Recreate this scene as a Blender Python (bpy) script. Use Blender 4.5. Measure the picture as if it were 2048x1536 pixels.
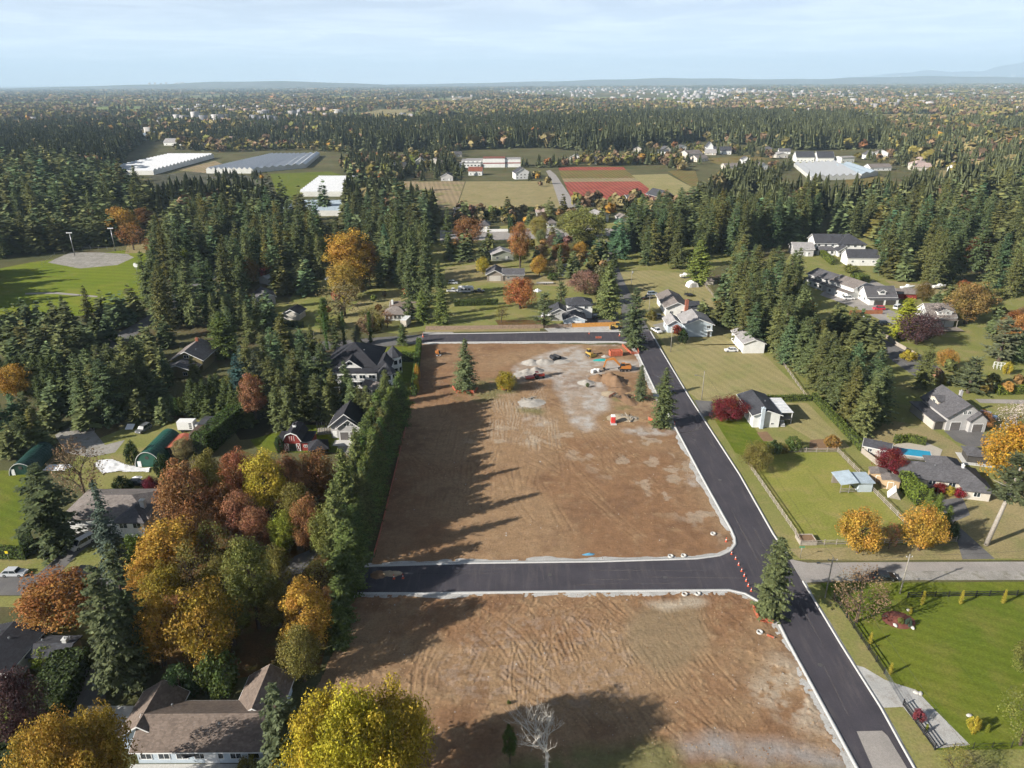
import bpy, math, random
import numpy as np
from mathutils import Matrix, Vector

for o in list(bpy.data.objects):
    bpy.data.objects.remove(o)
SC = bpy.context.scene
COL = SC.collection
rad = math.radians

# ---------------------------------------------------------------- camera (a drone 90 m above the ground, looking down 23 degrees)
PITCH, ROLL = rad(23.01), rad(0.35)
cam = bpy.data.cameras.new('camera'); cam.sensor_width = 36.0; cam.lens = 24.996
cam.clip_start = 0.5; cam.clip_end = 120000
cam_o = bpy.data.objects.new('camera', cam); COL.objects.link(cam_o)
X_, D_ = Vector((1, 0, 0)), Vector((0, -math.sin(PITCH), -math.cos(PITCH)))
F_ = Vector((0, math.cos(PITCH), -math.sin(PITCH)))
r_ = X_*math.cos(ROLL) + D_*math.sin(ROLL)
d_ = -X_*math.sin(ROLL) + D_*math.cos(ROLL)
m_ = Matrix((( r_.x, -d_.x, -F_.x, 0), (r_.y, -d_.y, -F_.y, 0), (r_.z, -d_.z, -F_.z, 90.0), (0, 0, 0, 1)))
cam_o.matrix_world = m_
SC.camera = cam_o

# ---------------------------------------------------------------- sky and sun
SUN_EL = rad(26.5)
SUN_DIR = Vector((-0.906*math.cos(SUN_EL), -0.423*math.cos(SUN_EL), math.sin(SUN_EL)))   # towards the sun
W = bpy.data.worlds.new('World'); SC.world = W; W.use_nodes = True
nt = W.node_tree; nt.nodes.clear()
def wn(t, **k):
    n = nt.nodes.new(t)
    for a, b in k.items(): setattr(n, a, b)
    return n
sky = wn('ShaderNodeTexSky', sky_type='NISHITA', sun_disc=False)
sky.sun_elevation = SUN_EL
sky.sun_rotation = math.atan2(SUN_DIR.x, SUN_DIR.y)
sky.altitude = 100; sky.air_density = 0.3; sky.dust_density = 0.15; sky.ozone_density = 1.0
bg = wn('ShaderNodeBackground'); bg.inputs['Strength'].default_value = 0.05
wo = wn('ShaderNodeOutputWorld')
# thin high cloud: noise on the cloud layer overhead (direction projected on a plane), so it gathers towards the horizon
tc = wn('ShaderNodeTexCoord'); sx = wn('ShaderNodeSeparateXYZ'); nt.links.new(tc.outputs['Generated'], sx.inputs[0])
mz = wn('ShaderNodeMath', operation='MAXIMUM'); nt.links.new(sx.outputs['Z'], mz.inputs[0]); mz.inputs[1].default_value = 0.0
az = wn('ShaderNodeMath', operation='ADD'); nt.links.new(mz.outputs[0], az.inputs[0]); az.inputs[1].default_value = 0.03
dx = wn('ShaderNodeMath', operation='DIVIDE'); nt.links.new(sx.outputs['X'], dx.inputs[0]); nt.links.new(az.outputs[0], dx.inputs[1])
dy = wn('ShaderNodeMath', operation='DIVIDE'); nt.links.new(sx.outputs['Y'], dy.inputs[0]); nt.links.new(az.outputs[0], dy.inputs[1])
cb = wn('ShaderNodeCombineXYZ'); nt.links.new(dx.outputs[0], cb.inputs[0]); nt.links.new(dy.outputs[0], cb.inputs[1])
no = wn('ShaderNodeTexNoise'); no.inputs['Scale'].default_value = 0.55; no.inputs['Detail'].default_value = 7; no.inputs['Roughness'].default_value = 0.62
no.inputs['Distortion'].default_value = 0.6
nt.links.new(cb.outputs[0], no.inputs['Vector'])
rp = wn('ShaderNodeValToRGB'); rp.color_ramp.elements[0].position = 0.44; rp.color_ramp.elements[1].position = 0.72
nt.links.new(no.outputs['Fac'], rp.inputs[0])
pl = wn('ShaderNodeMath', operation='DIVIDE'); pl.inputs[0].default_value = -0.05; nt.links.new(az.outputs[0], pl.inputs[1])      # longer path through the thin cloud sheet near the horizon
rb = wn('ShaderNodeMath', operation='MULTIPLY_ADD'); nt.links.new(rp.outputs[0], rb.inputs[0]); rb.inputs[1].default_value = 0.55; rb.inputs[2].default_value = 0.6
pm = wn('ShaderNodeMath', operation='MULTIPLY'); nt.links.new(pl.outputs[0], pm.inputs[0]); nt.links.new(rb.outputs[0], pm.inputs[1])
ex = wn('ShaderNodeMath', operation='EXPONENT'); nt.links.new(pm.outputs[0], ex.inputs[0])
cf = wn('ShaderNodeMath', operation='SUBTRACT'); cf.inputs[0].default_value = 1.0; nt.links.new(ex.outputs[0], cf.inputs[1])
mx = wn('ShaderNodeMix', data_type='RGBA'); nt.links.new(cf.outputs[0], mx.inputs['Factor'])
nt.links.new(sky.outputs[0], mx.inputs['A']); mx.inputs['B'].default_value = (24.0, 24.6, 25.5, 1)
nt.links.new(mx.outputs['Result'], bg.inputs['Color']); nt.links.new(bg.outputs[0], wo.inputs['Surface'])

sl = bpy.data.lights.new('sun', 'SUN'); sl.energy = 5.0; sl.angle = rad(0.53); sl.color = (1.0, 0.94, 0.85)
so = bpy.data.objects.new('sun', sl); COL.objects.link(so)
so.rotation_euler = (-SUN_DIR).to_track_quat('-Z', 'Y').to_euler(); so.location = (-300, -200, 400)

SC.view_settings.view_transform = 'Standard'; SC.view_settings.look = 'None'
SC.view_settings.exposure = 1.0; SC.view_settings.gamma = 1.0; SC.view_settings.use_curve_mapping = False
SC.render.engine = 'CYCLES'
cy = SC.cycles
cy.max_bounces = 5; cy.diffuse_bounces = 1; cy.glossy_bounces = 2; cy.transmission_bounces = 3; cy.volume_bounces = 1
cy.transparent_max_bounces = 8; cy.use_denoising = True; cy.use_adaptive_sampling = True; cy.adaptive_threshold = 0.03
cy.sample_clamp_indirect = 4.0; cy.caustics_reflective = False; cy.caustics_refractive = False

# ---------------------------------------------------------------- helpers
RNG = np.random.default_rng(7)
random.seed(7)

def put(o, parent=None):
    COL.objects.link(o)
    if parent is not None: o.parent = parent
    return o
def tag(o, label=None, cat=None, group=None, kind=None):
    if label: o['label'] = label
    if cat: o['category'] = cat
    if group: o['group'] = group
    if kind: o['kind'] = kind
    return o
def empty(name, loc=(0, 0, 0), rz=0.0, label=None, cat=None, group=None):
    o = bpy.data.objects.new(name, None); o.empty_display_size = 0.5
    o.location = (loc[0], loc[1], loc[2] if len(loc) > 2 else 0.0); o.rotation_euler = (0, 0, rz)
    put(o); return tag(o, label, cat, group)
def copy_tree(o, parent=None):
    c = o.copy(); COL.objects.link(c); c.parent = parent
    for ch in o.children: copy_tree(ch, c)
    return c
def np_mesh(name, v, f, cols=None, smooth=False, attr='Col'):
    """v (n,3) float, f (m,k) int array of equal-sided faces"""
    me = bpy.data.meshes.new(name); v = np.asarray(v, np.float32); f = np.asarray(f, np.int32)
    k = f.shape[1]
    me.vertices.add(len(v)); me.vertices.foreach_set('co', v.ravel())
    me.loops.add(f.size); me.loops.foreach_set('vertex_index', f.ravel())
    me.polygons.add(len(f)); me.polygons.foreach_set('loop_start', np.arange(0, f.size, k, dtype=np.int32))
    me.polygons.foreach_set('loop_total', np.full(len(f), k, np.int32))
    if smooth: me.polygons.foreach_set('use_smooth', np.ones(len(f), bool))
    me.update(calc_edges=True)
    if cols is not None:
        a = me.attributes.new(attr, 'FLOAT_COLOR', 'POINT'); c = np.ones((len(v), 4), np.float32); c[:, :cols.shape[1]] = cols
        a.data.foreach_set('color', c.ravel())
    return me
def obj(name, me, mat=None, parent=None, loc=None, rz=None):
    o = bpy.data.objects.new(name, me)
    if mat is not None and len(me.materials) == 0: me.materials.append(mat)
    if loc is not None: o.location = loc
    if rz is not None: o.rotation_euler = (0, 0, rz)
    return put(o, parent)

class MB:
    """collects simple solids into one mesh"""
    def __init__(s): s.v = []; s.f = []
    def add(s, vs, fs):
        n = len(s.v); s.v += [tuple(p) for p in vs]; s.f += [tuple(i+n for i in q) for q in fs]; return s
    def box(s, c, d, rz=0.0, tilt=0.0):
        cx, cy, cz = c; a, b, h = d[0]/2, d[1]/2, d[2]/2; co, si = math.cos(rz), math.sin(rz); vs = []
        for z in (-h, h):
            for x, y in ((-a, -b), (a, -b), (a, b), (-a, b)):
                xx, zz = x*math.cos(tilt)+z*math.sin(tilt), z*math.cos(tilt)-x*math.sin(tilt)
                vs.append((cx+xx*co-y*si, cy+xx*si+y*co, cz+zz))
        return s.add(vs, [(3,2,1,0),(4,5,6,7),(0,1,5,4),(1,2,6,5),(2,3,7,6),(3,0,4,7)])
    def b2(s, x0, y0, z0, x1, y1, z1): return s.box(((x0+x1)/2, (y0+y1)/2, (z0+z1)/2), (abs(x1-x0), abs(y1-y0), abs(z1-z0)))
    def prism(s, poly, axis, a, b):
        """poly: 2D points; axis 'x': (y,z) extruded along x; 'y': (x,z) along y; 'z': (x,y) along z"""
        n = len(poly)
        def P(p, t): return {'x': (t, p[0], p[1]), 'y': (p[0], t, p[1]), 'z': (p[0], p[1], t)}[axis]
        vs = [P(p, a) for p in poly]+[P(p, b) for p in poly]
        fs = [tuple(range(n)), tuple(range(2*n-1, n-1, -1))]+[(i, i+n, (i+1) % n+n, (i+1) % n) for i in range(n)]
        return s.add(vs, fs)
    def tube(s, p, q, r0, r1=None, n=6):
        r1 = r0 if r1 is None else r1; p, q = Vector(p), Vector(q); d = (q-p)
        if d.length < 1e-6: return s
        d.normalize(); u = d.orthogonal().normalized(); w = d.cross(u); vs = []
        for c, r in ((p, r0), (q, r1)):
            for i in range(n):
                a = 2*math.pi*i/n; vs.append(c+u*math.cos(a)*r+w*math.sin(a)*r)
        return s.add(vs, [(i, (i+1) % n, (i+1) % n+n, i+n) for i in range(n)]+[tuple(range(n-1, -1, -1)), tuple(range(n, 2*n))])
    def lathe(s, prof, c=(0, 0, 0), n=10, axis='z'):
        vs = []; m = len(prof)
        for r, z in prof:
            for i in range(n):
                a = 2*math.pi*i/n; x, y = r*math.cos(a), r*math.sin(a)
                vs.append((c[0]+x, c[1]+y, c[2]+z) if axis == 'z' else (c[0]+x, c[1]+z, c[2]+y))
        fs = [(j*n+i, j*n+(i+1) % n, (j+1)*n+(i+1) % n, (j+1)*n+i) for j in range(m-1) for i in range(n)]
        fs += [tuple(range(n-1, -1, -1)), tuple((m-1)*n+i for i in range(n))]
        return s.add(vs, fs)
    def mesh(s, name):
        me = bpy.data.meshes.new(name); me.from_pydata(s.v, [], s.f); me.update(); return me
    def build(s, name, mat, parent=None, loc=None, rz=None, smooth=False, bevel=0.0):
        me = s.mesh(name)
        import bmesh
        bm = bmesh.new(); bm.from_mesh(me); bmesh.ops.recalc_face_normals(bm, faces=bm.faces)
        if bevel: bmesh.ops.bevel(bm, geom=[e for e in bm.edges if e.calc_face_angle(0) > 0.5], offset=bevel, segments=2, affect='EDGES', clamp_overlap=True)
        bm.to_mesh(me); bm.free()
        if smooth:
            for p in me.polygons: p.use_smooth = True
        return obj(name, me, mat, parent, loc, rz)

# ---------------------------------------------------------------- materials
MATS = {}
def nodes(name):
    m = bpy.data.materials.new(name); m.use_nodes = True; t = m.node_tree; b = t.nodes['Principled BSDF']; MATS[name] = m
    return m, t, b
def N(t, kind, ins=None, **k):
    n = t.nodes.new(kind)
    for a, b in k.items(): setattr(n, a, b)
    for a, b in (ins or {}).items():
        if hasattr(b, 'is_output'): t.links.new(b, n.inputs[a])
        else: n.inputs[a].default_value = b
    return n
def rgb(c): return (c[0], c[1], c[2], 1.0)
def S(r, g, b):
    """sRGB 0-255 to linear"""
    return tuple((c/255/12.92) if c <= 10 else ((c/255+.055)/1.055)**2.4 for c in (r, g, b))
def wpos(t, scale=1.0):
    g = N(t, 'ShaderNodeNewGeometry'); m = N(t, 'ShaderNodeVectorMath', {0: g.outputs['Position'], 3: scale}, operation='SCALE'); return m.outputs[0]
def noise(t, vec, scale, detail=4, rough=.55, dist=0.0):
    return N(t, 'ShaderNodeTexNoise', {'Vector': vec, 'Scale': scale, 'Detail': detail, 'Roughness': rough, 'Distortion': dist}).outputs['Fac']
def ramp(t, fac, stops):
    r = N(t, 'ShaderNodeValToRGB', {0: fac}); e = r.color_ramp.elements
    e[0].position, e[0].color = stops[0][0], rgb(stops[0][1]); e[1].position, e[1].color = stops[-1][0], rgb(stops[-1][1])
    for p, c in stops[1:-1]:
        x = e.new(p); x.color = rgb(c)
    return r.outputs[0]
def mix(t, f, a, b, blend='MIX'):
    n = N(t, 'ShaderNodeMix', data_type='RGBA', blend_type=blend)
    for k, v in (('Factor', f), ('A', a), ('B', b)):
        if hasattr(v, 'is_output'): t.links.new(v, n.inputs[k])
        else: n.inputs[k].default_value = v if k == 'Factor' else rgb(v)
    return n.outputs['Result']
def bump(t, b, h, strength=.3, dist=.05):
    n = N(t, 'ShaderNodeBump', {'Height': h, 'Strength': strength, 'Distance': dist}); t.links.new(n.outputs[0], b.inputs['Normal'])
def mat(name, c, rough=.8, var=.12, scale=1.2, c2=None, bmp=0.0, spec=.3, metal=0.0, rnd=0.0, fine=None):
    if name in MATS: return MATS[name]
    m, t, b = nodes(name); p = wpos(t)
    n1 = noise(t, p, scale, 5, .6)
    lo = tuple(x*(1-var) for x in c); hi = tuple(min(1, x*(1+var)) for x in c) if c2 is None else c2
    col = ramp(t, n1, [(.3, lo), (.7, hi)])
    if fine:
        col = mix(t, .5, col, ramp(t, noise(t, p, fine, 2, .7), [(.3, tuple(x*.72 for x in c)), (.7, tuple(min(1, x*1.28) for x in c))]))
    if rnd:
        oi = N(t, 'ShaderNodeObjectInfo'); col = mix(t, 1.0, col, ramp(t, oi.outputs['Random'], [(0, (1-rnd,)*3), (1, (1+rnd,)*3)]), 'MULTIPLY')
    t.links.new(col, b.inputs['Base Color']); b.inputs['Roughness'].default_value = rough
    b.inputs['Specular IOR Level'].default_value = spec; b.inputs['Metallic'].default_value = metal
    if bmp: bump(t, b, noise(t, p, scale*9, 3), bmp, .04)
    return m
def shingle(name, c, course=0.16, var=.16):
    """asphalt shingles: rows that follow the height, tabs and blotches"""
    if name in MATS: return MATS[name]
    m, t, b = nodes(name); p = wpos(t)
    sp = N(t, 'ShaderNodeSeparateXYZ', {0: p})
    w = N(t, 'ShaderNodeMath', {0: sp.outputs['Z'], 1: 1/course}, operation='MULTIPLY'); fr = N(t, 'ShaderNodeMath', {0: w.outputs[0]}, operation='FRACT')
    fl = N(t, 'ShaderNodeMath', {0: w.outputs[0]}, operation='FLOOR')
    cv = N(t, 'ShaderNodeCombineXYZ', {0: sp.outputs['X'], 1: sp.outputs['Y'], 2: fl.outputs[0]})
    vor = N(t, 'ShaderNodeTexVoronoi', {'Vector': cv.outputs[0], 'Scale': 2.6})
    col = ramp(t, noise(t, p, .35, 5, .65), [(.3, tuple(x*(1-var) for x in c)), (.7, tuple(x*(1+var) for x in c))])
    tab = N(t, 'ShaderNodeSeparateColor', {0: vor.outputs['Color']})
    col = mix(t, .55, col, mix(t, 1.0, col, ramp(t, tab.outputs[0], [(0, (.62,)*3), (1, (1.4,)*3)]), 'MULTIPLY'))
    t.links.new(col, b.inputs['Base Color']); b.inputs['Roughness'].default_value = .85; b.inputs['Specular IOR Level'].default_value = .25
    bump(t, b, fr.outputs[0], .35, .05); return m
def paint(name, c, rough=.28, metal=0.0):
    if name in MATS: return MATS[name]
    m, t, b = nodes(name); p = wpos(t)
    col = mix(t, .35, rgb(c)[:3], ramp(t, noise(t, p, 2.5, 5, .7), [(.35, tuple(x*.7 for x in c)), (.7, tuple(min(1, x*1.1) for x in c))]))
    t.links.new(col, b.inputs['Base Color']); b.inputs['Roughness'].default_value = rough; b.inputs['Metallic'].default_value = metal
    b.inputs['Coat Weight'].default_value = .3; return m

mat('glass', (.02, .028, .035), .08, .3, .8, spec=.6)
mat('tyre', (.012, .012, .012), .85); mat('dark_metal', (.03, .03, .032), .5); mat('steel', (.35, .36, .37), .4, metal=.8)
mat('white_trim', (.78, .78, .76), .5, .04); mat('white_siding', (.74, .74, .72), .6, .05, 3); mat('pale_siding', (.60, .60, .57), .65, .06)
mat('wood_pole', (.26, .24, .20), .9, .25, 3); mat('bark', (.085, .062, .045), .95, .35, 4, bmp=.5); mat('pale_bark', (.30, .27, .23), .9, .3, 4); mat('white_bark', (.58, .54, .48), .85, .2, 4)
mat('concrete', (.52, .51, .48), .85, .1, .6, fine=6); mat('black_rail', (.022, .022, .024), .5)

def tint_mat(name, trans=.25, rough=.75, hue=.05):
    """leaf colour = object colour x the leaf's own tone (attribute Col: r tone, g hue drift)"""
    m, t, b = nodes(name); oi = N(t, 'ShaderNodeObjectInfo'); at = N(t, 'ShaderNodeAttribute', attribute_name='Col')
    sp = N(t, 'ShaderNodeSeparateColor', {0: at.outputs['Color']})
    hv = N(t, 'ShaderNodeMapRange', {0: sp.outputs[1], 1: 0.0, 2: 1.0, 3: .5-hue*.25, 4: .5+hue*.5})
    hs = N(t, 'ShaderNodeHueSaturation', {'Hue': hv.outputs[0], 'Saturation': 1.0, 'Value': sp.outputs[0], 'Color': oi.outputs['Color']})
    t.links.new(hs.outputs[0], b.inputs['Base Color']); b.inputs['Roughness'].default_value = rough; b.inputs['Specular IOR Level'].default_value = .18
    tr = N(t, 'ShaderNodeBsdfTranslucent', {'Color': hs.outputs[0]})
    ms = N(t, 'ShaderNodeMixShader', {0: trans, 1: b.outputs[0], 2: tr.outputs[0]})
    t.links.new(ms.outputs[0], t.nodes['Material Output'].inputs['Surface']); return m
tint_mat('needles', .15, .7, .03); tint_mat('leaves', .25, .7, .05)
def attr_mat(name, trans=.15):
    m, t, b = nodes(name); at = N(t, 'ShaderNodeAttribute', attribute_name='Col')
    t.links.new(at.outputs['Color'], b.inputs['Base Color']); b.inputs['Roughness'].default_value = .8; b.inputs['Specular IOR Level'].default_value = .15
    return m
attr_mat('mass_foliage'); attr_mat('mixed_paint')
def sheet(name, poly, z, m, parent=None, kind='structure'):
    me = bpy.data.meshes.new(name); me.from_pydata([(x, y, z) for x, y in poly], [], [tuple(range(len(poly)))]); me.update()
    if me.polygons[0].normal.z < 0: me.flip_normals()
    o = obj(name, me, m, parent)
    if kind and parent is None: o['kind'] = kind
    return o
def offset_line(pts, d):
    """shift an open polyline sideways (to its left for d > 0)"""
    out = []
    for i, p in enumerate(pts):
        a = Vector(pts[max(i-1, 0)]); b = Vector(pts[min(i+1, len(pts)-1)]); t = (b-a).normalized(); out.append((p[0]-t.y*d, p[1]+t.x*d))
    return out
def resample(pts, step):
    out = [tuple(pts[0])]
    for a, b in zip(pts[:-1], pts[1:]):
        n = max(1, int(math.dist(a, b)/step))
        out += [(a[0]+(b[0]-a[0])*i/n, a[1]+(b[1]-a[1])*i/n) for i in range(1, n+1)]
    return out
def in_poly(px, py, poly):
    px = np.asarray(px); py = np.asarray(py); ins = np.zeros(px.shape, bool); n = len(poly)
    for i in range(n):
        x1, y1 = poly[i]; x2, y2 = poly[(i+1) % n]
        if y1 == y2: continue
        c = ((y1 > py) != (y2 > py)) & (px < (x2-x1)*(py-y1)/(y2-y1)+x1); ins ^= c
    return ins

# ---------------------------------------------------------------- ground, lawns, fields
def grass(name, c1, c2, c3=None, big=.05, stripe=None, fine=2.2, bmp=.5):
    m, t, b = nodes(name); p = wpos(t)
    col = ramp(t, noise(t, p, big, 6, .62, .4), [(.32, c1), (.68, c2)])
    if c3: col = mix(t, ramp(t, noise(t, p, big*2.7, 5, .65), [(.5, (0,)*3), (.72, (1,)*3)]), col, c3)
    if stripe:
        a, w, s = stripe; sp = N(t, 'ShaderNodeSeparateXYZ', {0: p})
        u = N(t, 'ShaderNodeMath', {0: sp.outputs[0], 1: math.cos(a)/w}, operation='MULTIPLY'); v = N(t, 'ShaderNodeMath', {0: sp.outputs[1], 1: math.sin(a)/w}, operation='MULTIPLY')
        q = N(t, 'ShaderNodeMath', {0: u.outputs[0], 1: v.outputs[0]}, operation='ADD')
        q2 = N(t, 'ShaderNodeMath', {0: q.outputs[0], 1: noise(t, p, .12, 3)}, operation='ADD')
        sn = N(t, 'ShaderNodeMath', {0: q2.outputs[0]}, operation='SINE')
        f = N(t, 'ShaderNodeMapRange', {0: sn.outputs[0], 1: -1.0, 2: 1.0, 3: 1-s, 4: 1+s})
        cc = N(t, 'ShaderNodeCombineColor', {0: f.outputs[0], 1: f.outputs[0], 2: f.outputs[0]}); col = mix(t, 1.0, col, cc.outputs[0], 'MULTIPLY')
    fn = noise(t, p, fine, 4, .75)
    col = mix(t, 1.0, col, ramp(t, fn, [(.25, (.62,)*3), (.75, (1.38,)*3)]), 'MULTIPLY')
    t.links.new(col, b.inputs['Base Color']); b.inputs['Roughness'].default_value = .95; b.inputs['Specular IOR Level'].default_value = .1
    bump(t, b, fn, bmp, .12); return m
grass('ground_base', (.065, .072, .030), (.14, .13, .06), (.12, .085, .05), .02)
grass('grass_yard', (.165, .185, .048), (.235, .22, .08), (.265, .22, .10), .06)
grass('grass_green', (.088, .128, .014), (.135, .155, .02), (.165, .16, .035), .05, (rad(62), .38, .07))
grass('grass_bright', (.115, .165, .014), (.165, .195, .02), (.20, .20, .035), .03, (rad(80), .9, .06))
grass('grass_dry', (.24, .20, .095), (.30, .245, .125), (.19, .19, .075), .05)
grass('grass_field', (.25, .225, .095), (.31, .26, .13), (.21, .215, .08), .045, (rad(20), .55, .06))
grass('grass_paddock', (.18, .20, .04), (.265, .25, .065), (.29, .24, .09), .07)
grass('leaf_litter', (.085, .060, .026), (.16, .085, .032), (.095, .10, .028), .12)
grass('forest_floor', (.035, .036, .018), (.07, .055, .03), None, .05)
grass('crop_beige', (.25, .19, .11), (.30, .23, .14), (.17, .18, .06), .02, (rad(8), .7, .12))
grass('crop_red', (.25, .060, .045), (.33, .095, .065), (.21, .085, .05), .03, (rad(4), .62, .22))
grass('crop_olive', (.13, .12, .04), (.19, .15, .05), (.20, .10, .05), .03, (rad(4), .62, .18))
grass('crop_dark', (.05, .055, .035), (.10, .095, .06), (.16, .15, .13), .04, (rad(90), .9, .35))
grass('far_green', (.12, .17, .05), (.18, .20, .07), None, .004, None, .03, .1)
grass('far_tan', (.22, .18, .11), (.28, .22, .13), None, .004, None, .03, .1)
grass('gravel', (.36, .355, .34), (.48, .47, .45), (.30, .28, .25), .25, None, 7, .5)
grass('gravel_drive', (.25, .235, .21), (.36, .34, .31), (.18, .165, .12), .2, None, 7, .5)
def asphalt(name, c, c2, dust):
    m, t, b = nodes(name); p = wpos(t)
    st = N(t, 'ShaderNodeMapping', {'Vector': p, 'Scale': (1, .12, 1)}, vector_type='POINT').outputs[0]
    col = ramp(t, noise(t, p, .18, 6, .6), [(.35, c), (.65, c2)])
    col = mix(t, ramp(t, noise(t, st, .9, 6, .7, .3), [(.5, (0,)*3), (.8, (.5,)*3)]), col, dust)
    fn = noise(t, p, 5, 3, .8); col = mix(t, 1.0, col, ramp(t, fn, [(.3, (.82,)*3), (.7, (1.18,)*3)]), 'MULTIPLY')
    t.links.new(col, b.inputs['Base Color']); b.inputs['Roughness'].default_value = .8; b.inputs['Specular IOR Level'].default_value = .3
    bump(t, b, fn, .25, .02); return m
asphalt('asphalt_new', (.046, .042, .051), (.062, .056, .066), (.15, .13, .12))
asphalt('asphalt_old', (.11, .105, .105), (.15, .145, .14), (.22, .20, .18))
asphalt('asphalt_pale', (.26, .24, .22), (.33, .30, .275), (.38, .36, .33))

g = obj('ground', np_mesh('ground', [(-60000, -3000, 0), (60000, -3000, 0), (60000, 60000, 0), (-60000, 60000, 0)], [(0, 1, 2, 3)]), MATS['ground_base']); g['kind'] = 'structure'
def lawn(m, poly, z=.02, name='lawn'): return sheet(name, poly, z, MATS[m])
# right of the new road
lawn('grass_yard', [(56.67,278.08),(97.44,306.23),(337.26,272.52),(169.4,118.14),(55.94,119.26),(54.55,186.17),(55.71,242.68)], .012)
lawn('grass_field', [(55.3,248.03),(83.82,248.61),(90.18,236.94),(90.91,205.66),(90.3,199.12),(57.31,197.37),(55.05,206.21)], .02, 'field')
lawn('grass_field', [(55.09,357.01),(71.83,361.85),(95.54,352.93),(95.08,341.08),(91.27,277.4),(83.5,247.53),(56.78,248.01),(54.63,278.12),(53.44,307.18)], .02, 'field')
lawn('grass_paddock', [(61.22,160.86),(66.3,164.55),(84.95,164.59),(85.55,154.19),(85.98,133.32),(84.92,124.95),(60.39,124.31),(60.93,128.63)], .024)
lawn('grass_green', [(58.34,185.12),(67.57,185.99),(68.72,171.88),(70.32,164.77),(61.38,161.38),(58.53,164.92)], .024)
lawn('grass_field', [(81.2,195.92),(89.49,195.8),(89.82,167.3),(84.27,165.14),(78.09,180.94)], .024)
lawn('grass_dry', [(99.98,144.65),(203.14,149.17),(169.76,118.46),(94.24,119.37),(95.39,129.39)], .024)
lawn('grass_dry', [(101.46,185.52),(116.82,180.41),(118.66,171.22),(119.41,160.13),(109.51,155.14),(109.46,164.27),(101.72,167.14),(96.43,171.52)], .024)
lawn('grass_green', [(59.66,111.99),(162.65,111.92),(121.96,74.5),(61.5,74.42),(60.85,83.54),(61.12,94.26),(60.6,102.96)], .02)
lawn('grass_yard', [(56.72,111.42),(60.02,111.69),(60.6,102.96),(61.12,94.26),(60.85,83.54),(61.5,74.42),(121.96,74.5),(116.21,69.21),(56.62,69.61),(57.36,82.01),(57,96.67)], .016)
lawn('grass_dry', [(57.79,122.95),(95.31,124.66),(92.62,119.22),(70.51,118.78),(58.61,119.56)], .02)
# behind the back road
lawn('grass_yard', [(-95.74,281.1),(-105.09,345.86),(-55.23,457.32),(31.13,508.26),(66.16,453.58),(54.71,342.05),(43.05,268.68),(-34.9,265.84),(-43.47,262.38)], .012)
lawn('grass_dry', [(-35.03,369.96),(-8.81,380.59),(7.02,358.2),(31.37,342.6),(30.21,328.73),(-32.85,344.13)], .02, 'field')
lawn('grass_dry', [(-34.59,270.17),(11.41,272.45),(11.12,264.97),(-33.98,264.61)], .02)
lawn('grass_field', [(-67.53,317.97),(-46.02,330.48),(-40.24,301.41),(-64.66,270.75),(-70.83,280.61)], .02)
lawn('grass_yard', [(52.28,507.53),(132.86,504.78),(124.72,382.93),(96.29,355.99),(56.35,362.24),(55.88,409.94)], .014)
lawn('grass_yard', [(176.86,434.7),(219.99,448.83),(213.78,338.26),(367.55,300.38),(337.26,272.52),(127.01,290.5),(138.58,360.17)], .014)
lawn('grass_dry', [(182.46,339),(206.05,324.69),(205.58,311.92),(192.16,300.29),(178.52,316.68)], .02)
# left of the site
lawn('leaf_litter', [(-81.62,133.17),(-72.72,167.99),(-41.28,152.07),(-34.13,123.53),(-32.29,90.5),(-49.01,88.48),(-61.24,91.84),(-73.17,108.27)], .012)
lawn('grass_yard', [(-161.91,125.69),(-101.57,124.21),(-75.97,125.7),(-71.5,116),(-153.76,117.42)], .016)
lawn('grass_yard', [(-145.97,109.5),(-90.55,109.57),(-80.84,104.22),(-69.5,99.97),(-69.53,96.53),(-85.84,100.36),(-92.34,106.35)], .016)
lawn('grass_green', [(-192.02,156.3),(-122.55,157.96),(-101.57,124.21),(-161.03,124.81)], .014)
lawn('grass_yard', [(-114.82,174.3),(-106.96,186.77),(-90.85,186.55),(-84.44,155.01),(-94.77,143.57),(-113.41,155.36)], .014)
lawn('grass_green', [(-71.98,173.74),(-60.74,182.85),(-49.26,182.7),(-42.98,166.22),(-66.9,166.52)], .014)
lawn('grass_green', [(-46.84,247.15),(-34.57,249.65),(-30.07,203.58),(-33.01,189.1),(-38.91,189.18)], .014)
lawn('grass_yard', [(-143,328.25),(-104.53,310.6),(-79.13,280.78),(-75.19,264.78),(-97.85,274.57)], .016)
lawn('forest_floor', [(-94.94,204.56),(-40.73,199.94),(-45.73,179.47),(-74.74,173.77)], .013)
lawn('grass_bright', [(-277.52,365.25),(-265.1,387.29),(-228.04,417.92),(-201.09,410.48),(-180.51,347.65),(-166.12,311.93),(-182.44,288.31),(-324.76,291.18)], .02, 'ball_field')
lawn('gravel_drive', [(-255.3,387.03),(-257.16,412.04),(-239.42,411.54),(-221.21,407.12),(-213.03,398.02),(-213.26,380.14),(-229.43,372.69)], .026, 'infield')
lawn('asphalt_pale', [(-228.7,324.95),(-215.44,326.38),(-191.45,319.04),(-190.11,316.52),(-213.38,322.9),(-227.06,322.35)], .03, 'path')
lawn('grass_dry', [(-235.77,436.51),(-226.28,439.19),(-201.09,410.48),(-223.33,408.48)], .026)
lawn('leaf_litter', [(-6.83,279.34),(12.68,278.95),(11.28,269.29),(-4.64,269.6)], .03, 'leaf_bed')
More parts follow.
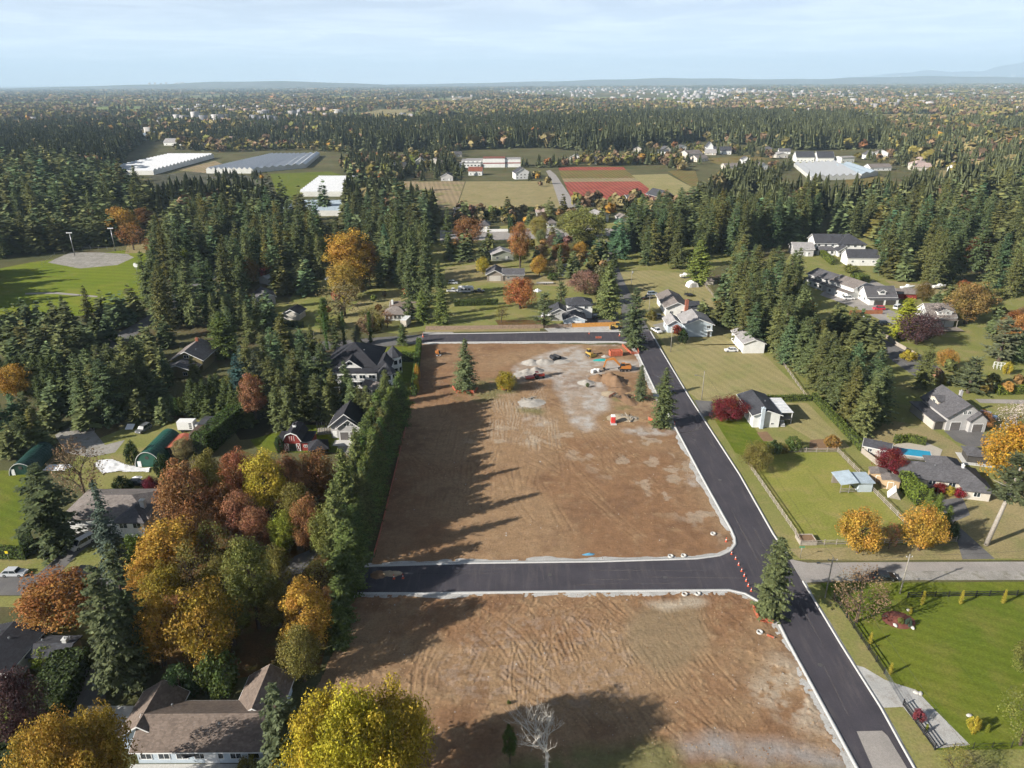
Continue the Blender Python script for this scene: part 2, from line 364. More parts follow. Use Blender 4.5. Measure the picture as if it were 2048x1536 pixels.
# farther fields
lawn('crop_beige', [(-105.67,726.32),(-45.12,723.45),(-42.76,563.09),(-80.7,564.52)], .06, 'field')
lawn('grass_dry', [(-44.13,723.4),(41.14,723.18),(39.94,560),(-41.81,560.68)], .06, 'field')
lawn('crop_red', [(54.86,847.91),(128.83,843.81),(127.18,813.81),(53.22,812.93)], .06, 'field')
lawn('crop_olive', [(53.22,812.93),(127.18,813.81),(125.64,742.84),(51.8,742.4)], .062, 'field')
lawn('crop_beige', [(51.8,742.4),(125.64,742.84),(125.59,715.35),(51.91,715.06)], .064, 'field')
lawn('crop_red', [(51.91,715.06),(125.59,715.35),(125.94,665.78),(111.37,603.15),(50.49,594.78)], .066, 'field')
lawn('grass_field', [(125.54,768.05),(165.01,774.8),(166.73,670.63),(151.72,607.04),(118.52,619.74)], .06, 'field')
lawn('crop_olive', [(170.54,801.93),(202.33,809.77),(176.03,680.43),(166.73,670.63)], .064, 'field')
lawn('grass_green', [(-260.15,796.62),(-200.01,816.78),(-174.37,774.53),(-181.51,696.67),(-183.11,609.5),(-189.66,596.31)], .06, 'field')
lawn('crop_dark', [(-384.47,785.09),(-341.45,838.95),(-246.56,752.9),(-213.82,654.79),(-221.13,616.57),(-298.39,628.24)], .06, 'field')
lawn('crop_beige', [(-382.14,841.13),(-374.74,940.94),(-343.99,891.97),(-335.57,809.71)], .066, 'field')
lawn('grass_field', [(-339.37,1206.98),(-301.57,1184.36),(-264.15,1091.79),(-316.36,1095.42)], .06, 'field')
lawn('grass_bright', [(-762.95,1415.23),(-759.7,1545.89),(-708.59,1480.25),(-651.38,1284.12),(-673.84,1253.31)], .06, 'field')
lawn('grass_bright', [(-154.34,993.09),(-117.18,1019.32),(-96.95,835.77),(-129.81,847.74)], .06, 'field')
lawn('crop_olive', [(330.17,724.82),(375.33,746.92),(362.52,685.9),(309.42,600.63),(290.86,624.24)], .06, 'field')
lawn('crop_olive', [(237.09,928.87),(314.6,976.89),(322.95,923.61),(243.03,858.58)], .06, 'field')
lawn('grass_dry', [(468.67,805.07),(481.91,804.35),(379.58,629.44),(366.91,629.98)], .06, 'field')
lawn('grass_yard', [(348.95,909.69),(419.95,917.66),(401.48,849.56),(330.06,843)], .06, 'field')
lawn('far_green', [(345.96,2515.02),(647.26,2465.9),(865.78,2270.72),(833.24,2040.54),(626.36,1980.95),(392.38,2132.45)], .3, 'field')
lawn('far_green', [(590.32,2136.98),(962.11,2149.95),(803.48,1903.67),(560.9,1934.65)], .34, 'field')
lawn('far_tan', [(2314.56,8096.3),(2419.1,6410.36),(1748.12,5160.24),(1584.35,5660.24)], .5, 'field')
lawn('far_tan', [(3126.2,5516.12),(3209.37,5239.11),(2791.07,4600.77),(2699.24,4813.47)], .5, 'field')
lawn('far_green', [(1963.31,5287.53),(2345.77,5142.48),(2011.16,4534.38),(1693.57,4638.14)], .5, 'field')
lawn('far_green', [(5360.34,8415.54),(6216.85,9308.26),(3567.63,5325.77),(3464.24,5370.35)], .5, 'field')

# ---------------------------------------------------------------- roads
def road(name, m, poly, z): return sheet(name, poly, z, MATS[m])
MAIN_L = [(48.95,68.14),(48.91,71.55),(48.72,77.46),(48.04,96.5),(48.03,102.55)]
COR_S = [(47.85,103.88),(47.05,105.65),(45.91,107.33),(44.32,109.19),(41.46,110.24)]
FRONT_S = [(16.66,110.17),(-7.34,109.96),(-18.06,109.77),(-32.27,109.9)]
FRONT_N = [(-33.9,117.54),(-21.57,118.06),(-7.73,118.57),(17.67,118.81)]
COR_N = [(37.58,119.6),(42.54,120.55),(45.22,122.05),(47.07,124.45),(47.69,126.94),(47.79,130.27)]
MAIN_L2 = [(47.56,135.32),(47.02,151.02),(46.37,177.91),(45.59,205.56),(45.54,226.09),(45.59,239.75),(45.07,246.59)]
COR_B = [(43.34,251),(39.76,252.18)]
BACK_S = [(14.41,252.64),(-13.83,252.59),(-33.58,252.39)]
BACK_N = [(-34.62,261.62),(-4.55,262.25),(14.94,263.08),(43.43,263.15)]
MAIN_R = [(54.04,263.55),(54.14,241.15),(54.6,201.54),(55.25,180.94),(56.15,153.32),(55.9,128.13),(56.36,120.41)]
MAIN_R2 = [(56.34,112.47),(56.51,95.71),(56.69,89.35),(56.94,82.11),(56.7,75.31),(56.62,71.5),(56.5,68.09)]
road('new_road', 'asphalt_new', MAIN_L+COR_S+FRONT_S+FRONT_N+COR_N+MAIN_L2+COR_B+BACK_S+BACK_N+MAIN_R+MAIN_R2, .05)
road('side_road', 'asphalt_pale', [(56.3,120.25),(57.41,119.08),(59.63,118.24),(70.29,118.3),(169.23,117.97),(163.3,112.52),(75.59,112.75),(59.78,112.29),(56.36,112.02)], .054)
road('side_road', 'gravel_drive', [(65.03,115.47),(165.96,114.97),(162.97,112.22),(75.52,112.59),(61.78,112.42)], .058)
road('driveway', 'asphalt_pale', [(51.38,77.7),(55.24,77.77),(55.63,76.88),(55.81,68.1),(50.12,68.13),(50.89,71.54)], .06)
road('old_road', 'asphalt_old', [(43.43,263.15),(54.04,263.55),(54.48,292),(54.7,315.26),(55.16,340.13),(56.57,373.18),(57.9,409.89),(58.52,438.24),(53.6,438.39),(51.27,373.32),(49.23,315.38),(46.21,285.08)], .05)
road('old_road', 'asphalt_pale', [(-46.94,472.08),(-4.03,475.92),(29.39,478.36),(91.92,472.83),(88.32,452.9),(27.47,445.29),(-6.89,440.19),(-43.87,438.28)], .046)
road('old_road', 'asphalt_pale', [(38.32,541.64),(51.79,541.15),(50.24,646.61),(47.49,772.02),(43.58,818.29),(38.71,808.92),(40.24,715.61)], .07)
road('old_road', 'asphalt_old', [(-153.45,117.1),(-71.86,115.69),(-67.32,111.1),(-68.59,109.66),(-146.54,110.09)], .04)
road('old_road', 'asphalt_old', [(-34.62,261.62),(-43.13,260.01),(-54.32,257.88),(-65.11,254.65),(-87.31,252.81),(-94.17,250.72),(-90.39,239.05),(-66.61,244.84),(-33.45,251.28)], .04)
road('old_road', 'asphalt_old', [(-158.39,251.87),(-154.39,266.27),(-153.22,289.12),(-156.97,311.73),(-160.33,347.17),(-155.44,396.47),(-144.85,390.08),(-149.59,332.86),(-146.25,292.53),(-147.41,272.34),(-145.19,246.22)], .04)
road('old_road', 'asphalt_old', [(134.88,256.7),(132.32,230.31),(132.79,213.18),(144.48,219.48),(146.12,234.97),(141.74,243.8),(139.21,257.78)], .04)
road('old_road', 'asphalt_pale', [(140.43,313.36),(148.09,290.07),(150.84,269.74),(164.06,275.95),(159.28,295.69),(153.95,313.06),(146.1,321.69)], .04)
road('driveway', 'asphalt_pale', [(176.42,339.15),(178.35,320.95),(180.24,306.81),(175.71,304.53),(170.56,316.86),(170.58,331.81)], .05)
road('driveway', 'asphalt_old', [(-96.41,115.92),(-95.1,116.22),(-94.21,122.42),(-94.11,125.89),(-89.79,126.74),(-90.51,123.24),(-90.81,117.45),(-90.69,116.02)], .05)
road('driveway', 'asphalt_old', [(-70.67,80.7),(-71.93,85.56),(-72.23,91.93),(-68.68,90.79),(-64.81,84.5),(-66.29,82.56),(-65.28,77.93),(-67.18,72.35),(-69.34,72.37)], .03)
road('driveway', 'concrete', [(-67.03,83.34),(-59.77,83.28),(-59.24,77.88),(-61.13,77.9),(-65.53,78.37)], .036)
road('driveway', 'asphalt_old', [(-47.98,115.77),(-45.11,121.59),(-42.1,123.96),(-40.35,123.25),(-42.39,115.41),(-45.03,110.89)], .03)
road('driveway', 'asphalt_old', [(55.75,198.51),(61.1,197.32),(58.61,187.8),(55.5,186.5)], .046)
road('driveway', 'asphalt_old', [(97.01,132.22),(97.54,129.37),(98.19,119.17),(91.51,119.07),(93.84,124.85),(95.37,131.28)], .04)
road('driveway', 'asphalt_old', [(99.34,141.37),(105.17,142.39),(102.59,135.12),(95.37,131.28)], .038)
road('driveway', 'asphalt_old', [(120.06,176.61),(130.74,177.7),(128.31,168.21),(121.51,166.89),(119.68,170.63)], .046)
road('driveway', 'asphalt_pale', [(141.54,197.98),(248.96,191.31),(245.23,187.87),(141.28,195.04)], .046)
road('driveway', 'gravel', [(56.52,91.22),(58.29,90.32),(60.47,87.62),(62.38,86.56),(64.41,85.52),(65.29,81.57),(66.94,75.23),(61.64,74.67),(60.64,82.18),(57.05,82.01)], .03)
road('driveway', 'gravel_drive', [(-127.7,177.49),(-124.57,187.02),(-110.5,171.32),(-106.51,174.19),(-105.59,167.01),(-110.78,164.35),(-118.97,167.18)], .03)
road('driveway', 'gravel_drive', [(-47.35,174.01),(-45.84,173.39),(-40.33,166.18),(-39.66,173.31),(-39.01,166.17),(-42.42,163.49),(-46.93,169.06)], .03)
road('driveway', 'gravel_drive', [(-34.77,264.62),(-23.19,264.4),(-22.03,261.98),(-34.62,261.62)], .052)
road('driveway', 'gravel', [(12.28,269.27),(43.49,271.83),(43.43,263.15),(14.94,263.08)], .03)
road('driveway', 'asphalt_old', [(7.69,284.48),(44.82,288.62),(43.49,271.83),(33.48,272.02),(21.91,278.77)], .026)
road('driveway', 'gravel_drive', [(56.49,271.58),(65.84,277.9),(75.35,287.99),(75.26,283.12),(59.63,262.24)], .03)

# pale kerbs with a gravel shoulder behind each
def kerb(line, side, shoulder=1.3, wob=.5, w=.55, name='kerb'):
    """line follows the edge of the asphalt; side +1: kerb lies to its left"""
    ln = resample(line, 1.2); n = len(ln); rg = np.random.default_rng(len(ln)*7+int(abs(ln[0][0])*3))
    a = offset_line(ln, -.02*side); b_ = offset_line(ln, side*.22); c = offset_line(ln, side*w)
    prof = [(a, .03), (a, .17), (b_, .19), (c, .18), (c, .02)]
    v = [(p[0], p[1], z) for L, z in prof for p in L]; f = []
    for k in range(len(prof)-1):
        for i in range(n-1): f.append((k*n+i, k*n+i+1, (k+1)*n+i+1, (k+1)*n+i))
    o = obj(name, np_mesh(name, v, f), MATS['kerb_concrete']); o['kind'] = 'structure'
    if shoulder > 0:
        jit = np.convolve(rg.normal(0, 1, n+8), np.ones(4)/4, 'same')[4:n+4]
        e = [offset_line(ln, side*(w+shoulder+wob*j))[i] for i, j in enumerate(jit)]
        v = [(p[0], p[1], .10) for p in c]+[(p[0]*.4+q[0]*.6, p[1]*.4+q[1]*.6, .09) for p, q in zip(c, e)]+[(p[0], p[1], .0) for p in e]
        f = [(k*n+i, k*n+i+1, (k+1)*n+i+1, (k+1)*n+i) for k in range(2) for i in range(n-1)]
        o = obj('gravel_shoulder', np_mesh('gravel_shoulder', v, f), MATS['gravel']); o['kind'] = 'structure'
mat('kerb_concrete', (.46, .455, .44), .85, .12, .8, fine=5)
kerb(MAIN_L+COR_S+FRONT_S, +1, 1.35, .5)
kerb(FRONT_N+COR_N+MAIN_L2, +1, 1.35, .6)
kerb(COR_B+BACK_S, +1, 1.5, .4); kerb(BACK_N, +1, .5, .3)
kerb(MAIN_R, +1, 0, 0, .45); kerb(MAIN_R2, +1, .35, .15, .3)

# ---------------------------------------------------------------- the two graded building lots: a fine height field with ruts and soil colours
def vnoise(x, y, s, seed):
    r = np.random.default_rng(seed).random((257, 257)); u, v = x/s, y/s
    i, j = np.floor(u).astype(int), np.floor(v).astype(int); fu, fv = u-i, v-j; fu = fu*fu*(3-2*fu); fv = fv*fv*(3-2*fv)
    g_ = lambda a, b: r[a % 256, b % 256]
    return (g_(i, j)*(1-fu)+g_(i+1, j)*fu)*(1-fv)+(g_(i, j+1)*(1-fu)+g_(i+1, j+1)*fu)*fv
def fbm(x, y, s, seed, o=4):
    t = np.zeros_like(x); a = 1.0; n = 0
    for k in range(o): t += a*vnoise(x, y, s/2**k, seed+k); n += a; a *= .55
    return t/n
def blur(a, k):
    ker = np.ones(k)/k
    for ax in (0, 1): a = np.apply_along_axis(lambda r: np.convolve(np.pad(r, k//2, mode='edge'), ker, 'valid')[:len(r)], ax, a)
    return a
def smooth(a, lo, hi): t = np.clip((a-lo)/(hi-lo), 0, 1); return t*t*(3-2*t)
class Lot:
    def __init__(s, x0, y0, x1, y1, res, poly):
        s.res, s.poly = res, poly; s.xs = np.arange(x0, x1+res, res); s.ys = np.arange(y0, y1+res, res)
        s.X, s.Y = np.meshgrid(s.xs, s.ys); s.x0, s.y0 = x0, y0
        s.wx = s.X+2.6*(fbm(s.X, s.Y, 5, 3)-.5)+1.2*(fbm(s.X, s.Y, 1.4, 13)-.5); s.wy = s.Y+2.6*(fbm(s.X, s.Y, 5, 5)-.5)+1.2*(fbm(s.X, s.Y, 1.4, 15)-.5)
        s.h = np.zeros_like(s.X); s.c = np.zeros(s.X.shape+(3,))
    def mask(s, poly, soft=5): return blur(in_poly(s.wx, s.wy, poly).astype(float), soft)
    def lay(s, m, col, amt=1.0): s.c += (np.array(col)-s.c)*(m*amt)[..., None]
    def ruts(s, tracks, depth, wid=.34, gauge=1.9, cleat=True):
        """pairs of wheel or crawler ruts; returns the mask of the pressed soil"""
        acc = np.zeros_like(s.X); ny, nx = s.X.shape; k = max(1, int(wid/s.res+.5))
        for pts in tracks:
            p = np.array(resample(pts, s.res*.7)); d = np.gradient(p, axis=0); d /= np.linalg.norm(d, axis=1)[:, None]+1e-9
            for sd in (-gauge/2, gauge/2):
                q = p+np.c_[-d[:, 1], d[:, 0]]*sd; amp = np.ones(len(q))
                amp = np.clip(.25+1.3*fbm(q[:, 0], q[:, 1], 4.0, 501, 3)-.2, 0, 1)**1.3
                if cleat: amp = amp*(.86+.14*np.sign(np.sin(np.arange(len(q))*s.res*.7*2*math.pi/.9)))
                for a in range(-k, k+1):
                    for b in range(-k, k+1):
                        r2 = (a*a+b*b)*s.res**2/wid**2
                        if r2 > 1: continue
                        i = ((q[:, 0]-s.x0)/s.res+.5).astype(int)+a; j = ((q[:, 1]-s.y0)/s.res+.5).astype(int)+b
                        ok = (i >= 0) & (i < nx) & (j >= 0) & (j < ny); np.maximum.at(acc, (j[ok], i[ok]), (1-r2)*amp[ok])
        s.h -= depth*acc; rim = np.clip(blur(acc, 2*k+3)*1.6-acc, 0, 1); s.h += depth*.7*rim; return acc, rim
    def build(s, name, label_kind='structure'):
        ny, nx = s.X.shape; idx = np.arange(ny*nx).reshape(ny, nx)
        cx, cy_ = s.wx*.35+s.X*.65, s.wy*.35+s.Y*.65
        ins = in_poly((cx[:-1, :-1]+cx[1:, 1:])/2, (cy_[:-1, :-1]+cy_[1:, 1:])/2, s.poly)
        f = np.stack([idx[:-1, :-1], idx[:-1, 1:], idx[1:, 1:], idx[1:, :-1]], -1)[ins]
        used = np.unique(f); rm = np.full(ny*nx, -1); rm[used] = np.arange(len(used))
        v = np.stack([s.X, s.Y, np.maximum(s.h+.06, .03)], -1).reshape(-1, 3)[used]
        me = np_mesh(name, v, rm[f], np.clip(s.c.reshape(-1, 3)[used], .01, .8), smooth=True)
        o = obj(name, me, MATS['soil']); o['kind'] = label_kind; return o
m, t, b = nodes('soil'); at = N(t, 'ShaderNodeAttribute', attribute_name='Col'); p = wpos(t)
f1 = noise(t, p, 2.2, 6, .75); f2 = noise(t, p, .45, 6, .7)
cc = mix(t, 1.0, at.outputs['Color'], ramp(t, f1, [(.28, (.76, .75, .73)), (.5, (1, 1, 1)), (.75, (1.27, 1.27, 1.26))]), 'MULTIPLY')
cc = mix(t, 1.0, cc, ramp(t, f2, [(.3, (.8,)*3), (.7, (1.2,)*3)]), 'MULTIPLY')
t.links.new(cc, b.inputs['Base Color']); b.inputs['Roughness'].default_value = .95; b.inputs['Specular IOR Level'].default_value = .12
bump(t, b, f1, .7, .16)
BROWN, TAN, DARK, GREY, PALE, OLIVE, STRAW = (.228, .130, .070), (.305, .21, .122), (.158, .09, .052), (.42, .395, .365), (.42, .36, .28), (.15, .15, .06), (.36, .245, .135)
def arc(x, y, a, L, bend, n=9):
    out = []
    for i in range(n): out.append((x, y)); a += bend/n; x += math.cos(a)*L/n; y += math.sin(a)*L/n
    return out
rg = random.Random(11)
LOT1 = [(-35.96,251.88),(-33.66,224.64),(-31.77,199.81),(-29.8,161.99),(-29.14,136.55),(-28.74,121.43),(-28.82,118.45),(-7.78,119.56),(17.78,119.8),(37.61,120.6),(42.4,121.56),(44.89,123.08),(46.33,125.16),(46.93,128.78),(46.78,134.93),(46.16,151.03),(45.46,177.62),(44.64,205.57),(44.52,226.11),(44.35,238.75),(42.92,248.26),(14.26,249.87)]
L1 = Lot(-42, 117, 52, 256, .3, LOT1)
L1.c[:] = BROWN
n1 = fbm(L1.X, L1.Y, 26, 40); n2 = fbm(L1.X, L1.Y, 7, 50, 5); n3 = fbm(L1.X, L1.Y, 2.0, 60)
L1.lay(smooth(n1, .38, .65), TAN, .6); L1.lay(smooth(n2, .55, .72), DARK, .5); L1.lay(smooth(n3, .6, .8), TAN, .5)
L1.lay(L1.mask([(-9.88,199.48),(2.45,201.18),(12.56,188.46),(12.12,158.86),(4.28,151.53),(-8.3,159.12),(-11.89,179.01)], 15), TAN, .45)
L1.lay(smooth(fbm(L1.X, L1.Y, 4, 77), .58, .66)*L1.mask([(-11.28,167.2),(9.98,166.93),(32.05,142.13),(45.18,124.47),(47.77,139.83),(42.8,178.27),(10.92,185.12),(-10.78,185.43)], 21), PALE, .5)
L1.h += .22*(n2-.5)+.12*(n3-.5)
def tracks(n, xr, yr, ar, lr, br): return [arc(rg.uniform(*xr), rg.uniform(*yr), rad(rg.uniform(*ar)), rg.uniform(*lr), rad(rg.uniform(*br))) for _ in range(n)]
acc, rim = L1.ruts(tracks(26, (-22, 18), (135, 190), (80, 100), (12, 40), (-25, 25))+tracks(22, (-10, 40), (125, 175), (95, 140), (15, 45), (-30, 30))
                   +tracks(14, (-25, 20), (215, 250), (-15, 15), (15, 40), (-20, 20))+tracks(10, (5, 30), (160, 190), (100, 150), (15, 40), (-40, 60)), .07)
L1.lay(np.clip(rim, 0, 1), STRAW, .75); L1.lay(acc, DARK, .35)
acc, rim = L1.ruts(tracks(26, (-8, 12), (165, 195), (78, 100), (10, 26), (-15, 15)), .09, .3, 1.7); L1.lay(rim, PALE, .75)
GR = [(14.81,242.88),(25.84,248.02),(26.06,235.05),(33.69,232.46),(44.44,231.8),(43.22,222.47),(32.11,222.65),(30.43,211.86),(30.29,201.91),(28.52,191.68),(23.88,187.28),(22.2,178.24),(16.93,182.43),(16.24,192.56),(14.02,208.03),(14.18,216.34),(7.03,214.32),(1.13,211.08),(0.38,225.91),(6.79,235.38)]
gm = L1.mask(GR, 9); gn = smooth(fbm(L1.X, L1.Y, 5, 91, 5), .3, .6)
L1.lay(gm*(.35+.65*gn)*(.55+.45*smooth(n3, .3, .6)), GREY, .9)
for pl, a in (([(30.77,179.37),(37.65,180.86),(45.03,178.87),(45.76,176.38),(37.94,174.67),(31.34,176.58)], .8), ([(17.19,185.7),(23.19,184.95),(23.98,179.15),(19.53,176.73),(16.4,181.15)], .8), ([(1.34,197.1),(5.54,200.76),(10.11,199.19),(10.47,193.71),(5.32,192.02),(0.86,193.85)], .85),
              ([(42.3,153.49),(46.51,153.44),(46.26,147.53),(42.06,147.58)], .8), ([(29.38,251.81),(40.46,250.5),(39.99,247.22),(28.93,247.42)], .6), ([(3.48,189.27),(7.43,188.53),(11.47,181.86),(9.16,178.11),(3.67,183.58)], .5)):
    L1.lay(L1.mask(pl, 7)*(.15+.85*smooth(n3, .35, .65))*(.4+.6*gn), GREY, a)
for pl in ([(-18.93,207.34),(-10.47,214.6),(-3.98,218.8),(2.58,211.06),(0.92,203.12),(-9.79,197.26),(-16.04,199.57)], [(29.52,200.78),(35.98,202.59),(35.35,191.58),(28.96,184.87)], [(1.61,193.84),(9.82,192.65),(9.63,188.5),(2.3,189.28)], [(25.75,188.27),(32.81,186.48),(31.61,183.2),(25.96,183.93)]):
    L1.lay(L1.mask(pl, 11)*smooth(n2, .35, .55), OLIVE, .75)
straw = L1.mask([(35.37,214.72),(43.69,206.38),(45.56,181.39),(38.89,179.89),(31.37,181.59),(32.35,198.86)], 11); L1.lay(straw*smooth(n3, .35, .6), STRAW, .6); L1.h += straw*.25*(n3-.4)
L1.h -= .05*gm; L1.build('dirt_lot')

LOT2 = [(-32.14,109.32),(-17.98,109.05),(-7.31,109.24),(16.58,109.45),(41.07,109.51),(43.67,108.62),(45.13,106.63),(46.18,105.24),(46.93,103.62),(47.13,102.03),(47.26,96.27),(47.98,77.11),(48.2,71.24),(48.26,67.4),(-29.47,67.91),(-34.88,76.83),(-31.75,88.34),(-30.74,98.64)]
L2 = Lot(-38, 66, 52, 111, .2, LOT2); n1 = fbm(L2.X, L2.Y, 18, 140); n2 = fbm(L2.X, L2.Y, 6, 150, 5); n3 = fbm(L2.X, L2.Y, 1.6, 160)
L2.c[:] = BROWN; L2.lay(smooth(n1, .36, .62), TAN, .65); L2.lay(smooth(n2, .55, .7), DARK, .5); L2.lay(smooth(n3, .55, .75), TAN, .55)
deb = L2.mask([(-11.05,96.04),(-2.44,102.2),(9.55,104.76),(20.76,99.44),(22.83,91.16),(18.04,81.92),(5.6,82.02),(-7.75,84.07),(-14.65,89.28)], 21)
L2.lay(deb*smooth(fbm(L2.X, L2.Y, .9, 171), .52, .62), (.33, .26, .21), .4)
L2.h += .22*(n2-.5)+.16*(n3-.5)+.12*smooth(fbm(L2.X, L2.Y, .9, 188), .55, .8)+.10*deb*(fbm(L2.X, L2.Y, .8, 172)-.5)
def tr2(n, xr, yr, ar, lr, br): return tracks(n, xr, yr, ar, lr, br)
acc, rim = L2.ruts(tr2(30, (5, 38), (76, 100), (98, 132), (6, 22), (-18, 18))+tr2(16, (-18, 12), (78, 104), (40, 115), (5, 18), (-50, 50)), .15, .3, 1.8)
L2.lay(rim, STRAW, .65); L2.lay(acc, DARK, .45)
acc, rim = L2.ruts(tr2(22, (-2, 24), (76, 95), (75, 115), (5, 14), (-30, 30)), .12, .2, .7); L2.lay(rim, TAN, .6)
sand = L2.mask([(20.8,102.66),(25.51,105.98),(34.22,107.29),(34.74,101.88),(32.74,95.67),(28.55,90.56),(23.25,88.97),(20.08,92.3),(19.25,98.21)], 15)
L2.h *= (1-.75*sand); L2.lay(sand, (.235, .175, .105), .8)
L2.lay(L2.mask([(24.16,106.27),(28.58,107.34),(35.3,107.85),(36.9,106.71),(27.92,104.05)], 9), PALE, .8)
L2.lay(L2.mask([(45.73,94.39),(47.87,90.96),(48.65,77.1),(45.32,76.25),(40.66,79.87),(36.29,85.73),(40.85,89.91)], 21)*smooth(n3, .3, .6), PALE, .65)
path = L2.mask([(23.86,76.4),(27.83,77.43),(33.75,77.21),(40.51,75.25),(47.84,73.51),(48.62,70.45),(39.37,72.1),(30.33,72.98),(24.04,73.85)], 15); L2.lay(path*(.5+.5*smooth(n2, .35, .6)), (.29, .275, .26), .85); L2.h *= (1-.7*path)
L2.lay(L2.mask([(-2.68,67.74),(-2.77,72.39),(3.75,74.41),(9.62,74.79),(20.16,76.43),(23.5,74.69),(24.22,71.4),(36.25,71.32),(48.62,70.45),(48.26,66.66)], 15)*smooth(n2, .25, .5), OLIVE, .85)
L2.build('dirt_lot')

# clods and stones lying on the lots, too many to count
def clods(name, poly, n, smin, smax, seed, label, lot):
    g = np.random.default_rng(seed); xs = [p[0] for p in poly]; ys = [p[1] for p in poly]; x = g.uniform(min(xs), max(xs), n*2); y = g.uniform(min(ys), max(ys), n*2); ok = in_poly(x, y, poly) & (fbm(x, y, 9, seed) > g.uniform(.3, .62, n*2)); x, y = x[ok][:n], y[ok][:n]; n = len(x)
    s = smin+(smax-smin)*g.random(n)**3; v0 = np.array([(1, 0, -.3), (0, 1, -.3), (-1, 0, -.3), (0, -1, -.3), (.1, .1, .7)]); f0 = np.array([(0, 1, 4), (1, 2, 4), (2, 3, 4), (3, 0, 4)]); a = g.uniform(0, 6.28, n); co, si = np.cos(a)[:, None], np.sin(a)[:, None]; J = v0[None]*g.uniform(.6, 1.2, (n, 5, 3))
    V = np.empty((n, 5, 3)); V[..., 0] = (J[..., 0]*co-J[..., 1]*si)*s[:, None]+x[:, None]; V[..., 1] = (J[..., 0]*si+J[..., 1]*co)*s[:, None]+y[:, None]
    i = np.clip(((x-lot.x0)/lot.res).astype(int), 0, lot.X.shape[1]-1); j = np.clip(((y-lot.y0)/lot.res).astype(int), 0, lot.X.shape[0]-1); V[..., 2] = J[..., 2]*s[:, None]+np.maximum(lot.h[j, i]+.06, .03)[:, None]
    col = np.array([BROWN, TAN, GREY, STRAW, DARK])[g.choice(5, size=n, p=[.45, .3, .04, .13, .08])]*g.uniform(.8, 1.15, (n, 1)); o = obj(name, np_mesh(name, V.reshape(-1, 3), (f0[None]+(np.arange(n)*5)[:, None, None]).reshape(-1, 3), np.repeat(col, 5, axis=0)), MATS['mixed_paint']); tag(o, label, 'soil', None, 'stuff')
clods('soil_clods', LOT2, 6000, .05, .26, 5, 'clods, straw and stones scattered over the lower dirt lot', L2); clods('soil_clods', LOT1, 5000, .06, .30, 6, 'clods and stones scattered over the upper dirt lot', L1)
# dusty wheel arcs where trucks leave the lots
def dust_arc(pts, w=.3):
    ln = resample(pts, .8); a, c = offset_line(ln, w/2), offset_line(ln, -w/2); n = len(ln); o = obj('dust_track', np_mesh('dust_track', [(p[0], p[1], .056) for p in a]+[(p[0], p[1], .056) for p in c], [(i, i+1, n+i+1, n+i) for i in range(n-1)]), MATS['dust']); o['kind'] = 'structure'
m, t, b = nodes('dust'); p = wpos(t); b.inputs['Base Color'].default_value = (.22, .19, .17, 1); b.inputs['Roughness'].default_value = .95; tp_ = N(t, 'ShaderNodeBsdfTransparent'); fq = ramp(t, noise(t, p, 1.3, 5, .7), [(.35, (.55,)*3), (.6, (1,)*3)]); ms_ = N(t, 'ShaderNodeMixShader', {0: fq, 1: b.outputs[0], 2: tp_.outputs[0]}); t.links.new(ms_.outputs[0], t.nodes['Material Output'].inputs['Surface'])
rq = random.Random(2)
for ex, ey in ((45.79,218), (46.59,176.37)):
    for k in range(9):
        r = rq.uniform(4, 9); s_ = rq.choice((-1, 1)); pts = [(ex+r*math.sin(q)*1.0, ey+s_*(r-r*math.cos(q))) for q in np.linspace(0, rq.uniform(.9, 1.5), 9)]; dust_arc(pts, rq.uniform(.18, .4))
for k in range(7):
    y_ = rq.uniform(110.5, 117.5); x_ = rq.uniform(-25, 30); dust_arc([(x_, y_), (x_+rq.uniform(8, 25), y_+rq.uniform(-.6, .6))], .25)
for k in range(8):
    x_ = rq.uniform(49.5, 54.5); y_ = rq.uniform(75, 200); dust_arc([(x_, y_), (x_+rq.uniform(-.3, .3), y_+rq.uniform(8, 25))], .25)

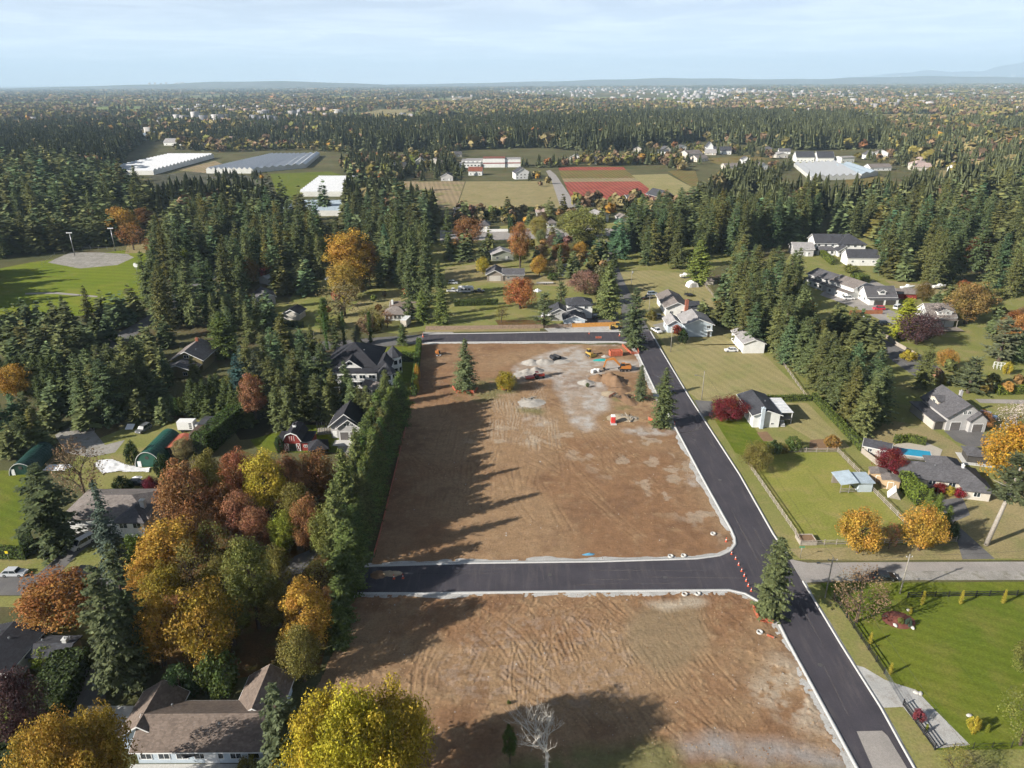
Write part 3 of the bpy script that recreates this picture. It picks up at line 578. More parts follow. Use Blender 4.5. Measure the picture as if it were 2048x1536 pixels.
# ---------------------------------------------------------------- trees
def kites(c, u, v):
    """leaf sprays: rhombi with centre c, half axes u and v"""
    n = len(c); V = np.empty((n, 4, 3), np.float32); V[:, 0] = c-u; V[:, 1] = c+v+u*.15; V[:, 2] = c+u; V[:, 3] = c-v+u*.15
    return V.reshape(-1, 3), np.arange(n*4, dtype=np.int32).reshape(n, 4)
def unit(a): return a/(np.linalg.norm(a, axis=-1, keepdims=True)+1e-9)
def leaf_mesh(name, c, u, v, tone, hue, H=None, R=None):
    V, F = kites(c, u, v)
    if H:   # trim to the stated height and reach
        V[:, 2] *= H/V[:, 2].max(); V[:, :2] *= R/np.percentile(np.hypot(V[:, 0], V[:, 1]), 99.3)
    cols = np.repeat(np.c_[tone, hue, hue], 4, axis=0); return np_mesh(name, V, F, cols)
def conifer(seed, H=22., R=3.6, z0=.10, whorl=.52, nb=7, droop=(.55, -.30), spray=(.62, .21), shape=.85, gap=.0, side=2, fill=1.0, lump=.18, hang=.5):
    g = np.random.default_rng(seed); C, U, Vv, T, Hh = [], [], [], [], []; nz = int(H*(1-z0)/whorl)
    ph = g.uniform(0, 6.28, 3)
    for k in range(nz):
        f = (k+g.uniform(-.3, .3))/nz; f = min(max(f, 0), .995); z = H*(z0+(1-z0)*f)
        r = R*((1-f)**shape*(1-.35*np.exp(-f*9)))+.18
        if g.random() < gap: continue
        for b in range(int(nb+g.integers(-1, 2))):
            a = g.uniform(0, 2*math.pi); L = r*g.uniform(.66, 1.12)*(1+lump*math.sin(2*a+ph[0]+f*7)+lump*math.sin(3*a+ph[1]-f*11))
            e = droop[1]+(droop[0]-droop[1])*f**1.3+g.normal(0, .09); d = np.array([math.cos(a)*math.cos(e), math.sin(a)*math.cos(e), math.sin(e)])
            sd = np.array([-math.sin(a), math.cos(a), 0]); n = max(2, int(fill*L/.36)); s = np.linspace(.18, 1, n)+g.normal(0, .03, n)
            base = np.array([0, 0, z])+d*(s*L)[:, None]; base[:, 2] += -.10*L*s**2+.06*L*s**4
            tb = g.normal(1, .16)
            for q in range(side+1):
                sg = (1, -1, 0)[q % 3]; ln = spray[0]*(1.08-.55*s)*g.uniform(.75, 1.25, n)*(.8 if sg == 0 else 1)*(.55+.45*min(1, r/1.8))
                u = unit(d*(.6 if sg else 1)+sd*sg*.8+g.normal(0, .2, (n, 3))-np.array([0, 0, hang]))
                w = unit(np.cross(u, np.array([0, 0, 1])+g.normal(0, .35, (n, 3))))
                C.append(base+u*ln[:, None]*.5+g.normal(0, .05, (n, 3))); U.append(u*(ln*.62)[:, None]); Vv.append(w*(ln*spray[1]/spray[0]*.8)[:, None])
                T.append(np.clip(g.normal(tb, .2, n), .5, 1.7)); Hh.append(np.clip(g.normal(.5, .22, n), 0, 1))
    # leader
    n = 14; C.append(np.c_[g.normal(0, .05, n), g.normal(0, .05, n), H*np.linspace(.97, 1.0, n)]); u = unit(np.c_[g.normal(0, .5, (n, 2)), np.ones(n)]); U.append(u*.3); Vv.append(unit(np.cross(u, g.normal(0, 1, (n, 3))))*.09)
    T.append(np.ones(n)); Hh.append(np.full(n, .5))
    return leaf_mesh('crown', *(np.concatenate(x) for x in (C, U, Vv, T, Hh)), H, R)
def broadleaf(seed, H=12., R=5., cb=.22, lobes=46, leaves=150, size=.34, shell=.30, flat=1.0, top=1.0, sparse=0.0, lump=.28):
    g = np.random.default_rng(seed); C, U, Vv, T, Hh = [], [], [], [], []; cz = H*(cb+(1-cb)*.5); rz = H*(1-cb)*.5
    cen = []
    for i in range(lobes):
        a = i*2.39996+g.normal(0, .3); zz = 1-2*(i+.5)/lobes; rr = math.sqrt(max(0, 1-zz*zz)); q = g.uniform(.86-lump, .86)*(1+lump*.35*math.sin(3*a+seed)*math.cos(2.5*zz+seed))
        wid = 1-.25*max(0, zz)*top
        p = np.array([math.cos(a)*rr*R*q*wid, math.sin(a)*rr*R*q*wid, cz+zz*rz*min(1, q+.08)])
        cen.append(p)
        if g.random() < sparse: continue
        lr = R*g.uniform(.24, .42)*(.9 if zz > .6 else 1); n = int(leaves*g.uniform(.6, 1.3)); d = unit(g.normal(0, 1, (n, 3))); d[:, 2] = d[:, 2]*flat
        rad_ = lr*np.clip(1-np.abs(g.normal(0, shell, n)), .2, 1.12); c = p+d*rad_[:, None]
        nn = unit(d+g.normal(0, .55, (n, 3))+np.array([0, 0, .25])); u = unit(np.cross(nn, g.normal(0, 1, (n, 3)))); w = np.cross(nn, u); s = size*g.uniform(.55, 1.25, n)
        C.append(c); U.append(u*(s*.62)[:, None]); Vv.append(w*(s*.42)[:, None]); tb = g.normal(1, .15); hb = g.normal(.5, .2)
        T.append(np.clip(g.normal(tb, .2, n), .45, 1.7)); Hh.append(np.clip(g.normal(hb, .17, n), 0, 1))
    me = leaf_mesh('crown', *(np.concatenate(x) for x in (C, U, Vv, T, Hh)), H, R); return me, cen
def trunk_mesh(H, r, top=.9, limbs=None, cb=.25, n=7, bend=.02, seed=0):
    g = random.Random(seed); b = MB(); z = 0; x = y = 0.0; k = 5
    pts = [(g.uniform(-1, 1)*bend*H*i/k, g.uniform(-1, 1)*bend*H*i/k, H*top*i/k) for i in range(k+1)]
    b.tube((0, 0, -.3), (0, 0, .25), r*1.55, r*1.05, n)
    for i in range(k): b.tube(pts[i], pts[i+1], r*(1-i/k)**.8+.03, r*(1-(i+1)/k)**.8+.03, n)
    for p in limbs or []:
        f = min(.8, max(cb*.8, (p[2]/H)*.62)); s = (pts[2][0]*f, pts[2][1]*f, H*f); m = ((s[0]+p[0])/2, (s[1]+p[1])/2, (s[2]+p[2])/2+.08*H*g.uniform(.2, 1)*.4)
        b.tube(s, m, r*.38, r*.24, 5); b.tube(m, tuple(p), r*.24, r*.06, 4)
    return b.mesh('trunk')
def bare_mesh(seed, H=9., depth=5, r=.22, spread=.62, up=.35):
    g = random.Random(seed); b = MB()
    def grow(p, d, L, r, k):
        q = p+d*L; b.tube(p, q, r, r*.7, 5 if k > 1 else 3)
        if k == 0: return
        for i in range(3 if k > 1 else 4):
            nd = (d+Vector((g.gauss(0, 1), g.gauss(0, 1), g.gauss(0, .6)))*spread+Vector((0, 0, up*.5))).normalized(); grow(p+d*L*g.uniform(.5, 1), nd, L*g.uniform(.6, .85), r*.55, k-1)
    grow(Vector((0, 0, -.2)), Vector((.03, 0, 1)), H*.3, r, depth); return b.mesh('branches')

PROTO = {}   # kind -> list of (trunk, crown, H0, R0)
def con(kind, n, H, R, tr, **k):
    PROTO[kind] = []
    for i in range(n): PROTO[kind].append((trunk_mesh(H, tr, .92, seed=i+len(PROTO)*9), conifer(100*len(PROTO)+i, H, R, **k), H, R))
con('fir', 5, 22, 3.5, .36, z0=.07, whorl=.62, nb=8, spray=(.85, .36), shape=.66, lump=.2, gap=.05)
con('tallfir', 3, 28, 3.9, .45, z0=.16, whorl=.7, nb=8, spray=(.95, .40), gap=.08, lump=.28, shape=.55)
con('cedar', 4, 16, 3.0, .34, z0=.03, whorl=.40, nb=9, droop=(.75, -.05), spray=(.62, .30), shape=.55, lump=.14, hang=.8)
con('spruce', 2, 18, 3.1, .30, z0=.03, whorl=.44, nb=9, droop=(.5, -.42), spray=(.62, .27), shape=.78, lump=.10)
con('pine', 3, 15, 4.2, .32, z0=.12, whorl=.62, nb=7, droop=(.7, .15), spray=(.85, .38), shape=.5, gap=.1, lump=.3, hang=.2)
con('thuja', 2, 6, .9, .10, z0=.01, whorl=.20, nb=10, droop=(1.2, .9), spray=(.30, .15), shape=.42, lump=.05)
def brd(kind, n, H, R, tr, **k):
    PROTO[kind] = []
    for i in range(n):
        me, cen = broadleaf(1000+100*len(PROTO)+i, H, R, **k); PROTO[kind].append((trunk_mesh(H, tr, .55, cen[::3], k.get('cb', .22), seed=i), me, H, R))
brd('maple', 5, 12, 4.6, .30, cb=.16, lobes=54, leaves=210, size=.26, lump=.36)
brd('tallmaple', 4, 16, 4.2, .30, cb=.2, lobes=60, leaves=210, size=.27, lump=.36)
brd('round', 3, 7, 3.4, .2, cb=.10, lobes=44, leaves=210, size=.2, lump=.36)
brd('bush', 3, 2.4, 1.7, .08, cb=.0, lobes=22, leaves=130, size=.17)
brd('sparse', 3, 11, 4.4, .26, cb=.15, lobes=50, leaves=46, size=.26, sparse=.2)
PROTO['big'] = []
for i in range(2):
    g = np.random.default_rng(77+i); V0, C0 = [], []; cen0 = []
    for k in range(9):
        me, cen = broadleaf(1900+10*i+k, 8., 3.7, cb=.05, lobes=34, leaves=230, size=.21, lump=.42); n = len(me.vertices); v = np.empty(n*3, np.float32); me.vertices.foreach_get('co', v); v = v.reshape(-1, 3); c = np.empty(n*4, np.float32); me.attributes['Col'].data.foreach_get('color', c); c = c.reshape(-1, 4)[:, :3]
        a = k*2.4+g.uniform(-.3, .3); rr = 5.9*math.sqrt((k+.3)/9); of = np.array([math.cos(a)*rr, math.sin(a)*rr, 5.5-3.0*(rr/5.9)**1.5+g.uniform(-1.7, 1.3)]); c[:, 1] = np.clip(c[:, 1]+g.normal(0, .2), 0, 1); V0.append(v+of); C0.append(c); cen0 += [q+of for q in cen[::8]]; bpy.data.meshes.remove(me)
    V0 = np.concatenate(V0); V0[:, 2] *= 15/V0[:, 2].max(); V0[:, :2] *= 9.5/np.percentile(np.hypot(V0[:, 0], V0[:, 1]), 99.5); PROTO['big'].append((trunk_mesh(15, .5, .5, cen0, .2, seed=i), np_mesh('crown', V0, np.arange(len(V0)).reshape(-1, 4), np.concatenate(C0)), 15, 9.5))
for k in ('sparse',):   # bare twigs show between the few leaves
    PROTO[k] = [(bare_mesh(40+i, h*.98, 5, .24, .55, .3), c, h, r) for i, (t_, c, h, r) in enumerate(PROTO[k])]
BARE = [bare_mesh(7, 10, 6, .17, .5, .45), bare_mesh(8, 10, 6, .2, .6, .3)]
NAMES = {'fir': 'fir_tree', 'tallfir': 'fir_tree', 'cedar': 'cedar_tree', 'spruce': 'spruce_tree', 'pine': 'pine_tree', 'thuja': 'cypress_shrub', 'maple': 'maple_tree', 'tallmaple': 'maple_tree', 'round': 'garden_tree',
         'bush': 'shrub', 'sparse': 'thinning_tree', 'big': 'maple_tree'}
CONIF = {'fir', 'tallfir', 'cedar', 'spruce', 'pine', 'thuja'}
TINT = dict(fir=(.128, .150, .057), tallfir=(.118, .138, .056), cedar=(.13, .155, .05), spruce=(.10, .13, .088), pine=(.11, .125, .055), thuja=(.095, .135, .032))
C_ = dict(gold=(.43, .24, .045), orange=(.36, .165, .06), red=(.31, .115, .06), rust=(.28, .13, .055), yellow=(.40, .31, .04), olive=(.20, .17, .045), lime=(.24, .26, .035), green=(.09, .125, .03), crimson=(.17, .022, .028), brown=(.22, .145, .085),
          purple=(.085, .045, .048), brick=(.30, .135, .075), beige=(.27, .22, .10), pink=(.42, .24, .20), pale=(.5, .42, .38), dark=(.045, .07, .022), oliveg=(.165, .17, .042), bluegreen=(.07, .11, .075))
n_tree = [0]
def plant(kind, X, Y, h, r, tint=None, label=None, group=None, name=None, cat=None):
    n_tree[0] += 1; i = n_tree[0]; g = random.Random(i*17+3); T, Cr, H0, R0 = PROTO[kind][g.randrange(len(PROTO[kind]))]
    tint = tint or tuple(c*g.uniform(.85, 1.15) for c in TINT.get(kind, C_['green']))
    o = empty(name or NAMES[kind], (X, Y, 0), g.uniform(0, 6.28), label, cat or ('shrub' if kind in ('bush', 'thuja') else 'tree'), group); k_ = 1.0 if kind in CONIF else 1.22; o.scale = (r/R0*k_, r/R0*k_, h/H0)
    tr = obj('trunk', T, MATS['bark'], o); c = obj('crown', Cr, MATS['needles' if kind in CONIF else 'leaves'], o); c.color = (*tint, 1); return o
def P(kind, tr, col, label, **k):
    x, y, h, r = tr; return plant(kind, x, y, h, r, C_[col] if isinstance(col, str) else col, label, **k)
# lone conifers
P('spruce', (-14.59,206.48,17.75,4.59), (0.137, 0.163, 0.072), 'lone conifer standing inside the dirt lot, orange fencing round its foot')
P('fir', (44.53,245.53,22.82,6.24), (0.104, 0.130, 0.058), 'large fir at the corner of the back road and the new road')
P('spruce', (39.24,198.75,11.7,2.76), (0.117, 0.137, 0.065), 'slim fir at the edge of the dirt lot beside a taller one')
P('spruce', (42.46,180.8,17.99,4.25), (0.114, 0.137, 0.052), 'broad dark fir beside the kerb of the new road above the gravel entry')
P('fir', (46.53,102.69,17.55,3.83), (0.124, 0.143, 0.058), 'leaning fir on the corner of the junction behind orange mesh')
P('fir', (-62.52,86.3,24.74,4.84), (0.098, 0.114, 0.049), 'huge dark fir beside the driveway of the brown-roofed house')
P('fir', (-61.8,90.19,25.94,3.49), (0.086, 0.104, 0.044), 'tall fir just behind the huge one next to the brown-roofed house')
P('spruce', (-77.78,114.2,23.06,3.35), (0.081, 0.111, 0.081), 'narrow blue-green spruce in front of the white house with a hipped bay')
P('fir', (-95.43,124.15,20.85,6.1), (0.081, 0.101, 0.042), 'wide dark spreading fir on the lawn beside two white vehicles')
P('fir', (-30.09,66.45,21.87,4.2), (0.094, 0.114, 0.055), 'fir standing against the brown shingled roof in the foreground')
P('cedar', (-102.67,239.26,16.65,6.83), (0.098, 0.130, 0.033), 'broad rounded green cedar behind the chalet with the chimney')
P('cedar', (90.05,335.54,21.05,7.5), (0.195, 0.234, 0.052), 'light green egg-shaped cedar at the far corner of the mown field')
P('cedar', (39.68,279.76,24.77,6.17), (0.163, 0.189, 0.065), 'tall pale green cedar beside the two-storey grey-roofed house')
P('pine', (12.85,268.63,14.93,5.96), (0.156, 0.182, 0.078), 'bushy conifer in front of the wooden fence on the back road')
P('pine', (21.28,294.15,12.76,4.3), (0.130, 0.156, 0.065), 'smaller dark conifer behind the bushy one on the back road')
P('cedar', (-36.32,276.62,13.63,4.08), (0.156, 0.195, 0.046), 'light green cedar between the bungalow and the fenced yard')
P('cedar', (-28.19,274.51,15.18,4.25), (0.156, 0.189, 0.052), 'twin cedar nearest the end of the wooden fence')
for i, (tr, lb) in enumerate((((-55.2,344.67,34.15,5.45), 'tall cedar, first of the group behind the bungalow'), ((-43.86,309.29,33.05,4.95), 'tall cedar in the middle of the group behind the bungalow'), ((-40.28,334.89,34.74,4.83), 'grey-green cedar at the back of the group behind the bungalow'),
        ((-37.37,301.35,24.75,4.4), 'grey fir in front of the group behind the bungalow'), ((-32.14,309.03,18.63,3.6), 'small fir closest to the white caravan'), ((-34.27,387.15,29.2,4.41), 'dark slender fir beside the rust-coloured maple'), ((-41.86,280.04,28.01,3.3), 'dark feathery cedar right behind the bungalow'))):
    P('cedar' if i < 3 else 'fir', tr, (0.111, 0.137, 0.052), lb)
P('fir', (129.8,206.65,15.13,4.28), None, 'fir beside the bend of the lane, nearer the grey double garage')
P('pine', (141.94,202.53,12.49,6.23), (0.143, 0.163, 0.078), 'broad dark fir behind the grey house with the double garage')
P('pine', (168.78,229.69,15.94,8.67), (0.169, 0.182, 0.098), 'wide layered pine with spreading flat branches')
P('cedar', (148.67,255.29,15.51,6.84), (0.338, 0.351, 0.033), 'bright yellow-green cypress beside the purple tree', name='cypress_tree')
P('cedar', (-128.22,364.73,15.66,4.17), (0.286, 0.299, 0.039), 'bright lime cypress near the crimson bush', name='cypress_tree')
P('thuja', (-73.56,267.8,13.3,3.96), (0.091, 0.130, 0.026), 'dark green clipped cone next to the beige willow', name='cypress_tree', cat='tree')
for tr, lb in (((-67.53,244.85,14.32,1.65), 'first thin columnar cypress along the gated driveway'), ((-61.67,247.42,14.05,1.66), 'second thin columnar cypress along the gated driveway'), ((-53.01,252.74,12.35,1.88), 'third thin columnar cypress along the gated driveway')):
    P('thuja', tr, None, lb, name='cypress_tree', cat='tree')
for tr, lb in (((-64.65,245.86,10.21,3.13), 'small fir between the columnar cypresses'), ((-57.38,250.06,8.22,3.17), 'small fir behind the big dark-roofed house'), ((-40.55,249.75,8.21,2.8), 'double fir at the gate where the new back road begins')):
    P('fir', tr, None, lb)
# tall pine with a bare trunk
x, y, h, r = (99.28,123.92,21.99,5.25)
tp = empty('pine_tree', (x, y, 0), 0, 'tall pine with a long bare leaning trunk over the dry lawn', 'tree')
b = MB(); b.tube((0, 0, -.2), (2.4, .8, h*.62), .5, .34, 9); b.tube((2.4, .8, h*.62), (3.2, 1, h*.9), .34, .1, 7)
for a in range(6): b.tube((2.4, .8, h*(.5+.05*a)), (2.4+3.5*math.cos(a*1.3), .8+3.5*math.sin(a*1.3), h*(.55+.05*a)), .12, .04, 5)
b.build('trunk', MATS['pale_bark'], tp, smooth=True)
c = obj('crown', PROTO['pine'][0][1], MATS['needles'], tp, (2.6, .8, h*.42)); c.scale = (1.25, 1.25, h*.6/15); c.color = (.10, .115, .055, 1)

# autumn stand beside the site
for k, tr, col, lb in (
    ('tallmaple', (-68.86,127.78,19.09,4.94), 'rust', 'rust-brown maple at the edge of the autumn stand, nearest the green arched hut'),
    ('tallmaple', (-66.39,133.98,18.28,3.68), 'olive', 'olive-yellow maple beside the rust one at the back of the autumn stand'),
    ('maple', (-63.44,142.13,14.37,3.85), 'red', 'red maple at the back of the autumn stand'),
    ('tallmaple', (-54.09,133.84,18.51,4.23), 'yellow', 'bright yellow maple right in front of the red barn'),
    ('maple', (-49.91,138.82,14.93,3.09), 'brick', 'orange-red maple beside the yellow one in front of the barn'),
    ('maple', (-44.42,139.8,14.99,4.15), 'rust', 'rust and olive maple next to the tall green hedge'),
    ('maple', (-57.14,125.87,13.07,3.82), 'brick', 'brick-red maple in the middle of the autumn stand'),
    ('maple', (-47.12,122.46,10.16,2.81), 'lime', 'small yellow-green maple with a bare trunk beside the path'),
    ('maple', (-42.14,122.92,14.42,3.13), 'rust', 'rust-coloured maple where the path leaves the stand'),
    ('maple', (-37.26,119.85,13.19,3.27), 'oliveg', 'pale green tree at the foot of the tall hedge'),
    ('tallmaple', (-66.16,112.87,14.8,5.28), 'gold', 'golden maple next to the round clipped shrub'),
    ('sparse', (-59.16,106.47,14.6,3.37), 'olive', 'thinning grey-olive tree amid the golden maples'),
    ('sparse', (-58.36,115.56,12.95,2.99), 'oliveg', 'half-bare green tree behind the grassy clearing'),
    ('tallmaple', (-45.71,100.52,20.15,3.77), 'oliveg', 'tall olive-green tree in the middle of the autumn stand'),
    ('maple', (-58.7,91.82,14.15,3.7), 'gold', 'golden maple beside the huge dark fir'),
    ('maple', (-49.46,90.09,18.43,4.98), (.30, .19, .03), 'big maple, olive on top and orange below, behind the brown-roofed house'),
    ('tallmaple', (-34.34,93.66,16.36,3.93), 'gold', 'golden-orange maple at the corner of the lower dirt lot'),
    ('maple', (-34.16,88.15,11.83,3.03), 'olive', 'olive tree below the golden one at the dirt lot corner'),
    ('maple', (-53.88,107.39,10.83,3.77), 'olive', 'olive maple filling the middle of the stand above the old street'),
    ('maple', (-67.9,106.13,10.78,3.36), 'gold', 'golden maple leaning over the old street beside the spruce'),
    ('maple', (-45.03,110.89,10.44,2.9), 'olive', 'olive maple beside the curving path'),
    ('maple', (-64.31,120.44,13.23,3.9), 'rust', 'rust maple behind the golden ones at the edge of the clearing'),
    ('maple', (-52.49,122,12.15,3.11), 'brick', 'small brick-red maple in front of the yellow one'),
    ('maple', (-61.85,129.18,13.74,3.47), 'rust', 'rust maple between the red and olive ones'),
    ('maple', (-46.1,129.01,13.72,3.25), 'olive', 'olive maple between the rust ones near the hedge'),
    ('tallmaple', (-48.54,96.35,10.83,3.48), 'oliveg', 'green maple above the tall laurel'),
    ('maple', (-56.84,96.42,10.83,3.49), 'rust', 'rust maple between the golden maples behind the brown roof'),
    ('maple', (-41.96,100.62,9.97,3.06), 'olive', 'dull olive maple at the end of the shaded street'),
    ('maple', (-33.26,99.91,8.86,2.32), 'rust', 'small rust tree beside the golden-orange maple'),
    ('maple', (-37.21,128,11.25,2.8), 'oliveg', 'green tree wedged between the stand and the cedar screen'),
    ('sparse', (-36.06,105.85,11.85,3.36), 'olive', 'thinning olive tree beside the path and the shaded road end'),
    ('maple', (-62.09,101.43,13.21,3.62), (.28, .20, .03), 'olive-gold maple in the thick of the stand over the old street'),
    ('maple', (-81.35,101.6,10.88,5.97), (.30, .13, .04), 'wide maple, orange outside and green within, beside the old street'),
    ('big', (-54.01,61.77,23.02,6.73), (.34, .20, .035), 'large orange and olive maple in the bottom corner beside the brown roof'),
    ('big', (-18.66,64.25,24.35,8.09), (.40, .305, .03), 'large yellow-green maple spreading over the lower dirt lot'),
    ('round', (-1.91,206.29,6.82,3.01), (.30, .23, .03), 'small yellow-leaved tree ringed with orange mesh in the dirt lot'),
    ('round', (62.05,184.41,7.1,5.04), 'crimson', 'spreading crimson maple in front of the white bungalow'),
    ('round', (71.17,121.61,10.8,4.14), 'gold', 'golden round maple on the paddock fence, first of two'),
    ('round', (84.28,122.34,11.07,4.16), 'gold', 'golden maple on the paddock fence nearest the driveway'),
    ('sparse', (78.24,122.74,7.15,1.77), 'red', 'small sparse reddish tree between the two golden maples'),
    ('sparse', (61.79,101.12,11.68,4.33), 'brown', 'brown-leaved tree beside the parked dark car'),
    ('round', (93.23,153.85,7.02,3.36), 'crimson', 'burgundy maple between the sheds and the pool'),
    ('round', (61.41,156.23,7.65,3.78), 'olive', 'olive-leaved tree at the corner of the paddock by the road'),
    ('round', (119.57,148.98,16.56,6.79), (.42, .22, .03), 'large orange-gold tree over the garden pavilion'),
    ('sparse', (135.06,171.01,11.88,4.6), 'pale', 'pale pinkish tree beside the double garage'),
    ('round', (131.3,178.63,5.42,2.81), 'orange', 'small orange bush tree beside the garage doors'),
    ('round', (149.48,247.43,12.89,7.03), 'purple', 'dark purple tree beside the bright yellow-green cypress'),
    ('sparse', (168.2,269.41,9.28,4.38), 'pale', 'pale blossom-coloured tree by the white-gabled house'),
    ('maple', (181.15,270.43,17.98,8.39), (.26, .17, .06), 'brown and orange tree behind the white-gabled house'),
    ('round', (186.81,244.6,13.34,5.13), 'orange', 'orange tree at the far edge beside the layered pine'),
    ('round', (146.23,222.6,7.54,3.38), (.38, .20, .05), 'small orange tree at the corner of the walled lane'),
    ('round', (3.65,295.25,14.1,6.26), (.38, .135, .05), 'vivid orange maple on the yard behind the back road'),
    ('round', (33.86,317.39,11.7,6.68), (.27, .15, .11), 'brown-pink tree behind the two-storey grey-roofed house'),
    ('tallmaple', (-75.08,326.71,29.34,9.68), 'gold', 'large golden maple standing in front of the tall firs'),
    ('maple', (-74.59,309.95,18.24,6.76), (.36, .24, .05), 'smaller gold tree below the large golden maple'),
    ('sparse', (-69.93,286.04,15.46,8.4), 'beige', 'beige half-bare willow beside the clipped cone'),
    ('maple', (-68.41,335.54,21.31,5.81), 'rust', 'dull rust tree in the shade of the tall firs'),
    ('tallmaple', (4.59,368.96,24.78,5.01), 'orange', 'tall orange maple behind the grey shed'),
    ('maple', (13.93,350.88,11.17,4.03), 'gold', 'low golden tree beside the grey shed'),
    ('maple', (27.14,383.15,10.38,5.45), 'orange', 'orange tree in the row behind the small garage'),
    ('maple', (37.69,385.24,10.43,3.84), 'gold', 'gold tree at the end of the row behind the small garage'),
    ('sparse', (20.83,352.73,8.19,4.05), 'brown', 'brown bare-looking tree in front of the small garage'),
    ('tallmaple', (41.41,410.35,24.54,12.78), (.21, .21, .06), 'large olive tree beside the far crossroads'),
    ('tallmaple', (36.6,441.93,17.74,8.7), (.19, .19, .06), 'olive tree behind the larger one at the far crossroads'),
    ('maple', (17.13,436.47,15.77,5.53), (.30, .25, .07), 'yellow-olive tree in front of the far street'),
    ('maple', (-25.48,423.22,17.69,8.66), 'rust', 'rust-coloured maple beside the far street'),
    ('round', (-14.44,355.63,9.26,3.31), 'yellow', 'small yellow tree on the dry yard'),
    ('maple', (-127.49,331.45,14.51,7.66), (.20, .115, .035), 'round rust and olive tree by the shaded road'),
    ('round', (-121.8,349.19,6.87,4.01), 'crimson', 'crimson bush tree near the lime cypress'),
    ('maple', (-155.69,204.7,10.8,5.35), 'gold', 'golden maple among dark cedars at the edge of the picture'),
    ('maple', (-238.95,441.06,21.94,8.07), 'gold', 'golden tree at the end of the ball field'),
    ('sparse', (-222.65,417.77,17.52,7.08), 'orange', 'orange-brown tree next to the floodlight of the ball field'),
    ('tallmaple', (-73.32,183.67,16.11,3.45), 'brick', 'red-brown tree among the firs behind the garage'),
    ('maple', (-78.6,196.08,10.48,3.03), 'yellow', 'yellow-green tree behind the red-brown one among the firs'),
    ('sparse', (-100.45,143.63,15.88,5.41), 'brown', 'bare brown tree beside the white tarpaulin'),
    ('maple', (-71.05,75.36,15.87,3.23), 'purple', 'dark purple tree below the black-roofed house'),
    ('round', (-85.74,145.66,5.2,1.67), (.20, .03, .05), 'small dark red tree behind the white house'),
    ('sparse', (-104.62,407.81,10.08,4.04), 'rust', 'small rust tree below the white greenhouse'),
    ('round', (-38.12,292.47,4.87,3), 'oliveg', 'small olive tree beside the clipped bushes'),
    ('sparse', (-49.61,270.46,7.69,3.2), 'rust', 'bare reddish bush tree in front of the bungalow'),
    ('sparse', (-57.61,273.79,7.97,4.44), 'olive', 'grey-olive tree beside the bungalow'),
    ('sparse', (-4.12,275.99,8.22,2.85), 'olive', 'small half-bare tree on the lawn behind the wooden fence'),
    ('round', (90.94,297.13,3.14,2.6), 'gold', 'gold and red bush beside the small blue pool'),
    ('maple', (-85.39,163.22,6.15,2.87), 'beige', 'grey-green willow bush beside the orange roof'),
    ('round', (83.88,88.28,7.56,2.46), 'oliveg', 'olive bush cut by the edge of the picture on the large lawn'),
    ('sparse', (74.25,75.18,11.67,3.38), 'oliveg', 'thin olive tree cut by the edge above the mesh fence'),
    ('sparse', (61.14,69.58,6.77,2.09), 'olive', 'sparse olive tree at the bottom below the mesh fence'),
    ('tallmaple', (-0.62,72.54,7.82,1), 'green', 'slim green sapling beside the bare white tree'),
    ('round', (24.13,208.68,1.73,0.64), 'green', 'tiny green bush on the gravel')):
    P(k, tr, col, lb)
# bare pale tree in front
x, y, h, r = (4.47,70.9,13.64,3.11)
bt = empty('bare_tree', (x, y, 0), .4, 'bare pale leafless tree at the bottom of the lower dirt lot', 'tree'); bt.scale = (h/10*1.1, h/10*1.1, h/10*1.05)
obj('branches', BARE[0], MATS['white_bark'], bt)
# slim yellow saplings on the large lawn
for i, (tr, lb) in enumerate((((61.69,95.67,2.65,0.43), 'yellow sapling beside the long black fence'), ((61.77,88.77,2.57,0.41), 'yellow sapling beside the field gate'), ((75.95,105.53,3.23,0.47), 'first thin sapling along the far black fence'), ((83.24,105.73,3.23,0.47), 'second thin sapling along the far black fence'),
        ((91.2,105.8,3.23,0.47), 'third thin sapling along the far black fence'), ((72.57,103.12,1.61,0.37), 'small yellow sapling behind the round mulch bed'), ((70.69,77.39,1.73,0.37), 'lime cypress beside the yellow shrub on the lawn'), ((61.77,77.63,1.53,0.3), 'lime cypress beside the black fence on the gravel'))):
    P('thuja', tr, 'lime' if i > 5 else (.42, .34, .05), lb, name='sapling', cat='sapling')
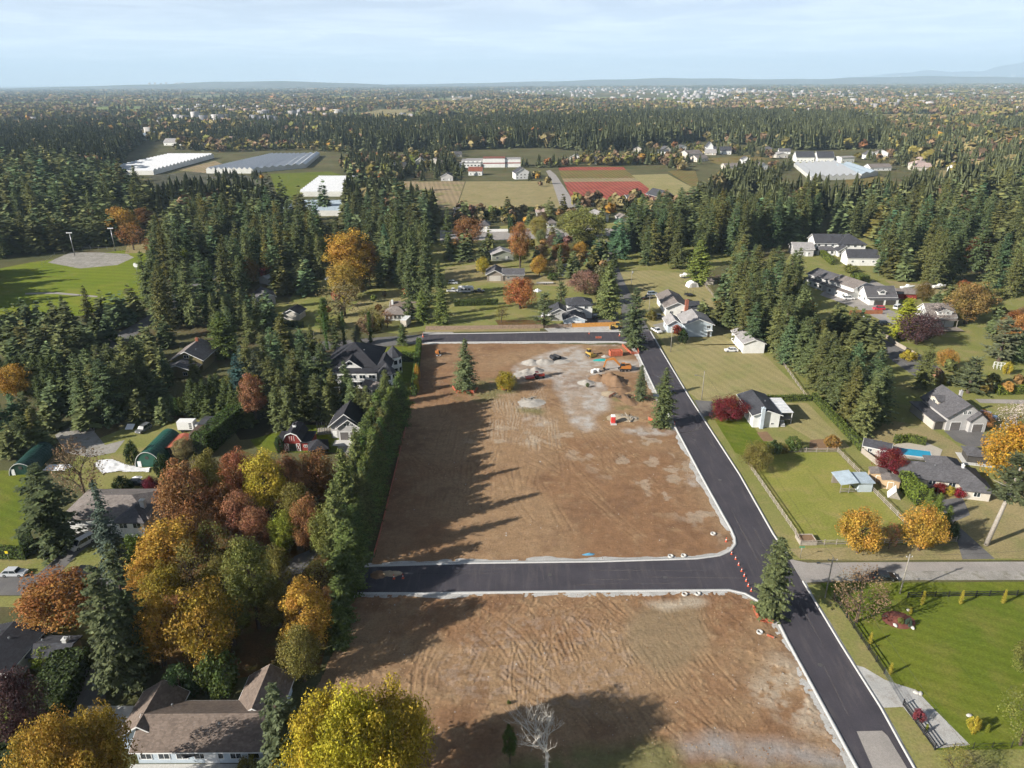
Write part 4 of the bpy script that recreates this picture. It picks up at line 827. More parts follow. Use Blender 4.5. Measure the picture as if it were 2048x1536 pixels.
# shrubs
for tr, col, lb in (((-76.26,119.24,7.54,2.65), (.10, .14, .03), 'large round clipped green shrub beside the white house'), ((68.77,77.67,3.05,0.83), 'yellow', 'bright yellow shrub at the edge of the large lawn'), ((61.6,79.72,2.26,0.84), (.22, .05, .07), 'dark red shrub beside the gravel pad and black fence'),
        ((100.92,144.64,2.73,1.42), 'crimson', 'crimson clipped shrub at the long grey bungalow, nearer the hedge'), ((102.78,143.95,2.18,1.3), 'yellow', 'yellow clipped shrub at the long grey bungalow'), ((104.47,142.4,2.71,1.29), (.22, .02, .03), 'crimson clipped shrub below the front corner of the long bungalow'),
        ((93.76,151.66,2.11,1.11), 'crimson', 'small red bush beside the tan sheds'), ((68.08,163.98,4.12,1.83), 'dark', 'dark green bush in the vegetable garden'), ((74.09,166.1,4.15,2.12), 'green', 'green bush in the vegetable garden'), ((70.58,164.77,2.96,1.71), 'olive', 'olive bush between the two in the vegetable garden'),
        ((84.93,167.36,4.02,1.86), (.30, .17, .05), 'orange-brown bush at the end of the vegetable garden'), ((63.7,260.37,4.05,1.74), (.26, .05, .03), 'red bush in front of the pale blue-grey house'), ((63.73,250.08,6.08,1.68), 'dark', 'dark bush at the corner of the pale blue-grey house'),
        ((57.07,278.07,4.68,2.05), 'olive', 'olive bush beside the brick chimney house'), ((78.21,285.83,3.92,1.68), (.30, .09, .03), 'orange bush behind the brick chimney house'), ((-91.6,210.47,4,2.58), 'oliveg', 'bright green bush beside the chalet'), ((-61.58,166.45,5.2,1.19), 'dark', 'dark bush by the red barn'),
        ((-56.49,264.43,7.56,3.33), 'brown', 'round brown bush on the lawn in front of the bungalow'), ((-52.87,266.18,7.6,2.76), 'olive', 'round olive bush next to the brown one'), ((-30.81,213.66,7,0.98), 'gold', 'golden shrub against the long hedge of the lot'), ((-30.15,205.53,5.12,0.95), 'yellow', 'yellow shrub at the end of the long hedge'),
        ((-0.78,83.23,0.84,0.31), 'green', 'tiny weed clump on the lower lot'), ((92.98,126.11,4.78,1.49), 'dark', 'dark bush at the bend of the asphalt driveway'), ((-85.86,152.6,7.7,1.73), 'dark', 'dark conical bush beside the green arched hut'),
        ((-97.23,160.21,7.22,1.67), 'dark', 'small round conifer bush in front of the tarpaulin'), ((-93.13,146.87,4.82,2.16), 'dark', 'dark shrub behind the white house'), ((-52.95,85.21,6.47,2.56), (.07, .11, .04), 'dark laurel behind the brown-roofed house'), ((-46.69,85.56,9.31,3.04), (.09, .12, .03), 'tall laurel at the back wall of the brown-roofed house'),
        ((-78.84,91.98,3.8,2.19), (.17, .20, .03), 'lime green bush beside the flat grey roof'), ((-74.06,77.55,5.56,1.95), (.16, .20, .03), 'green bush under the purple tree'), ((-37.45,71.19,3.27,1.56), 'olive', 'olive hedge bush under the eaves of the brown-roofed house'),
        ((136.96,208.96,4.32,1.28), 'olive', 'small bush at the lane wall'), ((138.16,231.18,3.71,2.44), 'yellow', 'yellow-green bush beside the lane wall'), ((163.78,217.85,4.62,1.33), 'yellow', 'yellow bush by the glass frame'), ((127.01,290.5,4.4,2.13), (.35, .2, .04), 'gold bush by the white houses'),
        ((172.02,354.12,4.38,3.56), 'oliveg', 'rounded green bush beside the white houses'), ((20.29,342.87,3.77,2.47), 'green', 'low green bush by the parked trailers')):
    P('bush', tr, col, lb)

# rows and woods: candidates are sorted by the size they show; the largest stand singly
CAND = []
rt = random.Random(5)
def vary(c):
    k = rt.uniform(.72, 1.3); w = rt.gauss(0, .13); return (c[0]*k*(1+w), c[1]*k, c[2]*k*(1-w*.8))
def cand(kind, x, y, h, r, tint, area): CAND.append((h/math.hypot(x, y), kind, x, y, h, r, tint, area))
def tips(kind, pts, area, hw=.155, tint=None, jit=.12):
    for x, y, h in pts: cand(kind, x, y, h, h*hw*1.4*rt.uniform(.85, 1.15), tint or vary(TINT[kind]), area)
SCR = resample([(-30.97,187.04),(-31.05,166.06),(-31.07,146.16),(-31.03,130.72),(-31.11,119.79)], 2.1)
for row, off in ((0, -1.6), (1, -4.6)):
    for i, p in enumerate(offset_line(SCR, off)):
        h = rt.uniform(13.4, 15.8)*(1.0 if i < len(SCR)*.85 else .8); cand('cedar', p[0]+rt.uniform(-.6, .6), p[1]+rt.uniform(-.6, .6), h, rt.uniform(3.0, 3.9), tuple(c*rt.uniform(.85, 1.15) for c in (.115, .145, .04)), 'shaggy green cedar in the screen beside the dirt lot')
for tr, lb in (((-34.47,126.17,23.06,3.62), 'tallest green tree with a pale trunk beside the cedar screen'), ((-34.65,118.19,20.29,3.64), 'large green tree at the shaded end of the front road'), ((-34.84,140.33,20.61,3), 'tall green tree standing out of the cedar screen')): P('cedar', tr, (.13, .15, .045), lb)
tips('cedar', [(-31.72,113.7,14), (-31.37,109.04,13), (-30.91,101.24,11), (-30.15,95.92,10)], 'green tree at the low end of the cedar screen', .22, (.10, .13, .035))
tips('fir', [(-63.29,192.71,20), (-62.38,197.84,20), (-59.38,193.27,19), (-55.58,194.04,21), (-48.36,190.23,17), (-68.45,186.68,20), (-65.34,184.33,17), (-77.21,207.24,20), (-76.26,212.56,20), (-77.32,226.1,19), (-81.04,203.69,19), (-52.13,189.51,15), (-55.76,185.76,15), (-60.29,185.84,15), (-45.41,184.33,14), (-43.35,183.63,12), (-41.24,183.59,12), (-52.51,183.77,12), (-62.15,179.23,14), (-65.59,179.28,14)],
     'dark fir in the clump between mansion and garage', .17)
tips('spruce', [(-81.98,196.54,17), (-82.79,203.47,17), (-77.2,199,17)], 'blue-grey spruce at the end of the fir clump near the chalet', .17)
tips('cedar', [(-93.08,189.17,12), (-91.14,188.55,11), (-89.46,189.11,12), (-87.51,190.44,13), (-86.06,191.18,13), (-82.45,187.34,13), (-79.99,186.01,12), (-77.21,184.15,12), (-87.94,186.4,8), (-84.19,186.34,8), (-79.82,184.53,8), (-75.93,182.74,8)], 'dense dark cedar in the screen behind the white box truck', .17, (.085, .11, .035))
tips('thuja', [(-104.72,188.66,6), (-103.4,188.64,6), (-102.25,188.98,6), (-100.93,188.96,6), (-99.77,189.3,6), (-98.45,189.28,6), (-97.29,189.62,6), (-96.12,189.96,6)], 'slim cypress in the short row beside the dark cedars', .14)
tips('fir', [(-189.28,255.12,15), (-190.29,261.13,14), (-188.8,265.81,15), (-182.2,262.92,15), (-176.02,262.79,15), (-169.29,259.19,16), (-167.67,271.06,18), (-165.39,276.81,15), (-158.4,273.01,16), (-158.04,278.03,14), (-158.5,286.69,15), (-178.11,239.31,14), (-173.21,238.95,15), (-166.98,235.98,15), (-164.34,238.77,15), (-156.21,232.99,15), (-155,238.85,14), (-153.44,241.92,13), (-155.08,251.02,12), (-152.07,254.05,12), (-165.78,222.97,14), (-158.35,220.34,14), (-153.06,220.62,13), (-147.73,220.89,12)],
     'dark conifer in the belt below the ball field', .15)
tips('cedar', [(-160.94,208.6,12), (-158.25,208.55,12), (-156.3,209.4,12), (-154.17,210.26,12), (-151.46,210.21,12), (-148.91,210.17,12), (-146.21,210.12,12), (-143.82,210.08,12), (-142.57,201.07,11), (-137.84,196.96,11), (-141.14,195.04,11), (-134.96,195.42,10)], 'dark cedar in the row behind the golden maple', .2, (.085, .11, .035))
tips('fir', [(-125.06,189.67,20), (-124.07,193.79,20), (-122.86,197.19,20), (-121.47,200.83,19), (-117.72,208.08,19), (-120.35,207.19,19), (-115.53,185.14,20), (-119.11,186.5,18), (-113.38,188.74,18), (-111.33,191.3,17), (-122.19,183.73,14), (-121.02,182.39,10), (-115.26,205.08,15), (-114.69,205.22,10)], 'large fir in the clump above the gravel drive', .19)
tips('fir', [(-129.64,171.9,16), (-131.63,170.29,16), (-127.35,169.86,12), (-133.85,168.1,15), (-125.35,168.5,9), (-128,166.19,13), (-131.33,165.05,10)], 'blackish fir above the dark green hut', .18)
tips('tallfir', [(-142.51,659.95,30), (-125.86,625.96,29), (-105.34,645.89,29), (-109.21,607.2,28), (-104.6,547.41,27), (-141.42,548.59,26), (-149.27,511.76,25), (-189.17,572.07,28), (-90.35,517.41,27), (-83.77,537.75,28), (-67.47,476.37,24), (-57.82,457.29,22), (-98.06,467.34,27), (-117.04,518.7,27), (-175.26,559.6,26), (-188.65,544.89,26)], 'very tall fir in the group before the greenhouses', .13)
def wood(kind, poly, n, hr, area, mind=4.5, hw=(.17, .225), tint=None, excl=(), alt=None, alt_p=0.0):
    xs = [p[0] for p in poly]; ys = [p[1] for p in poly]; got = []; tries = 0
    while len(got) < n and tries < n*40:
        tries += 1; x, y = rt.uniform(min(xs), max(xs)), rt.uniform(min(ys), max(ys))
        if not in_poly([x], [y], poly)[0] or any(in_poly([x], [y], e)[0] for e in excl) or any((x-a)**2+(y-b_)**2 < mind**2 for a, b_ in got): continue
        got.append((x, y)); h = rt.uniform(*hr)
        if alt and rt.random() < alt_p:
            c = C_[rt.choice(alt)]; h *= .62; cand('maple', x, y, h, h*rt.uniform(.34, .44), tuple(q*rt.uniform(.6, .95) for q in c), area.replace('fir', 'autumn tree').replace('conifer', 'autumn tree'))
        else: cand(kind if rt.random() < .8 else 'cedar', x, y, h, h*rt.uniform(*hw), tint or vary(TINT[kind]), area)
AUT = ('gold', 'orange', 'rust', 'olive', 'beige', 'oliveg', 'brown')
wood('fir', [(-321.4,420.54),(-301.55,445.93),(-282.84,451.54),(-253.68,432.66),(-253.99,463.46),(-237.8,450.18),(-234.22,462.85),(-256.38,518.09),(-309.18,614.54),(-399.83,752.2),(-529.14,849.02),(-580.09,760.89)], 190, (23, 34), 'tall fir in the dark wood behind the ball field', 5.5, alt=AUT, alt_p=.04)
RD = [(-155.41,246.4),(-149.99,282.18),(-156.36,337.59),(-157.1,409.27),(-141.25,396.09),(-139.63,319.57),(-139.89,269.07),(-143.43,240.98)]
wood('fir', [(-200.99,391.57),(-221.07,462.44),(-205.09,496.94),(-166.59,495.67),(-136.1,459.82),(-109.13,414.58),(-100.15,366.17),(-115.11,346.1),(-118.18,310.89),(-122.33,275.05),(-129.99,251.36),(-152.08,282.22),(-173.57,337.99)], 150, (19, 30), 'dark fir in the wood beside the ball field', 4.6, excl=(RD,), alt=AUT, alt_p=.05)
wood('tallfir', [(-97.34,414.25),(-77.99,388.31),(-59.69,376.18),(-44.48,412.76),(-42.36,456.93),(-64.76,511.54),(-90.13,493.14),(-107.16,475.73)], 40, (22, 27), 'tall fir in the shaded grove behind the golden maple', 5)
wood('fir', [(57.9,373.14),(80.2,364.86),(97.57,361.2),(103.44,408.61),(124.35,421.71),(145.02,451.15),(139.82,504.54),(106.11,494.11),(85.15,452.99),(60.22,409.82)], 60, (20, 28), 'fir in the dense grove behind the mown field', 5, hw=(.21, .27))
EX = ([(120.67,290.63),(131.4,313.56),(159,359.66),(171.74,359.34),(171.95,312.66),(162.05,275.99),(132.8,252.16),(129.77,276.63),(123.71,276.75)], [(156.45,359.73),(182.91,434.52),(219.13,433.44),(177.63,339.12),(163.12,339.46)], [(117.02,340.56),(132.12,407.8),(163.11,413.66),(143.74,339.92),(128.37,330.97)], [(163.64,304.79),(180.04,339.06),(189.8,325.06),(207.81,311.87),(198.45,289.02),(167.15,263.22),(158.02,276.07)])
wood('fir', [(87.5,267.82),(97.36,277.28),(103.04,258.46),(106.29,241.79),(95.57,218.07),(91.02,239.47),(84.42,247.51)], 18, (17, 25), 'tall fir in the screen behind the white sheds', 5.2, hw=(.21, .27))
wood('fir', [(106.29,241.79),(108.71,227.85),(110.94,199.56),(106.35,182.16),(95.47,173.9),(95.35,197.18),(95.57,217.2)], 26, (13, 19), 'fir in the screen beside the long clipped hedge', 4.8, hw=(.23, .3))
wood('fir', [(88.57,306.42),(112.15,340.68),(115.58,313.91),(112.9,264.25),(101.05,252.75),(95.36,270.82)], 12, (17, 24), 'fir between the small blue pool and the white houses', 6, hw=(.18, .23))
wood('fir', [(113.03,436.61),(151.29,450.95),(209.17,502.17),(195.08,449.6),(171.47,420.35),(124.72,382.93),(111.6,395.47)], 44, (24, 32), 'tall fir in the wood beyond the mown field', 5.5, excl=EX)
wood('fir', [(175.21,339.17),(211.88,405.56),(281.33,499.7),(419.09,585.4),(255.36,328.01),(224.21,295.82),(207.47,303.84),(203.6,320.38),(192.12,329.48)], 110, (23, 33), 'tall fir in the thick wood on the far right', 5.5, excl=EX, alt=AUT, alt_p=.04)
wood('fir', [(195.08,449.6),(252.65,520.95),(281.33,499.7),(211.88,405.56),(216.12,433.53)], 26, (20, 26), 'tall fir behind the large dark-roofed white house', 5.5)
wood('fir', [(169.05,240.69),(190.42,245.61),(173.03,212.54),(168.21,212.62)], 5, (10, 14), 'fir by the walled garden', 5)
wood('fir', [(-109.08,310.7),(-98.85,322.9),(-84.44,302.35),(-105.09,345.86),(-115.11,346.1)], 8, (12, 18), 'fir beside the shaded lawn and its tan shed', 4)
wood('fir', [(-141.66,415.49),(-112.92,443.36),(-91.87,388.67),(-95.09,345.62),(-115.11,346.1)], 34, (15, 24), 'dark fir in the wood before the golden maple', 4)
wood('fir', [(-127.29,226.17),(-133.12,246.01),(-129.99,251.36),(-116.78,251.12),(-104.09,228.1),(-99.69,208.58),(-110.95,208.75)], 9, (9, 15), 'fir beside the chalet in the dark wood', 5, excl=([(-112.79,212.85),(-128.1,251.32),(-111.12,251.02),(-98.06,216.84)],))
SK = ('rust', 'olive', 'gold', 'brown', 'oliveg', 'orange', 'beige')
YX = ([(-32.14,309.03),(-32.85,344.13),(-5.67,347.38),(28.91,342.66),(29.12,315.83),(-4.96,293.23),(-26.73,297.37)], [(-33.98,264.61),(-35.3,276.6),(44.42,278.33),(43.23,263.15)], [(-53.16,273.71),(-56.95,309.57),(-43.4,309.28),(-36.97,273.39)], [(16.25,269.19),(17.47,311.97),(39.41,315.6),(35.12,268.83)], [(-43.47,433.81),(-47.9,482.64),(93.84,483.42),(85.52,437.43)], [(-14.1,338.92),(-14.59,375.01),(10.06,376.65),(8.96,333.74)], [(-12.88,380.69),(-12.7,425.68),(3.81,425.2),(3.33,374.55)])
wood('fir', [(-58.45,457.42),(-40.41,433.72),(64.05,438.07),(68.11,506.99),(43.63,532.66),(14.26,540.29),(-22.98,535.04),(-52.76,536.11)], 26, (9, 17), 'conifer among the gardens of the far street', 7, (.18, .26), excl=YX, alt=SK, alt_p=.5)
wood('fir', [(-42.77,344.37),(-38.62,412.6),(-6.69,425.51),(56.47,426.53),(53.77,362.3),(31.37,342.6),(9.59,358.14),(-6.03,374.79),(-32.82,375.48)], 40, (8, 17), 'conifer between the far street and the yards', 6, (.18, .26), excl=YX, alt=SK, alt_p=.6)
wood('fir', [(45.19,307.36),(49.8,342.16),(48.62,384.95),(40.84,362.63),(35.98,315.68),(37.85,292.35)], 8, (9, 15), 'conifer beside the old road opposite the mown field', 5, (.18, .24), alt=SK, alt_p=.4)
wood('fir', [(-76.71,270.98),(-84.1,310.16),(-62.04,326.41),(-44.41,317.46),(-45.06,273.55),(-53.23,262.56)], 12, (5, 11), 'garden conifer round the bungalow lawn', 7, (.2, .3), excl=YX, alt=SK, alt_p=.6)
wood('fir', [(-78.14,335.77),(-70.47,376.46),(-47.53,387.5),(-43.62,330.42),(-65.22,317.92)], 14, (16, 24), 'tall fir shading the lawn behind the bungalow', 6, (.17, .22))
wood('fir', [(120.67,264.11),(131.07,270.13),(134.66,252.13),(126.21,226.62),(122.47,241.51)], 9, (9, 14), 'fir beside the bend of the lane above the tall screen', 5, (.2, .26))
wood('fir', [(181.2,304.41),(207.47,303.84),(210.22,275.04),(190.42,245.61),(175.56,251.38),(174.69,266.15)], 14, (9, 16), 'garden tree behind the white-gabled house', 7, (.2, .28), alt=SK, alt_p=.5)
wood('fir', [(182.06,353.87),(189.7,338.83),(192.12,329.48),(192.09,353.62)], 7, (12, 18), 'fir at the end of the white houses', 5, (.17, .23))
wood('fir', [(136.02,213.13),(146.13,219.45),(149.64,208.77),(165,212.67),(158.67,200.74),(142.61,197.22)], 7, (5, 9), 'garden tree along the lane behind the grey house', 6, (.22, .3), alt=SK, alt_p=.6)
wood('fir', [(77.04,277.68),(101.87,306.13),(105.87,290.94),(88.56,264.72)], 7, (10, 16), 'fir beside the small blue pool garden', 5, (.2, .26))
wood('fir', [(-246.86,284.1),(-231.3,297.92),(-275.88,370.58),(-302.67,350.57)], 26, (14, 22), 'fir at the far side of the ball field', 6, (.2, .25))
wood('fir', [(-177.77,246.8),(-164.72,246.57),(-128.54,183.79),(-129.11,177.5),(-136.68,180.71)], 10, (8, 14), 'dark fir beside the shaded drive', 5, (.2, .26))
wood('fir', [(-115.78,208.82),(-112.79,212.85),(-98.19,180.18),(-116.01,190.28)], 5, (7, 11), 'dark fir above the parked grey car', 5, (.2, .26))
wood('fir', [(-296.26,384.59),(-278.4,408.69),(-264.66,414.9),(-275.38,433.29),(-294.03,433.83),(-322.57,413.85)], 26, (17, 25), 'edge fir of the dark wood behind the ball field', 3.6, (.19, .25))
wood('fir', [(-265.56,418.97),(-245.24,422.52),(-233.48,434.98),(-247.4,463.25),(-281.02,448.38)], 18, (15, 22), 'fir behind the infield fence of the ball field', 3.6, (.19, .25))
wood('fir', [(92.48,312.78),(116.43,338.67),(137.18,328.95),(119.36,287.09),(96.35,274.01)], 15, (17, 24), 'fir in the grove before the white houses', 4.5, (.2, .26))
wood('fir', [(-124.91,281.68),(-111.07,302.91),(-94.59,274.51),(-94.17,250.72),(-109.04,245.59)], 14, (11, 18), 'fir above the chalet beside the shaded road', 4.5, (.18, .24), excl=([(-111.76,291.83),(-119.79,319.13),(-106.99,318.84),(-98.86,291.56)],))
wood('fir', [(-81.98,234.92),(-68.39,237.16),(-59.94,216.23),(-62.39,200.26),(-72.84,204.23)], 12, (12, 18), 'fir left of the mansion in the thick clump', 4, (.18, .24))
wood('fir', [(-194.57,247.09),(-169.77,252.07),(-176.09,269.75),(-214.8,276.85)], 12, (11, 15), 'dark conifer beside the shaded street', 5)

# ---------------------------------------------------------------- houses and sheds
shingle('roof_brown', (.165, .128, .105)); shingle('roof_black', (.030, .030, .036)); shingle('roof_grey', (.095, .092, .098)); shingle('roof_dark', (.055, .056, .064)); shingle('roof_pale', (.30, .285, .28))
shingle('roof_taupe', (.19, .165, .15)); shingle('roof_red', (.20, .07, .045)); shingle('roof_pink', (.38, .29, .26))
def metal_roof(name, c):
    m, t, b = nodes(name); p = wpos(t); sp = N(t, 'ShaderNodeSeparateXYZ', {0: p})
    w = N(t, 'ShaderNodeMath', {0: sp.outputs[1], 1: 18.0}, operation='MULTIPLY'); sn = N(t, 'ShaderNodeMath', {0: w.outputs[0]}, operation='SINE')
    col = ramp(t, noise(t, p, .8, 6, .7), [(.3, tuple(x*.72 for x in c)), (.7, tuple(min(1, x*1.12) for x in c))]); t.links.new(col, b.inputs['Base Color'])
    b.inputs['Roughness'].default_value = .45; b.inputs['Specular IOR Level'].default_value = .5; bump(t, b, sn.outputs[0], .4, .05); return m
metal_roof('metal_blue', (.42, .50, .56)); metal_roof('metal_white', (.70, .71, .72)); metal_roof('poly_white', (.36, .37, .38)); metal_roof('metal_green', (.015, .085, .06)); metal_roof('metal_orange', (.42, .11, .06)); metal_roof('metal_rust', (.13, .085, .065)); metal_roof('metal_green_dark', (.012, .05, .04))
def siding(name, c, course=.22):
    m, t, b = nodes(name); p = wpos(t); sp = N(t, 'ShaderNodeSeparateXYZ', {0: p}); w = N(t, 'ShaderNodeMath', {0: sp.outputs[2], 1: 1/course}, operation='MULTIPLY'); fr = N(t, 'ShaderNodeMath', {0: w.outputs[0]}, operation='FRACT')
    col = ramp(t, noise(t, p, .5, 6, .65), [(.3, tuple(x*.86 for x in c)), (.7, tuple(min(1, x*1.06) for x in c))]); t.links.new(col, b.inputs['Base Color']); b.inputs['Roughness'].default_value = .65; bump(t, b, fr.outputs[0], .3, .03); return m
siding('wall_white', (.74, .74, .71)); siding('wall_blue', (.48, .55, .60)); siding('wall_grey', (.42, .41, .40)); siding('wall_cream', (.55, .50, .42)); siding('wall_tan', (.48, .34, .20)); siding('wall_taupe', (.27, .23, .19)); siding('wall_olive', (.20, .17, .08))
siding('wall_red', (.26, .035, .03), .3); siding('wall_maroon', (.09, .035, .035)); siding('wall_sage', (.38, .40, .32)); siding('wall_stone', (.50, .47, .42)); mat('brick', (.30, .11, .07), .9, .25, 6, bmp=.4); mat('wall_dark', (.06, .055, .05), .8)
mat('door_grey', (.13, .12, .115), .5); mat('door_white', (.7, .7, .68), .5)
for q, c in (('S', 0), ('E', 1), ('N', 2), ('W', 3)): pass
FACE = {'S': (0, -1), 'N': (0, 1), 'E': (1, 0), 'W': (-1, 0)}
WIN_CACHE = {}
class House:
    def __init__(s, name, label, x, y, rz=0.0, cat='house', group=None): s.o = empty(name, (x, y, 0), rz, label, cat, group); s.w = []
    def wing(s, x0, y0, x1, y1, h, rise, ridge='x', roof='roof_grey', wall='wall_white', over=.5, hip=False, z=0.0, trim=True, gab=None):
        W_ = MATS[wall]; b = MB(); s.w.append((x0, y0, x1, y1, h)); t = .2
        if hip or rise <= .01: b.b2(x0, y0, z-.3, x1, y1, z+h)
        elif ridge == 'x': ym = (y0+y1)/2; b.prism([(y0, z-.3), (y1, z-.3), (y1, z+h), (ym, z+h+rise), (y0, z+h)], 'x', x0, x1)
        else: xm = (x0+x1)/2; b.prism([(x0, z-.3), (x1, z-.3), (x1, z+h), (xm, z+h+rise), (x0, z+h)], 'y', y0, y1)
        b.build('wall', W_, s.o); r = MB(); zb = z+h; o = over
        if hip:
            lx, ly = x1-x0, y1-y0; k = min(lx, ly)/2; sl = rise/k; ze = zb-o*sl+.02
            if lx >= ly: r0, r1 = (x0+k, (y0+y1)/2), (x1-k, (y0+y1)/2)
            else: r0, r1 = ((x0+x1)/2, y0+k), ((x0+x1)/2, y1-k)
            v = [(x0-o, y0-o), (x1+o, y0-o), (x1+o, y1+o), (x0-o, y1+o)]; vs = [(a, c, ze) for a, c in v]+[(a, c, ze+t) for a, c in v]+[(*r0, zb+rise+t), (*r1, zb+rise+t)]
            f = [(3, 2, 1, 0), (0, 1, 5, 4), (1, 2, 6, 5), (2, 3, 7, 6), (3, 0, 4, 7)]
            f += [(4, 5, 9, 8), (6, 7, 8, 9), (5, 6, 9), (7, 4, 8)] if lx >= ly else [(5, 6, 9, 8), (7, 4, 8, 9), (4, 5, 8), (6, 7, 9)]
            r.add(vs, f)
        elif rise <= .01: r.b2(x0-o, y0-o, zb, x1+o, y1+o, zb+t)
        else:
            a0, a1 = (y0, y1) if ridge == 'x' else (x0, x1); am = (a0+a1)/2; sl = rise/(am-a0); ze = zb-o*sl; e0, e1 = (x0, x1) if ridge == 'x' else (y0, y1)
            r.prism([(a0-o, ze), (am, zb+rise), (a1+o, ze), (a1+o, ze+t), (am, zb+rise+t*1.15), (a0-o, ze+t)], ridge, e0-o, e1+o)
            if trim:
                for e in ((e0-o-.06, e0-o-.005), (e1+o+.005, e1+o+.06)): MB().prism([(a0-o-.04, ze-.06), (am, zb+rise-.06), (a1+o+.04, ze-.06), (a1+o+.04, ze+t*.8), (am, zb+rise+t*.95), (a0-o-.04, ze+t*.8)], ridge, *e).build('fascia', MATS['white_trim'], s.o)
            for a in (a0-o-.09, a1+o+.01) if trim else ():
                g = MB()
                if ridge == 'x': g.b2(e0-o, a, ze-.02, e1+o, a+.08, ze+.12)
                else: g.b2(a, e0-o, ze-.02, a+.08, e1+o, ze+.12)
                g.build('gutter', MATS['white_trim'], s.o)
        rf = r.build('roof', MATS[roof], s.o); s.last = rf; return s
    def win(s, x, y, z, face, w=1.3, h=1.1, frame='white_trim', name='window', pane='glass', mull=1):
        nx, ny = FACE[face]; key = (round(w, 2), round(h, 2), frame, pane, mull); rz = math.atan2(ny, nx)+math.pi/2
        if key not in WIN_CACHE:
            f = MB(); t = .09
            f.b2(-w/2-t, -.07, -h/2-t, w/2+t, .0, -h/2); f.b2(-w/2-t, -.07, h/2, w/2+t, .0, h/2+t); f.b2(-w/2-t, -.07, -h/2, -w/2, 0, h/2); f.b2(w/2, -.07, -h/2, w/2+t, 0, h/2)
            for i in range(mull): xx = -w/2+w*(i+1)/(mull+1); f.b2(xx-.03, -.06, -h/2, xx+.03, 0, h/2)
            g = MB(); g.b2(-w/2, -.03, -h/2, w/2, .0, h/2); a, c = f.mesh('window'), g.mesh('pane'); a.materials.append(MATS[frame]); c.materials.append(MATS[pane]); WIN_CACHE[key] = (a, c)
        a, c = WIN_CACHE[key]; o = obj(name, a, None, s.o, (x+nx*.005, y+ny*.005, z), rz); obj('pane', c, None, o); return o
    def wins(s, wing, face, n, z=1.5, w=1.3, h=1.1, frame='white_trim'):
        x0, y0, x1, y1, H_ = s.w[wing]
        for i in range(n):
            f = (i+.5)/n
            if face in 'SN': s.win(x0+(x1-x0)*f, y0 if face == 'S' else y1, z, face, w, h, frame)
            else: s.win(x0 if face == 'W' else x1, y0+(y1-y0)*f, z, face, w, h, frame)
        return s
    def door(s, x, y, face, w=1.0, h=2.1, m='door_white', name='door', z=0.0):
        nx, ny = FACE[face]; rz = math.atan2(ny, nx)+math.pi/2; b = MB(); b.b2(-w/2, -.06, 0, w/2, 0, h); o = b.build(name, MATS[m], s.o, (x+nx*.005, y+ny*.005, z), rz)
        if w > 1.6:
            for k in range(4):
                q = MB(); q.b2(-w/2+.06, -.085, h*k/4+.04, w/2-.06, -.055, h*(k+1)/4-.04); q.build('panel', MATS[m], o)
        else: q = MB(); q.b2(w*.32, -.12, 1.0, w*.4, -.06, 1.08); q.build('handle', MATS['steel'], o)
        f = MB(); f.b2(-w/2-.12, -.05, 0, -w/2, 0, h+.12); f.b2(w/2, -.05, 0, w/2+.12, 0, h+.12); f.b2(-w/2, -.05, h, w/2, 0, h+.12); f.build('frame', MATS['white_trim'], o); return s
    def box(s, name, m, *b6, bevel=0.0): MB().b2(*b6).build(name, MATS[m], s.o, bevel=bevel); return s
    def chimney(s, x, y, z1, m='brick', w=.8, z0=0): b = MB(); b.b2(x-w/2, y-w/2, z0, x+w/2, y+w/2, z1); b.b2(x-w/2-.08, y-w/2-.08, z1, x+w/2+.08, y+w/2+.08, z1+.15); b.lathe([(.16, 0), (.14, .35)], (x, y, z1+.15), 8); b.build('chimney', MATS[m], s.o); return s
    def vent(s, x, y, z): b = MB(); b.lathe([(.09, 0), (.09, .45), (.2, .45), (.16, .6), (.02, .66)], (x, y, z-.12), 8); b.build('vent', MATS['steel'], s.o); return s
    def steps(s, x0, y0, x1, n=3, face='S'):
        b = MB()
        for i in range(n): b.b2(x0, y0-.3*(i+1), 0, x1, y0-.3*i, .17*(n-i))
        b.build('step', MATS['concrete'], s.o); return s

# brown-roofed house in the foreground
h = House('house', 'sprawling house with brown shingled roof and two wings in the foreground', -46, 78)
h.wing(-8, -5.0, 10, 3.0, 3.0, 2.0, 'x', 'roof_brown', 'wall_blue', .6).wing(-11.2, -2.6, -5.2, 4.9, 3.0, 2.03, 'y', 'roof_brown', 'wall_blue', .6).wing(4.3, .5, 10.4, 8.0, 3.02, 2.0, 'y', 'roof_brown', 'wall_blue', .6)
h.wins(0, 'S', 7, 1.5, 1.5, 1.1).vent(-5.2, 1.4, 4.1).vent(3.2, -2.2, 4.2).vent(8.0, -3, 3.6).door(2.6, -5.0, 'S', 1.8, 2.1); h.win(-11.2, 0, 1.5, 'W'); h.win(-11.2, 3, 1.5, 'W'); h.win(-8, 4.9, 1.5, 'N'); h.box('patio', 'concrete', -9, -10, -.2, 9, -5.2, .08)
h = House('house', 'white house with brown hipped roof and bay behind the blue-green spruce', -88, 136)
h.wing(-9, -6, 9.2, 5, 4.2, 2.0, 'x', 'roof_taupe', 'wall_white', .7, hip=True).wing(3.2, -7.6, 9.0, -1, 4.25, 1.6, 'y', 'roof_grey', 'wall_white', .6, hip=True)
